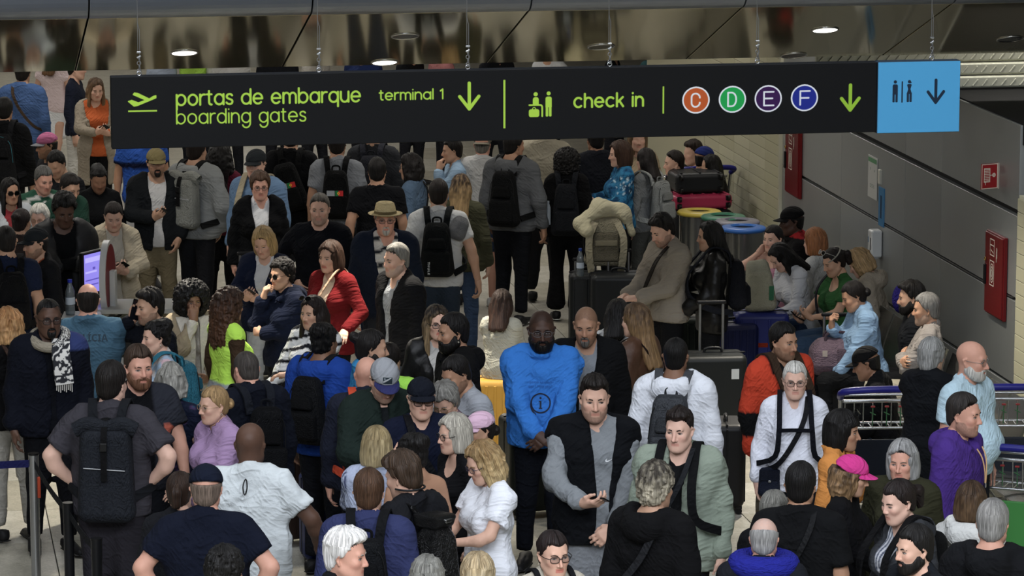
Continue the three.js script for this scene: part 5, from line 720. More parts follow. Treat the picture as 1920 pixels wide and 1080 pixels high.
P({ pos: [6.286, -33.792], face: 167.462, H: 1.64, sex: 'f', lod: 1, seen: 0.0105, skin: 'olive', hair: { s: 'afro', c: 0x0b0908 }, head: { s: 0.92 }, top: { c: 0x0a0a0b, infl: 0.025 }, legs: { c: 0x0a0a0c, wide: 0.09 }, shoes: 0x0c0c0c, sole: 0xc6c6c2, bp: { c: 0x14161a, h: 0.52, w: 0.3, bottle: 1, label: 'charcoal backpack with side bottle worn over black top' }, label: 'person all in black with charcoal backpack and side bottle' });
P({ pos: [6.829, -33.907], face: -89.388, H: 1.68, sex: 'f', lod: 1, skin: 'fair', hair: { s: 'bob', c: 0x3a2518, len: 0.1 }, top: { infl: 0.035, hem: -0.05, name: 'painted_jacket', fn: (() => { const a = blotch([0x0d2d48, 0x124f78, 0x1a6a92, 0x0b3858, 0x2f86a8], 15, 2), w = lin(0xa9c4d0); return (x, y, z, c, X, Y, Z) => { a(x, y, z, c); const r = Math.hypot(y - 0.36, z - 0.02), th = Math.atan2(y - 0.36, z - 0.02); if (r < 0.1 && Math.abs(Math.sin(th * 5)) < 0.4 - r * 2.2) { c[0] = w[0]; c[1] = w[1]; c[2] = w[2]; } }; })() }, L: { w: [0.12, 0.2, 0.28], f: [-0.2, 0.2, 1], n: [-0.6, 0.4, 0] }, R: { w: [0.12, 0.2, 0.3], f: [-0.2, 0.2, 1], n: [-0.6, 0.4, 0] }, legs: { c: 0x0c0d10 }, label: 'person in blue painted denim jacket with white floral motif' });
P({ pos: [7.148, -34.286], face: -141.776, H: 1.55, sex: 'f', lod: 2, skin: 'fair', hair: { s: 'long', c: 0x1a1311, len: 0.08 }, top: { c: 0x6f7272 }, legs: { c: 0x50524f }, bp: { c: 0x8d908c, kind: 'round', label: 'pale grey hiking backpack with looped straps' }, label: 'person wearing a pale grey hiking backpack' });
P({ pos: [7.814, -36.051], face: -87.23, H: 1.7, sit: 0.5, lod: 2, skin: 'fair', hair: { s: 'short', c: 0x1d1512, rc: 0.02 }, top: { c: 0x0b0c0f, infl: 0.03, collar: 'high' }, legs: { c: K }, label: 'person in black high collared top behind stacked suitcases' });
P({ pos: [8.157, -36.738], face: -72.518, H: 1.7, sit: 0.5, lod: 3, skin: 'fair', hair: { s: 'tousle', c: 0x241913 }, top: { c: 0x101013 }, legs: { c: K }, label: 'person in black crew neck top behind stacked suitcases' });
P({ pos: [8.167, -35.975], face: -97.791, H: 1.62, sit: 0.5, sex: 'f', lod: 3, skin: 'olive', hair: { s: 'long', c: 0x0d0a0a }, top: { c: 0x14141a }, legs: { c: K }, label: 'person in charcoal top behind stacked suitcases next to tiled wall' });
P({ pos: [8.108, -36.156], face: 107.36, H: 1.7, sit: 0.52, lod: 3, skin: 'tan', hair: { s: 'ring', c: 0x120e0c }, cap: { c: 0x1c2a66 }, top: { c: 0x15171c }, legs: { c: K }, label: 'person in blue cap by the tiled wall' });
P({ pos: [6.674, -34.364], face: 189.009, H: 1.76, lod: 3, skin: 'brown', hair: { s: 'short', c: 0x0c0a09 }, top: { c: 0x14161c, infl: 0.03 }, legs: { c: 0x14161c }, label: 'person in dark jacket facing away near painted denim jacket' });
P({ pos: [7.143, -34.72], face: -1.626, H: 1.72, sex: 'f', lod: 3, skin: 'fair', hair: { s: 'bob', c: 0x6a5236 }, top: { c: 0x968468 }, legs: { c: 0x14161c }, label: 'person in tan knit behind hiking backpack' });
// glimpsed in the gap above the hanging sign
for (const [p, turn, c, l] of [[[3.231, 1.6, -43.164], 300, 0x8a96a8, 'pale blue'], [[3.633, 1.6, -43.095], 222, 0x8fbf20, 'lime high visibility'], [[4.011, 1.6, -43.031], 356, 0xb8b8b6, 'white'], [[4.571, 1.6, -42.935], 160, 0x16181e, 'black'], [[4.997, 1.6, -42.862], 230, 0xb4b0a8, 'cream'], [[5.546, 1.6, -42.769], 320, 0x1c2c5a, 'royal blue'], [[6.094, 1.6, -42.675], 50, 0x14161a, 'charcoal'], [[6.459, 1.6, -42.613], 110, 0xa86a6a, 'coral'], [[7.069, 1.6, -42.509], 210, 0x14161c, 'dark navy'], [[7.678, 1.6, -42.405], 310, 0xc2c4c6, 'bright white'], [[8.409, 1.6, -42.28], 70, 0x121318, 'jet black'], [[8.957, 1.6, -42.186], 160, 0x3c6a70, 'teal']])
  P({ pos: [p[0], p[2]], face: turn, H: 1.74, lod: 3, skin: 'olive', hair: { s: 'short', c: 0x17110d }, top: { c }, legs: { c: 0x1c1e24 }, label: 'distant traveller in ' + l + ' top glimpsed above the hanging sign' });

// left middle of the crowd
P({ pos: [1.437, -26.461], face: 174.892, H: 1.76, lod: 1, seen: 0.0085, fat: 0.4, skin: 'ruddy', hair: { s: 'ring', c: 0x1c1612 }, top: { c: 0x3b5c70, sleeve: 'short', collar: 'high', neckR: 0.074, infl: 0.022 }, legs: { c: 0x0d1220 }, key: 'police', L: 'clasp', R: 'clasp', label: 'police officer in blue polo with dark lettering seen from behind' });
P({ pos: [1.11, -25.539], face: 9.512, H: 1.82, lod: 1, fat: 0.1, skin: 'dark', head: { s: 1.1 }, beard: { c: 0x060505, kind: 'goatee', len: 0.006 }, scalp: 0x060505, hair: { s: 'buzz', c: 0x070606, rc: 0.008 }, glasses: { c: 0x1c1714, r: 0.002, w: 0.026, h: 0.019 }, top: { c: 0x090b12, infl: 0.025 }, jacket: { infl: 0.042, name: 'jacket', fn: zones((x, y, z) => (y > 0.44 && x > 0.11 && z > -0.1 ? 0x2c3866 : 0x0a0d18)), open: 0.025 }, legs: { c: 0x0c0d12 }, key: 'scarf', label: 'person with glasses and black and white patterned scarf' });
P({ pos: [0.859, -25.962], face: -151.896, H: 1.68, sex: 'f', lod: 1, seen: 0.0085, skin: 'fair', hair: { s: 'wavy', c: 0x9a6a38, c2: 0xb48a54, len: 0.1 }, top: { c: 0x0b0b0d, infl: 0.02, sleeve: 'short', sl: 0.75, fn: zones((x, y, z, X, Y) => (Math.abs(x) > 0.225 && y < 0.32 ? 0xb9b9b6 : 0x0b0b0d)) }, legs: { c: 0x9a968c }, key: 'ginger', cross: { q: 1, c: 0x3a2a22, w: 0.03, bag: [0.26, 0.32, 0.12], bagC: 0x2c1e1a, bagAt: [-0.26, 0.02, -0.02], label: 'slouchy brown leather shoulder bag with long strap' }, label: 'person carrying slouchy brown bag over black and white top' });
P({ pos: [1.889, -26.351], face: -66.101, H: 1.72, lod: 1, skin: 'olive', stubble: 0x1c1410, hair: { s: 'tousle', c: 0x14100e }, top: { c: 0x0d1018, infl: 0.02 }, legs: { c: K }, R: 'ear', short: 'person making a call', label: 'person in dark top holding phone to one ear' });
P({ pos: [1.867, -25.478], face: -76.192, H: 1.66, sex: 'f', lod: 1, skin: 'fair', hair: { s: 'updo', c: 0x0e0b0a }, earring: { r: 0.005 }, top: { fn: blotch([0xb99aa0, 0x8fa4b8, 0xbfb6b0, 0x7a6a78], 13, 5) }, legs: { c: NV }, bp: { c: 0x1d6478, kind: 'round', label: 'teal backpack on patterned pastel top' }, label: 'person in pastel patterned top with teal backpack' });
P({ pos: [2.226, -27.094], face: 10.303, H: 1.64, sex: 'f', lod: 1, hands: 1, skin: 'brown', eyes: 'down', hair: { s: 'afro', c: 0x0a0807 }, head: { tilt: 10, s: 0.98 }, top: { c: 0xb7b0a2 }, jacket: { c: 0x8a7c62, open: 0.06, infl: 0.04, hem: -0.4, name: 'coat' }, R: 'mouth', L: { w: [0.05, 0.05, 0.25], f: [-0.8, 0, 0.4], n: [0, 0.6, -0.6] }, legs: { c: 0x4a4438 }, key: 'afro', label: 'person in beige coat and cream scarf covering mouth with hand' });
P({ pos: [2.439, -26.51], face: 112.744, H: 1.68, sex: 'f', lod: 1, seen: 0.0085, skin: 'tan', hair: { s: 'mane', c: 0x2a1a10, c2: 0x4a2e1a, len: 0.22 }, top: { c: 0x3a2a1c, infl: 0.02 }, jacket: { sleeve: 'none', infl: 0.034, hem: -0.12, name: 'safety_vest', fn: zones((x, y, z) => (y > 0.03 && y < 0.085 ? 0x8f9498 : 0xaee01e)) }, legs: { c: 0x23242a }, label: 'person in lime safety vest over brown sleeves' });
P({ pos: [3.003, -27.921], face: -58.139, H: 1.66, sex: 'f', lod: 1, hands: 1, skin: 'olive', hair: { s: 'curly', c: 0x120d0b }, head: { s: 1.02 }, glasses: { sun: 1, c: 0x1a1310, w: 0.026, h: 0.021 }, top: { c: 0x0d1426, hood: 1, infl: 0.03 }, legs: { c: 0x101218 }, R: 'chin', L: { w: [-0.02, 0.2, 0.22], f: [-1, 0, 0], n: [0, 0, -1] }, label: 'person in navy hoodie and sunglasses with hand on chin' });
P({ pos: [3.043, -26.247], face: -46.613, H: 1.66, sex: 'f', lod: 1, hands: 1, skin: 'olive', hair: { s: 'long', c: 0x1c1310, len: 0.16, front: 1 }, glasses: { sun: 1, up: 1, c: 0x15110f, w: 0.026, h: 0.02 }, top: { cell: 0.0135, infl: 0.032, fn: stripes(0xc4c4c2, 0x14161c, 0.085, 0.66) }, legs: { c: JN }, R: { w: [0.28, 0.0, 0.26], f: [0, -0.5, 0.9], n: [-0.3, -0.9, 0] }, L: { w: [0.0, 0.22, 0.3], f: [-0.9, 0, 0.4], n: [0, -1, 0] }, label: 'person in white sweater with black stripes' });
P({ pos: [2.905, -24.604], face: 143.267, H: 1.76, lod: 1, seen: 0.0085, skin: 'brown', hair: { s: 'updo', c: 0x0b0908 }, top: { c: 0x123c8e, hood: 1, infl: 0.035 }, legs: { c: 0x14161c }, bp: { c: 0x131416, strap: 0x131416, h: 0.46, label: 'black backpack on royal blue hoodie' }, label: 'person in royal blue hoodie with black backpack' });
P({ pos: [3.164, -24.228], face: 87.561, H: 1.78, lod: 1, skin: 'olive', beard: { c: 0x14100d, len: 0.008 }, hair: { s: 'bun', c: 0x14100e, y: 0.075 }, top: { c: 0x1f7fb4, infl: 0.035, collar: 'high' }, legs: { c: 0x14161c }, label: 'person in cyan jacket standing sideways' });
P({ pos: [3.832, -25.622], face: 5.494, H: 1.68, sex: 'f', lod: 1, skin: 'fair', lip: 1, hair: { s: 'long', c: 0x1d1612, c2: 0x7a6444, len: 0.28, front: 1 }, glasses: { c: 0x101014, r: 0.002, w: 0.025, h: 0.019 }, top: { c: 0xa8a6a2 }, jacket: { c: 0x0b0b0c, open: 0.05, collar: 'high', rough: 0.45, name: 'leather_jacket' }, legs: { c: K }, key: 'badge', label: 'person in black leather jacket with glasses and name badge' });
P({ pos: [3.819, -24.606], face: -80.822, H: 1.8, lod: 1, skin: 'tan', beard: { c: 0x0c0908, len: 0.012 }, hair: { s: 'short', c: 0x0f0c0b }, earring: { r: 0.004 }, top: { c: 0x0b0b0c, hood: 1, infl: 0.035 }, legs: { c: K }, label: 'person in black hoodie beside leather jacket with name badge' });
P({ pos: [3.69, -23.51], face: -63.92, H: 1.74, lod: 1, skin: 'tan', eyes: 'down', head: { tilt: 22 }, stubble: 0x14100d, hair: { s: 'neat', c: 0x100d0c }, top: { c: 0x8b8f96, sleeve: 'short', infl: 0.022 }, legs: { c: 0x14161c }, R: 'phone', short: 'person in light grey tee', label: 'person in light grey tee looking down' });
P({ pos: [3.535, -23.095], face: -33.702, H: 1.66, sex: 'f', lod: 1, skin: 'fair', eyes: 'down', head: { tilt: 30 }, hair: { s: 'crop', c: 0x77756f }, glasses: { c: 0x8a7440 }, top: { fn: blotch([0x4a3a40, 0x6a5560, 0x2a2a34], 20, 3) }, legs: { c: NV }, label: 'person in mottled plum top and gold glasses looking down' });
P({ pos: [4.727, -28.18], face: 155.479, H: 1.25, sit: 0.7, sex: 'f', lod: 1, seen: 0.0105, skin: 'fair', head: { s: 1.35 }, hair: { s: 'long', c: 0x2a1c14, c2: 0x38241a, len: 0.1 }, top: { c: 0xa8a594, infl: 0.04, hem: -0.14 }, legs: { c: K }, L: 'lap', R: 'lap', label: 'person in cream sweater sitting on yellow suitcase' });
P({ pos: [4.382, -24.489], face: -12.146, H: 1.82, lod: 1, hands: 1, fat: 0.3, seen: 0.0055, skin: 'deep', head: { s: 1.13, turn: 6 }, scalp: 0x040303, beard: { c: 0x050404, len: 0.009 }, hair: { s: 'bald' }, brow: 0x060404, glasses: { c: 0x5d5f62, r: 0.0011, w: 0.026, h: 0.018 }, top: { cell: 0.0145, c: 0x1f6fc4, infl: 0.035, collar: 'high', fold: 0.011 }, legs: { c: 0x0d1018 }, R: { w: [0.03, 0.02, 0.25], f: [-0.75, -0.3, 0.3], n: [0, -0.4, -1], e: [1, 0.2, -0.3], c: 0.4 }, L: { w: [0.06, -0.0, 0.26], f: [-0.7, -0.4, 0.2], n: [0, -0.3, -1], e: [1, 0.2, -0.3], c: 0.4 }, key: 'info', label: 'person in bright blue information sweatshirt with hands clasped' });
P({ pos: [4.745, -24.752], face: -16.853, H: 1.8, lod: 1, skin: 'tan', head: { s: 1.1, tilt: 12 }, eyes: 'down', stubble: 0x221c18, beard: { c: 0x55504a, kind: 'goatee', len: 0.004 }, scalp: 0x17120f, hair: { s: 'bald' }, brow: 0x17120f, top: { c: 0x777c82, neck: 'v' }, jacket: { c: 0x0c0d0f, open: 0.045, infl: 0.045, collar: 'shirt' }, legs: { c: K }, label: 'person in black jacket over grey top beside blue sweatshirt' });
P({ pos: [5.222, -25.325], face: -131.651, H: 1.7, sex: 'f', lod: 1, skin: 'fair', hair: { s: 'long', c: 0x4a3622, c2: 0x7c5f3a, len: 0.24 }, top: { c: 0x4a3020, infl: 0.035, rough: 0.5, name: 'leather_jacket' }, legs: { c: K }, cross: { q: 1, c: 0x1c1210, noBag: 1, w: 0.02, label: 'thin dark strap across a brown leather jacket' }, label: 'person in brown leather jacket with thin dark strap' });
P({ pos: [5.222, -26.053], face: 153.666, H: 1.6, sex: 'f', lod: 2, skin: 'olive', hair: { s: 'long', c: 0x0a0808, len: 0.06 }, top: { fn: blotch([0xb8b8b6, 0x111114, 0xa9a9a8, 0x17171a], 24, 4), infl: 0.025 }, legs: { c: K }, label: 'person in black and white patterned top facing away' });
P({ pos: [5.076, -23.404], face: 159.763, H: 1.82, lod: 1, seen: 0.0085, skin: 'brown', scalp: 0x0a0807, hair: { s: 'buzz', c: 0x0b0908 }, top: { c: 0xd0d4dc, hood: 1, infl: 0.035, fold: 0.01 }, legs: { c: 0x1c2430 }, bp: { c: 0x3e4146, strap: 0x3a3c40, kind: 'round', w: 0.31, h: 0.5, label: 'grey backpack on white hoodie' }, label: 'person in white hoodie with grey backpack seen from behind' });
P({ pos: [5.96, -24.122], face: 26.122, H: 1.76, lod: 1, skin: 'tan', head: { turn: 8 }, hair: { s: 'short', c: 0x0b0908 }, stubble: 0x1a120e, top: { c: 0x14171a }, jacket: { infl: 0.05, hood: 1, open: 0.012, fn: (() => { const o = lin(0xb8330f), k = lin(0x0d0e10); return (x, y, z, c, X, Y, Z) => { const arm = Math.abs(x) > 0.2, s = (y > 0.46 && Math.abs(x) < 0.14) || (arm && y < 0.2 && y > 0.04) || (!arm && y < 0.02) ? k : o; c[0] = s[0]; c[1] = s[1]; c[2] = s[2]; }; })() }, legs: { c: 0x5a5244 }, bp: { c: 0x2a1d14, strap: 0x33251a, sw: 0.06, label: 'brown backpack with wide straps over orange jacket' }, label: 'person in orange and black hooded rain jacket' });
P({ pos: [5.822, -23.176], face: -11.101, H: 1.68, sex: 'f', lod: 1, hands: 1, fat: 0.35, seen: 0.0055, skin: 'pale', head: { s: 1.08 }, hair: { s: 'tail', c: 0xc6c3bb, len: 0.05 }, brow: 0x8a8378, glasses: { c: 0x4a3a30, w: 0.025, h: 0.019, r: 0.0018 }, top: { c: 0xcdd0dc, infl: 0.03, neck: 'v' }, legs: { c: 0x0d0f16 }, watch: { side: -1 }, key: 'white', bp: { c: 0x0c0e14, strap: 0x0b0d14, sw: 0.035, chest: 1, label: 'black backpack harness with chest strap on white top' }, cross: { q: 1, c: 0x0b0c10, w: 0.035, bag: [0.15, 0.2, 0.06], bagC: 0x121828, bagAt: [-0.17, -0.02, 0.15], label: 'small navy crossbody bag on white top' }, label: 'person in white top with black harness and navy crossbody bag' });

// right middle: seated along the wall
P({ pos: [6.25, -29.14], face: -67.106, H: 1.74, lod: 1, skin: 'fair', eyes: 'down', head: { tilt: 22 }, stubble: 0x1c1511, hair: { s: 'tousle', c: 0x0f0c0b }, top: { c: 0x857d70, infl: 0.04, fold: 0.011 }, legs: { c: K }, R: { w: [0.1, 0.12, 0.33], f: [-0.4, 0, 0.9], n: [-0.3, -0.8, 0] }, L: { w: [0.06, 0.12, 0.32], f: [-0.5, 0, 0.8], n: [-0.3, -0.8, 0] }, cross: { q: 1, c: 0x221e1a, noBag: 1, w: 0.04, label: 'wide dark strap across a beige sweatshirt' }, label: 'person in beige sweatshirt with wide dark strap looking down' });
P({ pos: [6.589, -29.018], face: -94.793, H: 1.68, sex: 'f', lod: 1, hands: 1, skin: 'olive', hair: { s: 'long', c: 0x0a0908, len: 0.1 }, top: { c: 0x0b0b0c, rough: 0.4, infl: 0.04, name: 'leather_jacket', fold: 0.012, hem: -0.14 }, legs: { c: K }, R: 'phone', L: { w: [0.12, 0.06, 0.22], f: [-0.6, 0, 0.7], n: [0, 0, -1] }, short: 'person in leather jacket', bp: { c: 0x181a20, h: 0.42, label: 'dark patterned backpack on black leather jacket' }, label: 'person in black leather jacket holding phone beside beige sweatshirt' });
P({ pos: [7.61, -31.08], face: -48.758, H: 1.66, sit: 0.55, sex: 'f', lod: 1, skin: 'fair', hair: { s: 'bun', c: 0x120d0c, y: 0 }, top: { c: 0xb07a90, sleeve: 'none', neck: 'scoop' }, legs: { c: 0x22304a }, R: { w: [0.13, 0.52, 0.06], f: [-0.5, 0.8, -0.2], n: [-1, 0, 0], e: [0.5, -1, 0.4] }, L: { w: [0.12, 0.12, 0.42], f: [-0.3, -0.1, 1], n: [-0.2, -1, 0] }, label: 'seated person in pink sleeveless top' });
P({ pos: [7.891, -31.505], face: -89.061, H: 1.78, sit: 0.58, lod: 1, skin: 'deep', hair: { s: 'ring', c: 0x060505 }, cap: { c: 0x0b0b0c }, top: { c: 0x0b0b0d, infl: 0.03, collar: 'high', fn: zones((x, y) => (y > 0.535 ? 0x8e1016 : 0x0b0b0d)) }, legs: { c: K }, label: 'seated person in black cap with red neckerchief' });
P({ pos: [7.928, -30.856], face: -134.41, H: 1.64, sit: 0.55, sex: 'f', lod: 2, skin: 'fair', hair: { s: 'bob', c: 0x8a5428, len: 0.08 }, top: { c: 0xa8a8a4 }, legs: { c: NV }, label: 'seated person in pale grey top beside black cap' });
P({ pos: [7.726, -30.496], face: -74.216, H: 1.64, sit: 0.55, lean: 18, sex: 'f', lod: 1, skin: 'fair', eyes: 'down', head: { tilt: 30 }, hair: { s: 'long', c: 0x090707, len: 0.14, front: 1 }, top: { c: 0xaeb0b4, infl: 0.025 }, legs: { c: 0x24344e }, R: 'read', L: 'assist', short: 'seated person in white top', label: 'seated person in white top leaning forward over phone' });
P({ pos: [7.852, -29.805], face: -76.76, H: 1.68, sit: 0.55, sex: 'f', lod: 1, fat: 0.3, skin: 'olive', eyes: 'down', head: { tilt: 20 }, hair: { s: 'tail', c: 0x1a1210, len: 0.14 }, band: 0xb9b6a8, glasses: { up: 1, c: 0xc2c0b4, w: 0.026, h: 0.02, sun: 1 }, top: { c: 0x245226, sleeve: 'short', neck: 'scoop' }, legs: { c: 0x2e435c }, R: 'read', L: 'assist', short: 'seated person in green tee', cross: { q: -1, c: 0x14161e, noBag: 1, w: 0.03, label: 'dark strap across a green tee' }, label: 'seated person in green tee reading phone' });
P({ pos: [8.216, -29.868], face: -115.38, H: 1.62, sit: 0.55, lean: 12, sex: 'f', lod: 2, skin: 'fair', head: { tilt: 26 }, hair: { s: 'wavy', c: 0x9a7c50, len: 0.06 }, top: { c: 0x8a8070, hood: 1, infl: 0.04 }, legs: { c: 0x4a463c }, label: 'seated person in beige hooded top leaning forward' });
P({ pos: [7.701, -28.238], face: -87.255, H: 1.68, sit: 0.55, lean: 10, sex: 'f', lod: 1, hands: 1, fat: 0.35, skin: 'tan', eyes: 'down', head: { tilt: 18 }, hair: { s: 'bun', c: 0x120d0c, y: -0.01 }, top: { c: 0x6d8ba8, infl: 0.035, fold: 0.012, name: 'denim_jacket' }, legs: { c: K }, R: { w: [0.06, 0.42, 0.24], f: [-0.2, 1, 0], n: [-0.3, 0.1, -1], e: [0.4, -1, 0.3], c: 1.0 }, L: 'lap', label: 'seated person in light blue denim jacket, hand at nose' });
P({ pos: [8.024, -28.116], face: -100.929, H: 1.74, sit: 0.5, lod: 2, skin: 'olive', beard: { c: 0x120e0c, len: 0.01 }, hair: { s: 'tousle', c: 0x120e0c }, top: { c: 0x14161a, infl: 0.03 }, legs: { c: K }, label: 'seated person in black sweater beside grey striped shirt' });
P({ pos: [7.988, -27.552], face: -104.169, H: 1.76, sit: 0.5, lod: 1, fat: 0.35, skin: 'tan', stubble: 0x6a645c, hair: { s: 'short', c: 0x6e6c68 }, brow: 0x2a241e, top: { c: 0x77716c, infl: 0.03, collar: 'shirt', fold: 0.013 }, legs: { c: 0x8a8472 }, R: 'fold', L: 'fold', label: 'seated person in grey collared shirt with folded arms' });
P({ pos: [7.249, -25.956], face: -110.604, H: 1.7, sit: 0.45, lean: 15, lod: 1, skin: 'brown', head: { tilt: 14 }, hair: { s: 'ring', c: 0x0b0908 }, cap: { c: 0x0a0a0b }, top: { c: 0x0b0c0f, infl: 0.035 }, legs: { c: 0x4a6078 }, L: 'lap', R: 'lap', label: 'seated person in black cap and jacket with pale jeans' });
P({ pos: [6.93, -23.863], face: 133.806, H: 1.66, sex: 'f', lod: 1, seen: 0.0085, skin: 'fair', hair: { s: 'crop', c: 0x8f8f8c }, top: { c: 0xb9bcc0, infl: 0.03 }, jacket: { c: 0x101216, sleeve: 'none', puff: 1, infl: 0.05, collar: 'high', hem: -0.3, name: 'puffer_vest' }, legs: { c: NV }, R: 'push', L: 'push', label: 'person in long black quilted vest with white sleeves' });
P({ pos: [7.014, -23.251], face: 45.213, H: 1.76, lod: 1, fat: 0.75, seen: 0.0055, skin: 'ruddy', head: { s: 1.1, turn: 6 }, beard: { c: 0xb4b0a8, len: 0.006 }, hair: { s: 'bald' }, brow: 0x9a948a, glasses: { c: 0x777069 }, top: { c: 0xa9c6d4, sleeve: 'short', collar: 'shirt', infl: 0.022 }, legs: { c: 0x14161c }, label: 'person in light blue polo and glasses standing sideways' });
P({ pos: [6.436, -21.49], face: 51.327, H: 1.78, lod: 1, fat: 0.3, seen: 0.0055, skin: 'ruddy', head: { s: 1.1 }, stubble: 0x3a322c, hair: { s: 'neat', c: 0x2a2522, rc: 0.014 }, top: { c: 0x43297a, hood: 1, infl: 0.034 }, legs: { c: 0x20242c }, key: 'purple', label: 'person in purple hoodie with peach cord' });

// front left
P({ pos: [1.588, -23.574], face: 10.146, H: 1.84, lod: 1, hands: 1, fat: 0.25, seen: 0.0055, skin: 'ruddy', head: { s: 1.1, turn: 4 }, beard: { c: 0x6a4630, len: 0.004 }, hair: { s: 'short', c: 0x3a2a1e }, top: { sleeve: 'short', infl: 0.024, fn: zones((x, y, z) => (x > 0.07 ? (Math.hypot(x - 0.16, (y - 0.28) * 0.9) < 0.03 ? 0xc0604a : 0x24262e) : 0x0b0c10)) }, legs: { c: 0x16181e }, L: { w: [0.24, -0.02, 0.2], f: [0.2, -0.7, 0.6], n: [-0.5, -0.6, 0] }, watch: { side: 1, c: 0x2a2c26 }, label: 'person in half black, half grey tee with bracelet' });
P({ pos: [1.363, -22.81], face: 168.58, H: 1.88, lod: 1, hands: 1, fat: 0.5, seen: 0.0085, skin: 'pale', head: { s: 1.1, turn: -18 }, hair: { s: 'short', c: 0x17120f }, top: { cell: 0.015, c: 0x36343a, sleeve: 'short', infl: 0.026, sl: 0.7 }, legs: { c: 0x26242a, loose: 0.025 }, L: 'hips', R: 'hips', watch: { side: 1, c: 0x0c0c0c }, key: 'bigbp', bp: { c: 0x1d2026, strap: 0x15171b, kind: 'roll', w: 0.33, h: 0.56, tall: 1, label: 'charcoal roll top backpack on grey tee' }, label: 'person in charcoal tee with hands on hips and backpack' });
P({ pos: [1.826, -23.937], face: 160.638, H: 1.64, sex: 'f', lod: 1, seen: 0.0085, fat: 0.3, skin: 'fair', hair: { s: 'wavy', c: 0x8a8880, len: 0.05 }, top: { sleeve: 'short', fn: (() => { const a = blotch([0x12182c, 0x141c30, 0x10162a, 0x12182c, 0x3a2a4a, 0x1a3a50], 34, 7); return a; })() }, legs: { c: NV }, label: 'person in navy floral top seen from behind' });
P({ pos: [2.041, -23.003], face: -63.07, H: 1.68, sex: 'f', lod: 1, seen: 0.0055, skin: 'fair', hair: { s: 'bun', c: 0x9a7a4c, y: -0.01 }, earring: { r: 0.007 }, glasses: { c: 0xa88a60, r: 0.0012 }, top: { c: 0x96799f, infl: 0.03, collar: 'shirt' }, legs: { c: JN }, L: { w: [0.1, 0.12, 0.3], f: [-0.4, 0, 0.9], n: [-0.4, -0.8, 0] }, label: 'person in lilac blouse and thin glasses' });
P({ pos: [2.311, -23.61], face: -160.591, H: 1.78, lod: 1, seen: 0.0085, skin: 'ruddy', head: { tilt: 18 }, scalp: 0x3a342f, hair: { s: 'buzz', c: 0x3d3732 }, top: { c: 0x0d111c, infl: 0.035, collar: 'high' }, legs: { c: 0x101420 }, bp: { c: 0x0b0c0f, strap: 0x14171e, tip: 0.12, h: 0.5, label: 'black daypack on dark navy jacket' }, label: 'person in dark navy jacket with black daypack, head bowed' });
P({ pos: [2.064, -21.138], face: 162.423, H: 1.82, lod: 1, hands: 1, fat: 0.5, seen: 0.0085, skin: 'dark', head: { s: 1.12 }, hair: { s: 'bald' }, top: { cell: 0.015, c: 0xbcc3c5, sleeve: 'short', infl: 0.022, fold: 0.011, sl: 0.66 }, legs: { c: 0x16223a }, L: 'walk', R: { w: [0.36, 0.04, 0.16], f: [0.2, -0.6, 0.7], n: [-1, 0, 0], e: [0.7, 0, -0.6] }, key: 'polo', label: 'person in white polo with black cord seen from behind' });
P({ pos: [1.714, -20.053], face: 171.115, H: 1.82, lod: 1, fat: 0.45, seen: 0.0085, skin: 'ruddy', head: { s: 1.1 }, hair: { s: 'ring', c: 0x6a5a4e }, cap: { c: 0x0e1424 }, top: { c: 0x0c1120, sleeve: 'short', infl: 0.024 }, legs: { c: 0x14161c }, L: 'hips', R: 'hips', key: 'navycap', label: 'person in lettered navy cap and navy tee seen from behind' });
P({ pos: [1.615, -20.665], face: 165.532, H: 1.66, sex: 'f', lod: 2, seen: 0.0105, skin: 'fair', hair: { s: 'tail', c: 0x2c1c12, len: 0.14 }, top: { c: 0x17181c }, legs: { c: K }, label: 'bareheaded person in black top right beside lettered navy cap' });
P({ pos: [1.651, -18.381], face: 144.867, H: 1.76, lod: 1, seen: 0.0085, skin: 'tan', hair: { s: 'curly', c: 0x0b0908 }, top: { c: 0x14161c }, legs: { c: K }, label: 'bareheaded person in dark top in front of navy tee' });
P({ pos: [3.059, -23.491], face: 170.58, H: 1.74, lod: 2, seen: 0.0085, skin: 'ruddy', hair: { s: 'bald' }, top: { c: 0x1a1e2c, infl: 0.035 }, legs: { c: K }, R: 'pocket', bp: { c: 0x1d2028, strap: 0xc0401c, edge: 0xc0401c, h: 0.4, label: 'dark backpack with orange straps' }, label: 'person in dark jacket with orange backpack straps' });
P({ pos: [3.338, -24.515], face: 152.246, H: 1.62, lod: 3, skin: 'olive', hair: { s: 'short', c: 0x17110d }, top: { c: 0x8fd020, infl: 0.03 }, legs: { c: K }, label: 'person in lime safety jacket behind grey baseball cap' });
P({ pos: [3.105, -23.106], face: 6.347, H: 1.82, lod: 1, fat: 0.2, seen: 0.0055, skin: 'fair', eyes: 'down', head: { tilt: 28, s: 1.08 }, stubble: 0x4a3a2c, hair: { s: 'ring', c: 0x2a2018 }, cap: { c: 0x8a8d92, brim: 0x2a2c58 }, key: 'greycap', top: { c: 0x14181a }, jacket: { c: 0x17231f, hood: 1, infl: 0.045, open: 0.012 }, legs: { c: 0x14161c }, R: 'phone', L: 'assist', short: 'person in grey baseball cap', label: 'person in grey baseball cap and dark green hooded jacket' });
P({ pos: [3.311, -22.807], face: -0.26, H: 1.72, lod: 1, seen: 0.0055, skin: 'fair', head: { s: 1.1 }, hair: { s: 'ring', c: 0x9a948a }, brow: 0x9a948a, glasses: { c: 0x121212, r: 0.0024, w: 0.027, h: 0.021 }, cap: { c: 0x11151f }, top: { c: 0x0e1428, sleeve: 'short', collar: 'shirt', neck: 'v', infl: 0.022 }, legs: { c: 0x22262e }, cross: { q: -1, c: 0x0b0c10, noBag: 1, w: 0.05, label: 'black padded strap across a navy polo' }, label: 'person in navy cap, navy polo and thick black glasses' });
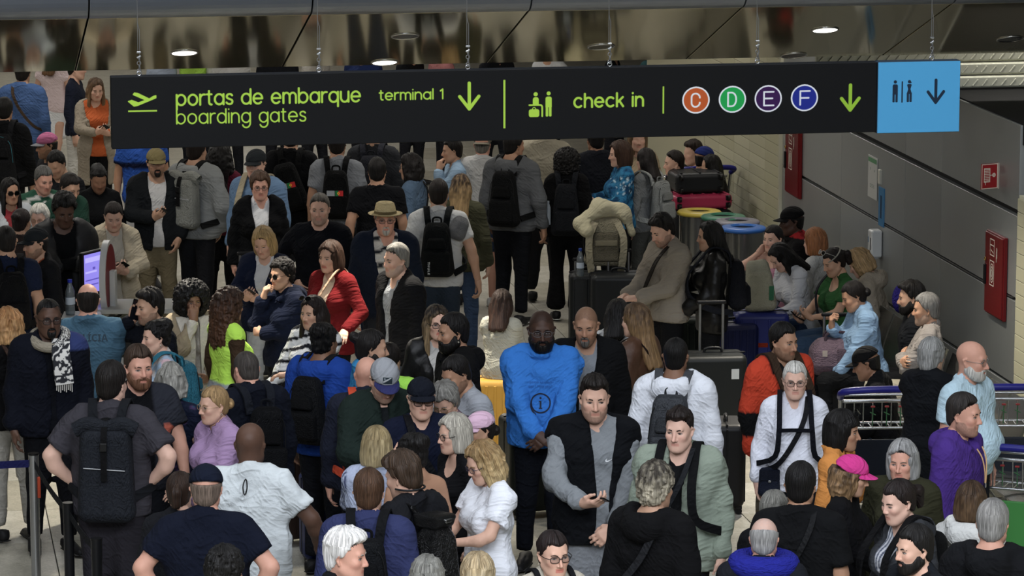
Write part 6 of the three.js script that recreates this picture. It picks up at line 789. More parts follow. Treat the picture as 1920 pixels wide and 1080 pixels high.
P({ pos: [2.875, -21.655], face: 162.437, H: 1.66, sex: 'f', lod: 1, seen: 0.0085, skin: 'fair', hair: { s: 'bob', c: 0x8a774e, c2: 0xa8966c, len: 0.08 }, top: { infl: 0.03, fn: zones((x, y, z) => (Math.abs(x) > 0.185 && Math.abs(((z + 0.02) / 0.024 % 1 + 1) % 1 - 0.5) < 0.18 ? 0x1c2550 : 0x9aa4bc)) }, legs: { c: NV }, L: 'push', label: 'person in pale blue track top with navy stripes' });
P({ pos: [2.615, -20.05], face: 166.568, H: 1.76, lod: 1, seen: 0.0085, skin: 'fair', head: { s: 1.1 }, hair: { s: 'short', c: 0x4a3220 }, top: { c: 0x2a3055, infl: 0.03 }, legs: { c: K }, bp: { c: 0x0f1114, strap: 0x0d0e11, h: 0.48, w: 0.3, label: 'black backpack on indigo sweatshirt' }, label: 'person in indigo sweatshirt with black backpack seen from behind' });
P({ pos: [2.88, -20.287], face: -136.079, H: 1.8, lod: 1, seen: 0.0075, skin: 'fair', head: { s: 1.08, tilt: 16 }, hair: { s: 'tousle', c: 0x3a2a1c }, top: { c: 0x15161a, infl: 0.035, fold: 0.012 }, legs: { c: K }, key: 'phones', label: 'person in black sweatshirt with neckband headphones' });
P({ pos: [3.028, -21.109], face: -158.164, H: 1.74, sex: 'f', lod: 1, seen: 0.0085, skin: 'tan', hair: { s: 'updo', c: 0x0d0a09 }, top: { c: 0x0c0c0e, sleeve: 'none', neck: 'low', hem: -0.1 }, legs: { c: K }, label: 'person in black tank top seen from behind' });
P({ pos: [3.407, -21.965], face: -70.818, H: 1.66, sex: 'f', lod: 1, seen: 0.0055, skin: 'fair', hair: { s: 'bob', c: 0xa8a294, len: 0.07 }, glasses: { c: 0x1a1a1c, r: 0.0018 }, top: { c: 0x0d0d10, neck: 'scoop' }, legs: { c: K }, label: 'person in black scoop neck top and dark framed glasses' });
P({ pos: [3.626, -22.317], face: -69.228, H: 1.6, sex: 'f', lod: 1, seen: 0.0085, skin: 'olive', hair: { s: 'bun', c: 0x17110e, y: -0.02 }, cap: { c: 0xc6a2b8 }, top: { c: 0x6a6a6c }, legs: { c: K }, label: 'person in pale pink baseball cap' });
P({ pos: [3.457, -21.03], face: -71.336, H: 1.7, sex: 'f', lod: 1, hands: 1, seen: 0.0055, fat: 0.25, skin: 'fair', eyes: 'down', head: { tilt: 20, s: 1.06 }, hair: { s: 'wavy', c: 0x8a6c40, c2: 0xb49a68, len: 0.12 }, glasses: { c: 0x2a2038, r: 0.0018 }, top: { c: 0xd2d5dc, sleeve: 'short', infl: 0.028, fold: 0.01 }, legs: { c: 0x9a9ca4 }, R: 'assist', L: 'phone', short: 'person in loose white tee', key: 'wavy', label: 'person in loose white tee and glasses looking down' });
P({ pos: [2.299, -18.73], face: 65.003, H: 1.74, lod: 1, seen: 0.0055, skin: 'ruddy', head: { s: 1.14 }, hair: { s: 'tousle', c: 0xd6d3ce }, brow: 0x9a948a, top: { c: 0x101114, infl: 0.03, collar: 'high' }, legs: { c: K }, label: 'person in black high collared jacket in front of indigo sweatshirt' });
P({ pos: [2.699, -18.412], face: 161.66, H: 1.66, sex: 'f', lod: 2, seen: 0.0105, skin: 'fair', hair: { s: 'curly', c: 0x77766f }, top: { c: 0x2a2c30 }, legs: { c: K }, label: 'person in charcoal top in front of black sweatshirt' });
P({ pos: [2.969, -18.456], face: 155.86, H: 1.66, sex: 'f', lod: 1, seen: 0.0105, skin: 'fair', hair: { s: 'crop', c: 0xa08a64, c2: 0xb7a684 }, top: { c: 0x9a9484 }, legs: { c: K }, label: 'person in beige top in front of loose white tee' });
P({ pos: [3.426, -18.833], face: 13.69, H: 1.68, sex: 'f', lod: 1, seen: 0.005, skin: 'fair', head: { s: 1.1 }, hair: { s: 'tail', c: 0x1f1412, len: 0.1 }, glasses: { c: 0x0c0c0e, r: 0.0022, w: 0.026, h: 0.018 }, earring: { r: 0.006 }, lip: 1, top: { c: 0xa39c8c, infl: 0.03, collar: 'shirt' }, legs: { c: K }, bp: { c: 0x101114, strap: 0x101114, sw: 0.03, label: 'black backpack worn over cream jacket' }, label: 'person in cream jacket with black framed glasses' });

// front centre and right
P({ pos: [4.221, -21.77], face: -12.974, H: 1.92, lod: 1, hands: 1, seen: 0.005, skin: 'fair', head: { s: 1.06, turn: 6, tilt: 6 }, gaze: 0.3, stubble: 0x1c140f, hair: { s: 'pouf', c: 0x17110d }, top: { cell: 0.0145, c: 0x74797d, infl: 0.026, fold: 0.01 }, jacket: { c: 0x0b0d11, sleeve: 'none', open: 0.042, off: 0.055, puff: 1, infl: 0.05, collar: 'high', hem: -0.16, name: 'puffer_vest' }, legs: { c: 0x777b80, loose: 0.025 }, R: { w: [0.05, 0.13, 0.31], f: [-0.75, 0.1, 0.5], n: [-0.2, 0.85, -0.4], e: [0.9, -0.5, -0.3], c: 0.6, holds: 'phone' }, L: { w: [0.12, -0.07, 0.19], f: [-0.7, -0.5, 0.2], n: [0, -0.2, -1], e: [1, 0, -0.5], c: 0.5 }, short: 'person in black puffer vest', key: 'vest', label: 'person in black puffer vest over grey sweatsuit holding phone' });
P({ pos: [4.636, -21.211], face: -26.329, H: 1.82, lod: 1, seen: 0.005, skin: 'pale', head: { s: 1.04, turn: -4 }, gaze: -0.3, hair: { s: 'pouf', c: 0x1c1310 }, top: { c: 0x0d0e10 }, jacket: { c: 0x7c8879, infl: 0.045, open: 0.03, collar: 'shirt', hem: -0.16, fold: 0.012 }, legs: { c: 0x14161a }, bp: { c: 0x0d0e10, strap: 0x0c0d0f, sw: 0.05, h: 0.42, label: 'black backpack worn over sage green jacket' }, cross: { q: 1, c: 0x14161a, noBag: 1, w: 0.03, label: 'black strap crossing a sage green jacket' }, label: 'person in sage green jacket with black straps' });
P({ pos: [4.167, -19.742], face: 138.082, H: 1.8, lod: 1, seen: 0.0085, skin: 'olive', head: { s: 1.08 }, hair: { s: 'curly', c: 0x3a342c, c2: 0xb0a68e }, top: { c: 0x0b0b0d, hood: 1, infl: 0.035 }, legs: { c: K }, cross: { q: -1, c: 0x1a1b1e, noBag: 1, w: 0.04, label: 'black webbing strap across a black hoodie' }, label: 'person in black hoodie with webbing strap seen from behind' });
P({ pos: [4.952, -20.17], face: 146.205, H: 1.52, sex: 'f', lod: 2, seen: 0.0105, skin: 'fair', hair: { s: 'crop', c: 0x77766f }, top: { c: 0x0e0f12, infl: 0.035 }, legs: { c: K }, label: 'person in black jacket almost hidden behind black tee' });
P({ pos: [4.977, -19.658], face: 157.793, H: 1.8, lod: 1, fat: 0.45, seen: 0.0085, skin: 'tan', head: { s: 1.1 }, scalp: 0x0c0a09, hair: { s: 'neat', c: 0x0b0909 }, top: { c: 0x0b0c0e, sleeve: 'short', infl: 0.024, sl: 0.75 }, legs: { c: K }, cross: { q: -1, c: 0x101113, noBag: 1, w: 0.03, label: 'black sling strap across a black tee' }, key: 'chain', label: 'person in black tee with silver chain seen from behind' });
P({ pos: [4.617, -19.01], face: 162.348, H: 1.66, lod: 1, seen: 0.0085, skin: 'ruddy', hair: { s: 'ring', c: 0x8d8c8a }, scalp: 0xa09a94, top: { c: 0x14161c, infl: 0.03 }, legs: { c: K }, key: 'pillow', label: 'person wearing royal blue neck pillow seen from behind' });
P({ pos: [5.683, -21.496], face: 63.191, H: 1.7, sex: 'f', lod: 1, seen: 0.0055, fat: 0.25, skin: 'tan', head: { s: 1.06 }, hair: { s: 'bob', c: 0x0d0a09, len: 0.09, bangs: 1 }, earring: { r: 0.011 }, glasses: { up: 1, sun: 1, c: 0x101010 }, top: { c: 0xc07a28, infl: 0.04, collar: 'high', fold: 0.011 }, legs: { c: JN }, label: 'person in amber jacket with hoop earrings' });
P({ pos: [5.457, -20.482], face: 67.08, H: 1.66, sex: 'f', lod: 1, seen: 0.0075, skin: 'olive', eyes: 'down', head: { tilt: 12 }, hair: { s: 'wavy', c: 0x1c120e, c2: 0x8a6a44, len: 0.12 }, cap: { c: 0xc42a80 }, top: { c: 0x0c0c0f, infl: 0.03 }, legs: { c: K }, R: { w: [0.12, 0.08, 0.3], f: [-0.4, 0, 0.9], n: [-0.3, -0.8, 0] }, label: 'person in hot pink baseball cap and black top' });
P({ pos: [5.86, -20.704], face: -29.804, H: 1.68, sex: 'f', lod: 1, seen: 0.0055, skin: 'ruddy', head: { s: 1.06 }, hair: { s: 'bob', c: 0x8d8d8c, len: 0.07, rc: 0.008 }, brow: 0x6a6258, top: { c: 0x2a2a28 }, jacket: { c: 0x2a2a1a, infl: 0.045, open: 0.02, collar: 'high' }, legs: { c: K }, label: 'person in olive jacket facing forward' });
P({ pos: [5.563, -19.629], face: -67.823, H: 1.7, sex: 'f', lod: 1, seen: 0.005, skin: 'pale', eyes: 'down', head: { s: 1.1, tilt: 12 }, hair: { s: 'tail', c: 0x1d1412, len: 0.04 }, top: { cell: 0.0105, neck: 'v', fn: zones((x) => ((x / 0.022 % 1 + 1) % 1 < 0.5 ? 0xb4b6bc : 0x3c4458)) }, jacket: { c: 0x2e3034, infl: 0.036, open: 0.05, hood: 1 }, legs: { c: JN }, bp: { c: 0x0d0e10, strap: 0x0c0c0e, sw: 0.05, label: 'black backpack strap over a charcoal zip jacket' }, label: 'person in charcoal jacket over striped shirt' });
P({ pos: [5.26, -18.26], face: -74.07, H: 1.78, lod: 1, seen: 0.005, skin: 'fair', head: { s: 1.03 }, beard: { c: 0x14100e, len: 0.006 }, hair: { s: 'short', c: 0x0f0c0b }, brow: 0x0b0908, top: { c: 0x0c0d10 }, jacket: { c: 0x14171c, infl: 0.04, open: 0.08 }, legs: { c: K }, label: 'person in dark open jacket in front of striped shirt' });
P({ pos: [6.029, -19.883], face: 148.133, H: 1.6, sex: 'f', lod: 1, seen: 0.0105, skin: 'fair', hair: { s: 'bob', c: 0x3a2818, c2: 0x5c452c, len: 0.07 }, top: { hood: 1, infl: 0.035, fn: zones((x, y) => (y > 0.4 ? 0xb4b5b2 : 0x101114)) }, legs: { c: K }, label: 'person in white fleece hood seen from behind' });
P({ pos: [5.806, -18.749], face: 154.794, H: 1.76, lod: 1, seen: 0.0085, skin: 'ruddy', head: { s: 1.1 }, hair: { s: 'short', c: 0x84827e }, top: { c: 0x0f1013, infl: 0.04, hood: 1 }, legs: { c: K }, label: 'person in black hooded jacket in front of white fleece hood' });

// ------------------------------------------------------------------ prints on clothes
decal(Q.police, Q.police.top, [0.0, 0.41, -0.12], 0.29, 0.08, printMat('POLÍCIA', '#20323e', 270, 75), 'lettering', true);
decal(Q.info, Q.info.top, [0.0, 0.2, 0.13], 0.145, 0.145, printMat('info', '#0b1830', 150, 150, '', (g, w, h) => { g.lineWidth = 20; g.beginPath(); g.arc(w / 2, h / 2, w * 0.43, 0, 7); g.stroke(); g.beginPath(); g.arc(w / 2, h * 0.27, 15, 0, 7); g.fill(); g.fillRect(w / 2 - 12, h * 0.4, 24, h * 0.36); g.fillRect(w / 2 - 24, h * 0.4, 30, 12); g.fillRect(w / 2 - 24, h * 0.72, 48, 12); }), 'information_symbol');
decal(Q.info, Q.info.top, [0.0, 0.325, 0.13], 0.17, 0.055, printMat('lines', '#174f96', 170, 60, '', (g, w, h) => { g.font = 'bold 44px sans-serif'; g.textAlign = 'center'; g.fillText('posso ajudar?', w / 2, 46, w * 0.96); g.fillText('can i help you?', w / 2, 104, w * 0.96); }), 'lettering');
decal(Q.vest, Q.vest.top, [0.09, 0.33, 0.12], 0.05, 0.03, printMat('swoosh', '#d6d9dc', 50, 30, '', (g, w, h) => { g.beginPath(); g.moveTo(w * 0.98, h * 0.12); g.quadraticCurveTo(w * 0.3, h * 0.75, w * 0.2, h * 0.62); g.quadraticCurveTo(w * 0.1, h * 0.5, w * 0.26, h * 0.18); g.quadraticCurveTo(w * -0.08, h * 0.6, w * 0.08, h * 0.84); g.quadraticCurveTo(w * 0.2, h * 1.0, w * 0.44, h * 0.76); g.closePath(); g.fill(); }), 'logo');
{ // emblems on caps, laid on the dome in head space
  const onCap = (o, a, up, w, h, m, name) => { o.root.updateMatrixWorld(true); const e = new THREE.Euler(up, a, 0, 'YXZ'), loc = new THREE.Matrix4().makeRotationFromEuler(e), d = new V3(0, 0, 1).applyEuler(e), c = new V3(d.x * 0.09, 0.042 + d.y * 0.09, d.z * 0.112 - 0.014), W = o.root.matrixWorld.clone().multiply(o.HM), p = c.clone().applyMatrix4(W), rot = new THREE.Euler().setFromRotationMatrix(new THREE.Matrix4().extractRotation(W).multiply(loc)); const g = new DecalGeometry(o.cap, p, rot, new V3(w, h, 0.05)); g.applyMatrix4(new THREE.Matrix4().copy(o.root.matrixWorld).invert()); const n = g.attributes.normal, q = g.attributes.position; for (let i = 0; i < q.count; i++) q.setXYZ(i, q.getX(i) + n.getX(i) * 0.002, q.getY(i) + n.getY(i) * 0.002, q.getZ(i) + n.getZ(i) * 0.002); part(name, g, m, o.cap); };
  onCap(Q.greycap, -0.1, -0.35, 0.066, 0.048, printMat('patch', '#14222a', 66, 48, '', (g, w, h) => { g.fillStyle = '#9a9da0'; g.fillRect(0, 0, w, h); g.fillStyle = '#14222a'; g.fillRect(6, 6, w - 12, h - 12); g.fillStyle = '#9a9da0'; g.beginPath(); g.moveTo(12, h - 14); g.lineTo(w - 14, 12); g.lineTo(w - 40, 12); g.lineTo(12, h * 0.55); g.fill(); g.font = 'bold 26px sans-serif'; g.fillText('M', 18, 36); }), 'cap_patch');
  onCap(Q.navycap, Math.PI, -0.15, 0.07, 0.02, printMat('ARMANI', '#c9ccd0', 70, 20), 'lettering');
}
// scarf, lanyard, neck pillow, headphones, cords: each a thing on its wearer
{ const o = Q.scarf, t = worn(o, 'scarf', 'black and white patterned scarf over dark navy jacket', 'scarf'), m = new THREE.MeshPhysicalMaterial({ map: noiseTex(64, (i, j) => { const v = vn(i / 4, j / 4, 2) + 0.5 * vn(i / 2, j / 2, 9) > -0.05; return v ? [196, 194, 188] : [26, 27, 32]; }, true), roughness: 0.95 }); m.map.repeat.set(3, 3);
  const ring = []; for (let i = 0; i < 16; i++) { const a = i / 16 * 6.283; ring.push([Math.sin(a) * 0.105, 0.515 - Math.cos(a) * 0.04, Math.cos(a) * 0.1 + 0.012]); }
  part('neck_wrap', inT(o, tube(ring, 0.036, 40, 10, true)), mat(0x8f8674, { roughness: 0.95, bump: 0.02 }), t); part('hanging_end', inT(o, ribbon([[0.06, 0.52, 0.09], [0.045, 0.44, 0.165], [0.05, 0.36, 0.185], [0.06, 0.24, 0.19]], 0.12, 0.03, [[0, 1, 1], [0, 0.3, 1], [0, 0, 1], [0, 0, 1]], 16)), m, t);
  part('neck_fold', inT(o, tube([[0.02, 0.47, 0.13], [0.09, 0.52, 0.07], [0.115, 0.55, -0.02], [0.06, 0.56, -0.09]], 0.034, 20, 10)), m, t); for (let i = 0; i < 9; i++) part('fringe', inT(o, rod([0.01 + i * 0.0125, 0.25, 0.19], [0.008 + i * 0.013, 0.2 - (i % 3) * 0.008, 0.188], 0.004, 5)), mat(0xb9b6ae), t); shade(t); }
{ const o = Q.afro, t = worn(o, 'scarf', 'long cream knitted scarf hanging over beige coat', 'scarf'), m = cloth(0xb4aea0, { bump: 0.02 }); for (const q of [-1, 1]) part('hanging_end', inT(o, ribbon([[q * 0.08, 0.52, -0.02], [q * 0.09, 0.48, 0.09], [q * 0.07, 0.36, 0.175], [q * 0.075, 0.15, 0.185], [q * 0.08, -0.1, 0.18]], 0.1, 0.026, [[0, 1, 0], [0, 1, 0.6], [0, 0.3, 1], [0, 0, 1], [0, 0, 1]], 18)), m, t); shade(t); }
{ const o = Q.pillow, t = worn(o, 'neck_pillow', 'royal blue horseshoe neck pillow around a neck', 'neck pillow'), pts = []; for (let i = 0; i <= 14; i++) { const a = lerp(-2.6, 2.6, i / 14); pts.push([Math.sin(a) * 0.14, 0.52, -Math.cos(a) * 0.12 + 0.01]); } part('cushion', inT(o, tube(pts, 0.066, 36, 14)), cloth(0x1b2080, { roughness: 0.95 }), t); for (const k of [0, 14]) part('cushion_end', inT(o, placed(new THREE.SphereGeometry(0.068, 14, 10), ...pts[k])), cloth(0x1b2080, { roughness: 0.95 }), t); shade(t); }
{ const o = Q.phones, t = worn(o, 'neckband_headphones', 'thin black neckband headphones over black sweatshirt', 'headphones'), pts = []; for (let i = 0; i <= 12; i++) { const a = lerp(-1.9, 1.9, i / 12); pts.push([Math.sin(a) * 0.09, 0.6 + Math.cos(a) * 0.0, -Math.cos(a) * 0.085 + 0.005]); } part('neckband', inT(o, tube(pts, 0.006, 30, 6)), mat(0x15171a, { roughness: 0.35 }), t); shade(t); }
{ const o = Q.purple, t = worn(o, 'hoodie_cord', 'peach coloured lanyard cord hanging on purple hoodie', 'cord'); for (const q of [-1, 1]) part('cord', inT(o, tube([[q * 0.04, 0.47, 0.13], [q * 0.03, 0.42, 0.158], [q * 0.012, 0.33, 0.172], [q * 0.004, 0.26, 0.172]], 0.0045, 14, 6)), mat(0xc49a6a), t); part('cord_tip', inT(o, placed(rbox(0.014, 0.03, 0.01, 0.004, 1), 0, 0.245, 0.173)), M.chrome, t); shade(t); }
{ const o = Q.chain, t = worn(o, 'neck_chain', 'thin silver chain above collar of black tee', 'chain'), pts = []; for (let i = 0; i < 16; i++) { const a = i / 16 * 6.283; pts.push([Math.sin(a) * 0.072, 0.525 - Math.cos(a) * 0.03, Math.cos(a) * 0.068 - 0.004]); } part('links', inT(o, tube(pts, 0.003, 40, 5, true)), M.chrome, t); shade(t); }
{ const o = Q.polo, t = worn(o, 'collar_cord', 'black looped cord hanging from collar of white polo', 'cord'); part('loop', inT(o, tube([[0, 0.5, -0.115], [-0.012, 0.46, -0.135], [0.0, 0.415, -0.145], [0.012, 0.46, -0.135]], 0.004, 24, 6, true)), M.blackPlastic, t); shade(t); }
{ const o = Q.badge, t = worn(o, 'name_badge', 'white name badge clipped on leather jacket', 'badge'); part('card', inT(o, placed(rbox(0.09, 0.06, 0.004, 0.002, 1), 0.02, 0.2, 0.2)), mat(0xb9bbb9), t); part('lanyard', inT(o, tube([[0.07, 0.5, 0.06], [0.05, 0.38, 0.17], [0.02, 0.23, 0.198]], 0.004, 14, 5)), mat(0x8a8d90), t); shade(t); }

// ------------------------------------------------------------------ luggage among the crowd

suitcase({ pos: [4.718, 1.16, -28.182].map((v, i) => (i === 1 ? 0 : v)), turn: -12, w: 0.44, h: 0.56, d: 0.28, c: 0xc8920f, label: 'yellow hard shell suitcase under the seated cream sweater' });
suitcase({ pos: [6.384, 0.1, -31.795].map((v, i) => (i === 1 ? 0 : v)), turn: -8, w: 0.5, h: 0.74, d: 0.34, c: 0x16191a, ribs: 0, ext: 0.18, label: 'large black suitcase carrying a cream coat and backpack' });
suitcase({ pos: [6.168, 0.1, -32.219].map((v, i) => (i === 1 ? 0 : v)), turn: -8, w: 0.3, h: 0.68, d: 0.26, c: 0x1a1d1d, ribs: 3, ext: 0.1, label: 'narrow black suitcase with a bottle standing on top' });
suitcase({ pos: [6.543, 0.1, -30.9].map((v, i) => (i === 1 ? 0 : v)), turn: 10, w: 0.42, h: 0.74, d: 0.26, c: 0x261614, ribs: 0, rough: 0.6, label: 'dark brown suitcase in front of beige sweatshirt' });
suitcase({ pos: [6.797, 0.1, -30.498].map((v, i) => (i === 1 ? 0 : v)), turn: -6, w: 0.36, h: 0.56, d: 0.24, c: 0x16201a, ext: 0.42, label: 'small dark green suitcase with raised handle' });
suitcase({ pos: [6.329, 0.05, -27.802].map((v, i) => (i === 1 ? 0 : v)), turn: -4, w: 0.5, h: 0.78, d: 0.32, c: 0x141716, ribs: 0, ext: 0.38, tag: 1, label: 'large black suitcase with raised chrome handle and sticker' });
suitcase({ pos: [6.965, 0.08, -29.875].map((v, i) => (i === 1 ? 0 : v)), turn: 6, w: 0.4, h: 0.62, d: 0.26, c: 0x12183e, label: 'dark navy suitcase beside black leather jacket' });
suitcase({ pos: [7.224, 0.08, -29.945].map((v, i) => (i === 1 ? 0 : v)), turn: -8, w: 0.46, h: 0.7, d: 0.28, c: 0x1a2466, ribs: 4, strap: [0xc23a14, 0.62], label: 'royal blue suitcase with orange luggage strap' });
suitcase({ pos: [7.499, 0.05, -28.514].map((v, i) => (i === 1 ? 0 : v)), turn: -10, w: 0.46, h: 0.46, d: 0.3, c: 0x0c0c0e, ribs: 0, ext: 0.44, label: 'black suitcase under mauve duffel bag' });
suitcase({ pos: [6.032, 0.3, -26.052].map((v, i) => (i === 1 ? 0 : v)), turn: 80, w: 0.4, h: 0.62, d: 0.26, c: 0x101012, label: 'black suitcase with twin wheels behind sage jacket' });
suitcase({ pos: [4.616, 0.1, -26.119].map((v, i) => (i === 1 ? 0 : v)), turn: 12, w: 0.46, h: 0.7, d: 0.3, c: 0x0f1512, label: 'dark suitcase between white tee and black vest' });
suitcase({ pos: [2.875, 0.1, -25.578].map((v, i) => (i === 1 ? 0 : v)), turn: 20, w: 0.42, h: 0.62, d: 0.26, c: 0x2a1c16, ribs: 8, label: 'brown ribbed suitcase beside white polo' });
suitcase({ pos: [2.993, 0.1, -24.922].map((v, i) => (i === 1 ? 0 : v)), turn: 5, w: 0.42, h: 0.6, d: 0.26, c: 0x14265e, ext: 0.42, label: 'blue suitcase with raised handle beside pale blue track top' });
suitcase({ pos: [3.115, 0.1, -31.485].map((v, i) => (i === 1 ? 0 : v)), turn: 5, w: 0.42, h: 0.6, d: 0.26, c: 0x3a3d40, ext: 0.44, label: 'grey suitcase with raised handle beside safety vest' });
{ // cream coat and backpack over the black suitcase
  const p = [6.304, 0.95, -32.018], t = thing('backpack', 'beige backpack standing on a large black suitcase', 'backpack', [p[0], 0.84, p[2]], rad(-8)), c = cloth(0x8d866e);
  part('main_pocket', placed(softBox(0.38, 0.44, 0.2, 0.75, 0.2), 0, 0.2, 0), c, t); part('back_panel', placed(softBox(0.24, 0.26, 0.05, 0.9, 0.1, 0.02), 0, 0.16, 0.11), cloth(0x6a6452), t); for (const q of [-1, 1]) part('shoulder_strap', ribbon([[q * 0.1, 0.38, 0.1], [q * 0.15, 0.26, 0.16], [q * 0.15, 0.1, 0.16], [q * 0.13, -0.06, 0.12]], 0.06, 0.02, [[0, 0, 1], [0, 0, 1], [0, 0, 1], [0, 0, 1]], 14), cloth(0x948c72), t);
  part('luggage_sleeve', placed(rbox(0.2, 0.05, 0.02, 0.008), 0, 0.2, 0.145), cloth(0xa0987c), t); for (const q of [-1, 1]) part('trim_cord', tube([[q * 0.17, 0.36, 0.08], [q * 0.2, 0.2, 0.1], [q * 0.16, 0.0, 0.12]], 0.005, 12, 5), M.blackPlastic, t); shade(t);
  const k = thing('coat', 'folded cream coat draped over a beige backpack', 'coat', [p[0], 0.84, p[2]], rad(-8)); const cc = meshField([cap([-0.22, 0.36, 0.06], [-0.05, 0.5, 0.02], 0.06, 0.07, { k: 0.05 }), cap([-0.05, 0.5, 0.02], [0.16, 0.46, 0.0], 0.075, 0.06, { k: 0.05 }), cap([0.16, 0.46, 0.02], [0.23, 0.28, 0.06], 0.06, 0.035, { k: 0.04 }), cap([-0.22, 0.36, 0.07], [-0.16, 0.3, 0.13], 0.065, 0.06, { k: 0.04 }), cap([-0.05, 0.48, -0.08], [0.1, 0.46, -0.1], 0.08, 0.07, { k: 0.05 })], 0.013, (d, x, y, z) => d + 0.012 * vn(x * 14, y * 14, z * 14)); part('cloth', soup([cc]), cloth(0xaaa384, { bump: 0.02 }), k); shade(k);
  const b = thing('water_bottle', 'clear water bottle standing on narrow black suitcase', 'bottle', [[6.062, 0.78, -31.93][0], 0.742, [6.062, 0.78, -31.93][2]]); bottle(b, 0x9aa4a8, 0x1c3c8a); }
function bottle(t, c, capC) { const pr = [[0.001, 0], [0.032, 0.002], [0.034, 0.02], [0.032, 0.06], [0.034, 0.1], [0.032, 0.15], [0.03, 0.17], [0.014, 0.215], [0.013, 0.23], [0.001, 0.231]].map(([r, y]) => new THREE.Vector2(r, y)); part('body', new THREE.LatheGeometry(pr, 20), mat(c, { roughness: 0.12, transmission: 0.75, thickness: 0 }), t); part('label_band', placed(new THREE.CylinderGeometry(0.0345, 0.0345, 0.05, 20, 1, true), 0, 0.1, 0), mat(0xa9b4c0), t); part('cap', placed(new THREE.CylinderGeometry(0.016, 0.016, 0.022, 14), 0, 0.238, 0), mat(capC, { roughness: 0.4 }), t); shade(t); }
{ const p = [7.209, 0.72, -29.931], t = thing('tote_bag', 'cream drawstring tote bag with green print on blue suitcase', 'bag', [p[0], 0.752, p[2]], rad(-15)); part('bag_body', placed(softBox(0.27, 0.36, 0.16, 0.74, 0.2, 0.05), 0, 0.18, 0, 0, 0, 0.08), cloth(0x9c9a84, { bump: 0.02 }), t); part('bag_neck', placed(softBox(0.21, 0.14, 0.11, 0.8, 0.1, 0.04), -0.02, 0.36, 0, 0, 0, 0.15), cloth(0xa4a28c, { bump: 0.02 }), t); part('print', placed(new THREE.PlaneGeometry(0.04, 0.12), 0.1, 0.17, 0.1, 0, 0.3, 0), mat(0x2c6a48), t); shade(t); }
{ const p = [7.454, 0.55, -28.421], t = thing('duffel_bag', 'mauve grey duffel bag standing on black suitcase', 'bag', [p[0], 0.515, p[2] + 0.1], rad(-8)); part('bag_body', placed(softBox(0.46, 0.3, 0.26, 0.82, 0.25, 0.1), 0, 0.15, 0), cloth(0x5a4a55, { roughness: 0.7 }), t); part('side_pocket', placed(softBox(0.2, 0.2, 0.04, 0.9, 0.1, 0.015), 0.08, 0.13, 0.14), cloth(0x544550, { roughness: 0.7 }), t); for (const q of [-1, 1]) part('carry_handle', tube([[-0.1, 0.27, q * 0.06], [-0.08, 0.34, q * 0.05], [0.08, 0.34, q * 0.05], [0.1, 0.27, q * 0.06]], 0.012, 18, 7), cloth(0x4a3c46), t); part('logo_patch', placed(rbox(0.04, 0.05, 0.004, 0.002, 1), -0.11, 0.2, 0.155), mat(0x8a8078), t); part('zip', tube([[-0.19, 0.25, 0.02], [0, 0.302, 0.02], [0.19, 0.25, 0.02]], 0.005, 16, 5), M.blackPlastic, t); shade(t); }
{ const p = [8.002, 1.15, -28.409], t = thing('neck_pillow', 'purple blue travel pillow beside seated black sweater', 'pillow', [p[0], 1.1, p[2]], 0.6); part('cushion', new THREE.SphereGeometry(1, 20, 14).scale(0.09, 0.12, 0.06), cloth(0x2a2270), t); shade(t); }
// stacked suitcases on a trolley by the tiled wall
trolley({ pos: [8.127, 0.2, -36.346].map((v, i) => (i === 1 ? 0 : v)), turn: 10, label: 'luggage trolley loaded with pink and black suitcases' });
{ const b = [7.989, 0.74, -35.745]; suitcase({ pos: [b[0], 0.16, b[2] - 0.1], turn: 4, w: 0.6, h: 0.48, d: 0.56, c: 0x15171a, flat: 1, ribs: 0, label: 'black case at bottom of trolley stack' }); suitcase({ pos: [b[0], 0.73, b[2] - 0.1], turn: 4, w: 0.6, h: 0.44, d: 0.15, c: 0xa02448, flat: 1, ribs: 5, rough: 0.3, label: 'glossy raspberry pink suitcase lying in trolley stack' }); suitcase({ pos: [b[0] - 0.02, 0.89, b[2] - 0.1], turn: 2, w: 0.5, h: 0.4, d: 0.2, c: 0x16181b, flat: 1, ribs: 3, label: 'black suitcase lying on top of the pink one' }); }
trolley({ pos: [7.014, 0.9, -25.192].map((v, i) => (i === 1 ? 0 : v)), turn: -6, label: 'empty luggage trolley with blue handle beside quilted vest' });
trolley({ pos: [7.857, 1, -25.128].map((v, i) => (i === 1 ? 0 : v)), turn: -8, label: 'luggage trolley with blue handle near tiled pier' });
trolley({ pos: [7.324, 1, -23.159].map((v, i) => (i === 1 ? 0 : v)), turn: -30, panel: 0x2f7a30, label: 'luggage trolley with green panel near purple hoodie' });
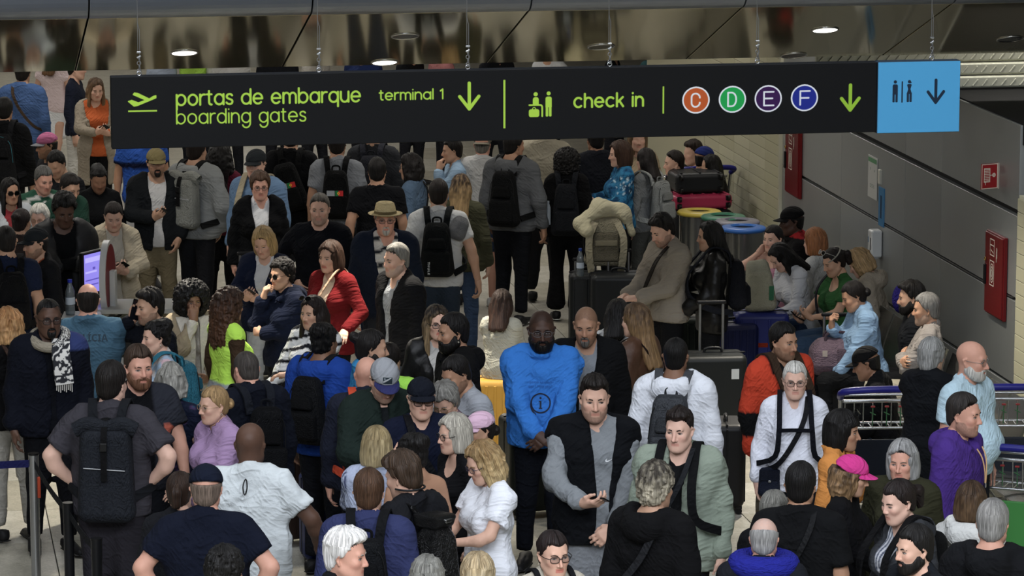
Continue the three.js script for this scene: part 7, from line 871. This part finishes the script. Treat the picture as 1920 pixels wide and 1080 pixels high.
// ------------------------------------------------------------------ recycling bins
for (const [p, c, l] of [[[7.646, 0.95, -34.231], 0xb8a01e, 'yellow'], [[7.804, 0.95, -33.901], 0x2a6a4e, 'green'], [[7.866, 0.95, -33.592], 0x6c6a74, 'grey'], [[7.836, 0.95, -33.207], 0x1d5aa4, 'blue']]) {
  const t = thing('recycling_bin', 'steel cylinder recycling bin with ' + l + ' ring lid', 'bin', [p[0], 0, p[2]], 0, 'recycling bins by the tiled wall'); part('drum', placed(new THREE.CylinderGeometry(0.19, 0.19, 0.9, 40, 1), 0, 0.46, 0), new THREE.MeshPhysicalMaterial({ color: 0x9c9c98, metalness: 0.9, roughness: 0.22 }), t); part('base_ring', placed(new THREE.CylinderGeometry(0.195, 0.195, 0.03, 40), 0, 0.016, 0), M.blackPlastic, t);
  part('lid', new THREE.LatheGeometry([[0.115, 0.93], [0.12, 0.95], [0.2, 0.94], [0.215, 0.925], [0.21, 0.905], [0.19, 0.905], [0.12, 0.92], [0.115, 0.93]].map(([r, y]) => new THREE.Vector2(r, y)), 40), mat(c, { roughness: 0.35 }), t); part('opening', placed(new THREE.CylinderGeometry(0.116, 0.116, 0.02, 30), 0, 0.915, 0), mat(0x060606), t); shade(t); }
// ------------------------------------------------------------------ on the right wall
const wallX = 8.538;
const redBox = (pz0, pz1, y0, y1, label) => { const t = thing('fire_cabinet', label, 'fire cabinet', [wallX, (y0 + y1) / 2, (pz0 + pz1) / 2], -Math.PI / 2), w = pz1 - pz0, h = y1 - y0, red = mat(0x5e0c0f, { roughness: 0.28 }), wl = mat(0xa9a59c);
  part('cabinet_body', placed(rbox(w, h, 0.03, 0.006, 1), 0, 0, 0.016), red, t); part('door', placed(rbox(w * 0.95, h * 0.96, 0.014, 0.004, 1), 0, 0, 0.036), red, t); part('latch', placed(rbox(0.035, 0.16, 0.02, 0.006, 1), -w * 0.42, -0.02, 0.05), M.blackPlastic, t); part('key_ring', placed(new THREE.TorusGeometry(0.014, 0.004, 6, 14), -w * 0.4, 0.1, 0.052), mat(0x9a7a2a, { metalness: 0.8, roughness: 0.3 }), t);
  part('door_print', placed(new THREE.PlaneGeometry(w * 0.62, h * 0.6), 0.03, h * 0.14, 0.0445), printMat('cab' + label.length, '#c4bcae', 150, 190, '', (g, W, H) => { g.lineWidth = 7; g.strokeRect(30, 12, 110, 120); g.strokeRect(30, 12, 110, 44); g.beginPath(); g.moveTo(50, 92); g.lineTo(120, 112); g.stroke(); g.strokeRect(30, 176, 110, 184); for (const r of [18, 34, 50]) { g.beginPath(); g.ellipse(85, 268, r * 0.8, r * 1.4, 0, 0, 7); g.stroke(); } g.fillRect(196, 60, 10, 110); g.fillRect(216, 60, 6, 80); }), t); shade(t); return t; };
redBox(-27.79, -27.32, 1.09, 1.745, 'red fire hose cabinet on metal wall near tiled pier'); redBox(-34.32, -33.8, 1.09, 1.76, 'red fire hose cabinet at far end of metal wall');
{ const t = thing('fire_hose_sign', 'square red fire hose sign projecting from metal wall', 'sign', [wallX, 2.19, -27.62], 0.35); part('plate', placed(rbox(0.16, 0.2, 0.008, 0.003, 1), -0.085, 0, 0), mat(0x8e1418, { roughness: 0.4 }), t); part('pictogram', placed(new THREE.PlaneGeometry(0.156, 0.196), -0.085, 0, 0.0052), printMat('hose', '#c9c0ae', 80, 100, '', (g, W, H) => { g.lineWidth = 6; g.strokeRect(4, 4, W - 8, H - 8); g.lineWidth = 5; for (let i = 0; i < 8; i++) { g.beginPath(); g.moveTo(28, 44 + i * 13); g.lineTo(80, 44 + i * 13); g.stroke(); } g.strokeRect(26, 36, 56, 108); g.beginPath(); g.moveTo(82, 92); g.lineTo(108, 92); g.stroke(); g.beginPath(); g.arc(122, 92, 14, 0, 7); g.moveTo(108, 92); g.lineTo(136, 92); g.moveTo(122, 78); g.lineTo(122, 106); g.stroke(); g.beginPath(); g.moveTo(40, 144); g.lineTo(40, 168); g.stroke(); }), t); part('bracket', placed(rbox(0.012, 0.2, 0.04, 0.003, 1), -0.002, 0, 0), mat(0xa99a8c), t); shade(t); }
{ const t = thing('wall_notice', 'white notice sheet with green heading on metal wall', 'notice', [wallX - 0.004, 1.655, -31.28], -Math.PI / 2); part('sheet', rbox(0.3, 0.37, 0.006, 0.002, 1), mat(0xa9aaa4, { roughness: 0.4 }), t); part('heading', placed(new THREE.PlaneGeometry(0.28, 0.04), 0, 0.15, 0.0045), mat(0x4a7a52), t); part('printed_lines', placed(new THREE.PlaneGeometry(0.26, 0.26), 0, -0.04, 0.0045), printMat('notice', '#6a7a6e', 130, 130, '', (g, W, H) => { g.fillRect(60, 8, 14, 20); g.fillRect(190, 14, 18, 20); for (let i = 0; i < 3; i++) g.fillRect(50, 150 + i * 12, 150, 4); }), t); shade(t); }
{ const t = thing('strip_sign', 'narrow blue vertical strip sign with dark letters on metal wall', 'sign', [wallX - 0.002, 1.44, -30.98], -Math.PI / 2); part('plate', rbox(0.17, 0.34, 0.012, 0.003, 1), mat(0x2a6a94, { roughness: 0.5 }), t); part('print', placed(new THREE.PlaneGeometry(0.05, 0.2), 0, 0, 0.0075), mat(0x12304a), t); part('switch_plate', placed(rbox(0.06, 0.13, 0.03, 0.008), -0.05, 0.255, 0.005), mat(0xa8a698), t); shade(t); }
{ const t = thing('sanitizer_dispenser', 'white wall mounted hand sanitizer dispenser', 'dispenser', [wallX - 0.05, 1.12, -31.0], -Math.PI / 2); part('housing', rbox(0.13, 0.24, 0.1, 0.02, 3), mat(0xb4b6b4, { roughness: 0.35 }), t); part('window', placed(rbox(0.014, 0.11, 0.004, 0.002, 1), 0.03, 0.0, 0.051), M.blackPlastic, t); part('drip_lip', placed(rbox(0.1, 0.02, 0.08, 0.006), 0, -0.12, 0.02), mat(0x8d8f8d), t); part('badge', placed(rbox(0.014, 0.05, 0.004, 0.001, 1), -0.035, 0.03, 0.051), mat(0x5a7a94), t); shade(t); }
// ------------------------------------------------------------------ beam seats along the wall
{ const steel = new THREE.MeshPhysicalMaterial({ color: 0x8a8a86, metalness: 0.9, roughness: 0.25 }); [-24.4, -26.6, -28.8, -31].forEach((z, i) => { const t = thing('beam_seat', ['chrome beam bench next to the tiled pier', 'chrome beam bench under the red fire cabinet', 'chrome beam bench under the grey collared shirt', 'chrome beam bench under the sanitizer dispenser'][i], 'bench', [7.85, 0, z], -Math.PI / 2, 'beam seats along the metal wall');
  part('beam', placed(rbox(2.1, 0.07, 0.07, 0.012), 0, 0.32, -0.05), M.brushed, t); for (const q of [-0.8, 0.8]) part('leg', merge([rod([q, 0.3, -0.05], [q, 0.03, -0.05], 0.03), placed(rbox(0.07, 0.03, 0.5, 0.01), q, 0.02, -0.05)]), M.brushed, t);
  for (let k = 0; k < 4; k++) { const x = -0.78 + k * 0.52; part('seat', ribbon([[x, 0.4, 0.2], [x, 0.415, 0.1], [x, 0.39, -0.12], [x, 0.42, -0.22]], 0.47, 0.02, [[0, 0.8, 0.5], [0, 1, 0], [0, 1, 0.1], [0, 1, 0.6]], 10), steel, t); part('backrest', ribbon([[x, 0.42, -0.24], [x, 0.6, -0.29], [x, 0.8, -0.36]], 0.47, 0.02, [[0, 0.4, 1], [0, 0.2, 1], [0, 0.3, 1]], 8), steel, t); } shade(t); }); }
// ------------------------------------------------------------------ belt barrier posts
const post = (p, c, label, h = 0.98) => { const t = thing('barrier_post', label, 'barrier post', [p[0], 0, p[2]]); part('base', new THREE.LatheGeometry([[0.001, 0.03], [0.05, 0.032], [0.16, 0.014], [0.175, 0.001], [0.001, 0.0]].map(([r, y]) => new THREE.Vector2(r, y)), 32), M.blackPlastic, t); part('pole', placed(new THREE.CylinderGeometry(0.032, 0.032, h - 0.12, 24), 0, h / 2 - 0.05, 0), c, t); part('belt_head', placed(new THREE.CylinderGeometry(0.034, 0.034, 0.12, 24), 0, h - 0.06, 0), c, t); part('cap', placed(new THREE.CylinderGeometry(0.036, 0.036, 0.012, 24), 0, h + 0.004, 0), M.blackPlastic, t); shade(t); return t; };
{ const a = [0.942, 0.98, -24.307], b = [1.092, 0.98, -22.828], c = [1.209, 0.98, -21.859], steel = new THREE.MeshPhysicalMaterial({ color: 0x9a9b9c, metalness: 0.9, roughness: 0.25 }), bk = mat(0x0b0c0f, { roughness: 0.35 });
  const t = post(a, steel, 'polished steel barrier post with orange tag'); part('orange_tag', placed(rbox(0.02, 0.14, 0.05, 0.004, 1), 0.03, 0.76, 0.01), mat(0xa83a14), t); post(b, bk, 'black barrier post behind charcoal tee'); post(c, bk, 'black barrier post at the legs of charcoal tee');
  const belt = (p, q, col, label) => { const o = thing('barrier_belt', label, 'barrier belt', [0, 0, 0]); const y = 0.92, mid = [(p[0] + q[0]) / 2, y - 0.02, (p[2] + q[2]) / 2], n = new V3(p[2] - q[2], 0, q[0] - p[0]).normalize().toArray(); part('webbing', ribbon([[p[0], y, p[2]], mid, [q[0], y, q[2]]], 0.05, 0.003, [n, n, n], 12), cloth(col), o); shade(o); };
  belt(a, [a[0] - 1.6, 0, a[2] - 0.1], 0x1a1c4a, 'navy belt running from polished steel post'); belt(a, b, 0x14161a, 'dark belt between steel and black posts'); belt(b, c, 0x121418, 'dark belt between two black posts'); }
// ------------------------------------------------------------------ help desk behind the police officer
{ const p = [2.034, 0.98, -29.804], t = thing('help_desk', 'white help desk behind the police officer', 'desk', [p[0], 0, p[2]], rad(-6)), wht = mat(0x8d8f8c, { roughness: 0.4 }); part('desk_top', placed(rbox(0.9, 0.04, 0.5, 0.01), 0.05, 0.97, 0), wht, t); part('desk_front', placed(rbox(0.86, 0.55, 0.03, 0.006), 0.05, 0.32, 0.22), wht, t); for (const q of [-1, 1]) part('side_panel', placed(rbox(0.03, 0.95, 0.46, 0.006), 0.05 + q * 0.42, 0.475, 0), wht, t); part('shelf', placed(rbox(0.84, 0.02, 0.44, 0.004), 0.05, 0.62, 0), mat(0x2a2b2d), t); shade(t);
  const pr = thing('printer', 'black receipt printer on shelf of help desk', 'printer', [p[0] + 0.05, 0.632, p[2]], rad(-6)); part('housing', placed(rbox(0.42, 0.2, 0.3, 0.03), 0, 0.1, 0.02), mat(0x101113, { roughness: 0.4 }), pr); part('paper_slot', placed(rbox(0.2, 0.01, 0.02, 0.003, 1), 0, 0.2, 0.1), mat(0x8a8d8f), pr); part('power_button', placed(new THREE.SphereGeometry(0.02, 12, 8), -0.1, 0.1, 0.17), mat(0x4a3aa8), pr); shade(pr);
  const s = [1.821, 0.98, -29.766], sg = thing('desk_sign', 'white post with oval red edged sign on help desk', 'sign', [s[0], 0, s[2]], rad(72)); part('post', placed(rbox(0.08, 1.28, 0.05, 0.012), 0, 0.64, 0), mat(0x9fa19f, { roughness: 0.4 }), sg); const ov = new THREE.CylinderGeometry(0.5, 0.5, 0.05, 36); ov.rotateX(Math.PI / 2); ov.scale(0.36, 0.64, 1); part('oval_plate', placed(ov, 0.02, 1.2, -0.05), mat(0xa9aaa8, { roughness: 0.4 }), sg); const ov2 = new THREE.CylinderGeometry(0.45, 0.45, 0.056, 36); ov2.rotateX(Math.PI / 2); ov2.scale(0.36, 0.64, 1); part('red_inlay', placed(ov2, 0.02, 1.2, -0.05), mat(0x6a1418, { roughness: 0.4 }), sg); part('cable_tie', merge([placed(new THREE.TorusGeometry(0.06, 0.006, 6, 18), 0, 0.96, 0, Math.PI / 2), placed(new THREE.TorusGeometry(0.06, 0.006, 6, 18), 0, 0.91, 0, Math.PI / 2)]), M.blackPlastic, sg); shade(sg);
  const m = [1.658, 1.2, -29.912], mo = thing('monitor', 'monitor glowing lilac above the help desk', 'monitor', [m[0], 0, m[2]], rad(52)); part('housing', placed(rbox(0.3, 0.36, 0.04, 0.01), 0, 1.24, 0), M.blackPlastic, mo); part('screen', placed(new THREE.PlaneGeometry(0.27, 0.32), 0, 1.24, 0.0215), new THREE.MeshPhysicalMaterial({ color: 0x0a0a12, roughness: 0.3, emissive: 0xffffff, emissiveIntensity: 0.55, emissiveMap: canvasTex(135, 160, (g) => { g.fillStyle = '#8f86e6'; g.fillRect(0, 0, 135, 160); g.fillStyle = '#b7b0f6'; g.fillRect(8, 14, 118, 20); g.fillRect(8, 70, 80, 8); g.fillStyle = '#5a50b0'; g.fillRect(60, 56, 18, 10); g.fillRect(8, 104, 110, 5); g.fillRect(8, 124, 90, 5); }) }), mo); part('stand', placed(rbox(0.05, 1.08, 0.05, 0.01), 0, 0.54, -0.01), M.blackPlastic, mo); part('foot', placed(rbox(0.28, 0.02, 0.24, 0.008), 0, 0.011, 0), M.blackPlastic, mo); const l = new THREE.RectAreaLight(0x9a90ff, 1.2, 0.26, 0.3); l.position.set(0, 1.24, 0.03); l.rotation.y = Math.PI; mo.add(l); shade(mo);
  const bp = [1.458, 0.98, -29.461], bt = thing('water_bottle', 'large clear water bottle with blue cap beside police officer', 'bottle', [bp[0], 0.98, bp[2]]); bt.scale.setScalar(1.15); bottle(bt, 0xa9b4b8, 0x1c2c9a); const cd = thing('counter', 'low counter carrying a large water bottle', 'counter', [bp[0] - 0.05, 0, bp[2]]); part('counter_top', placed(rbox(0.6, 0.035, 0.36, 0.01), 0, 0.96, 0), mat(0x9a9c9a), cd); part('counter_body', placed(rbox(0.54, 0.94, 0.3, 0.01), 0, 0.47, 0), mat(0x2a2c30), cd); shade(cd); }
// ------------------------------------------------------------------ black leather bag on the shoulder of the young man with headphones
{ const o = Q.phones, t = worn(o, 'leather_bag', 'glossy black leather backpack on black sweatshirt', 'backpack'), m = mat(0x0a0a0b, { roughness: 0.28, bump: 0.03 }); part('bag_body', inT(o, placed(softBox(0.3, 0.36, 0.18, 0.7, 0.25, 0.08), 0.06, 0.25, -0.22, 0, 0, 0.1)), m, t); part('gathered_top', inT(o, placed(softBox(0.2, 0.08, 0.14, 1.2, 0.1, 0.03), 0.04, 0.45, -0.2, 0, 0, 0.1)), m, t); part('strap', inT(o, ribbon([[0.09, 0.44, -0.15], [0.1, 0.54, -0.06], [0.1, 0.54, 0.02], [0.12, 0.42, 0.13], [0.14, 0.25, 0.15]], 0.04, 0.012, [[0, 0.4, -1], [0, 1, -0.3], [0, 1, 0.3], [0, 0.5, 1], [0, 0, 1]], 18)), m, t); part('clasp', inT(o, placed(rbox(0.05, 0.02, 0.02, 0.004), 0.04, 0.46, -0.29)), M.chrome, t); shade(t); }

renderer.render(scene, camera);
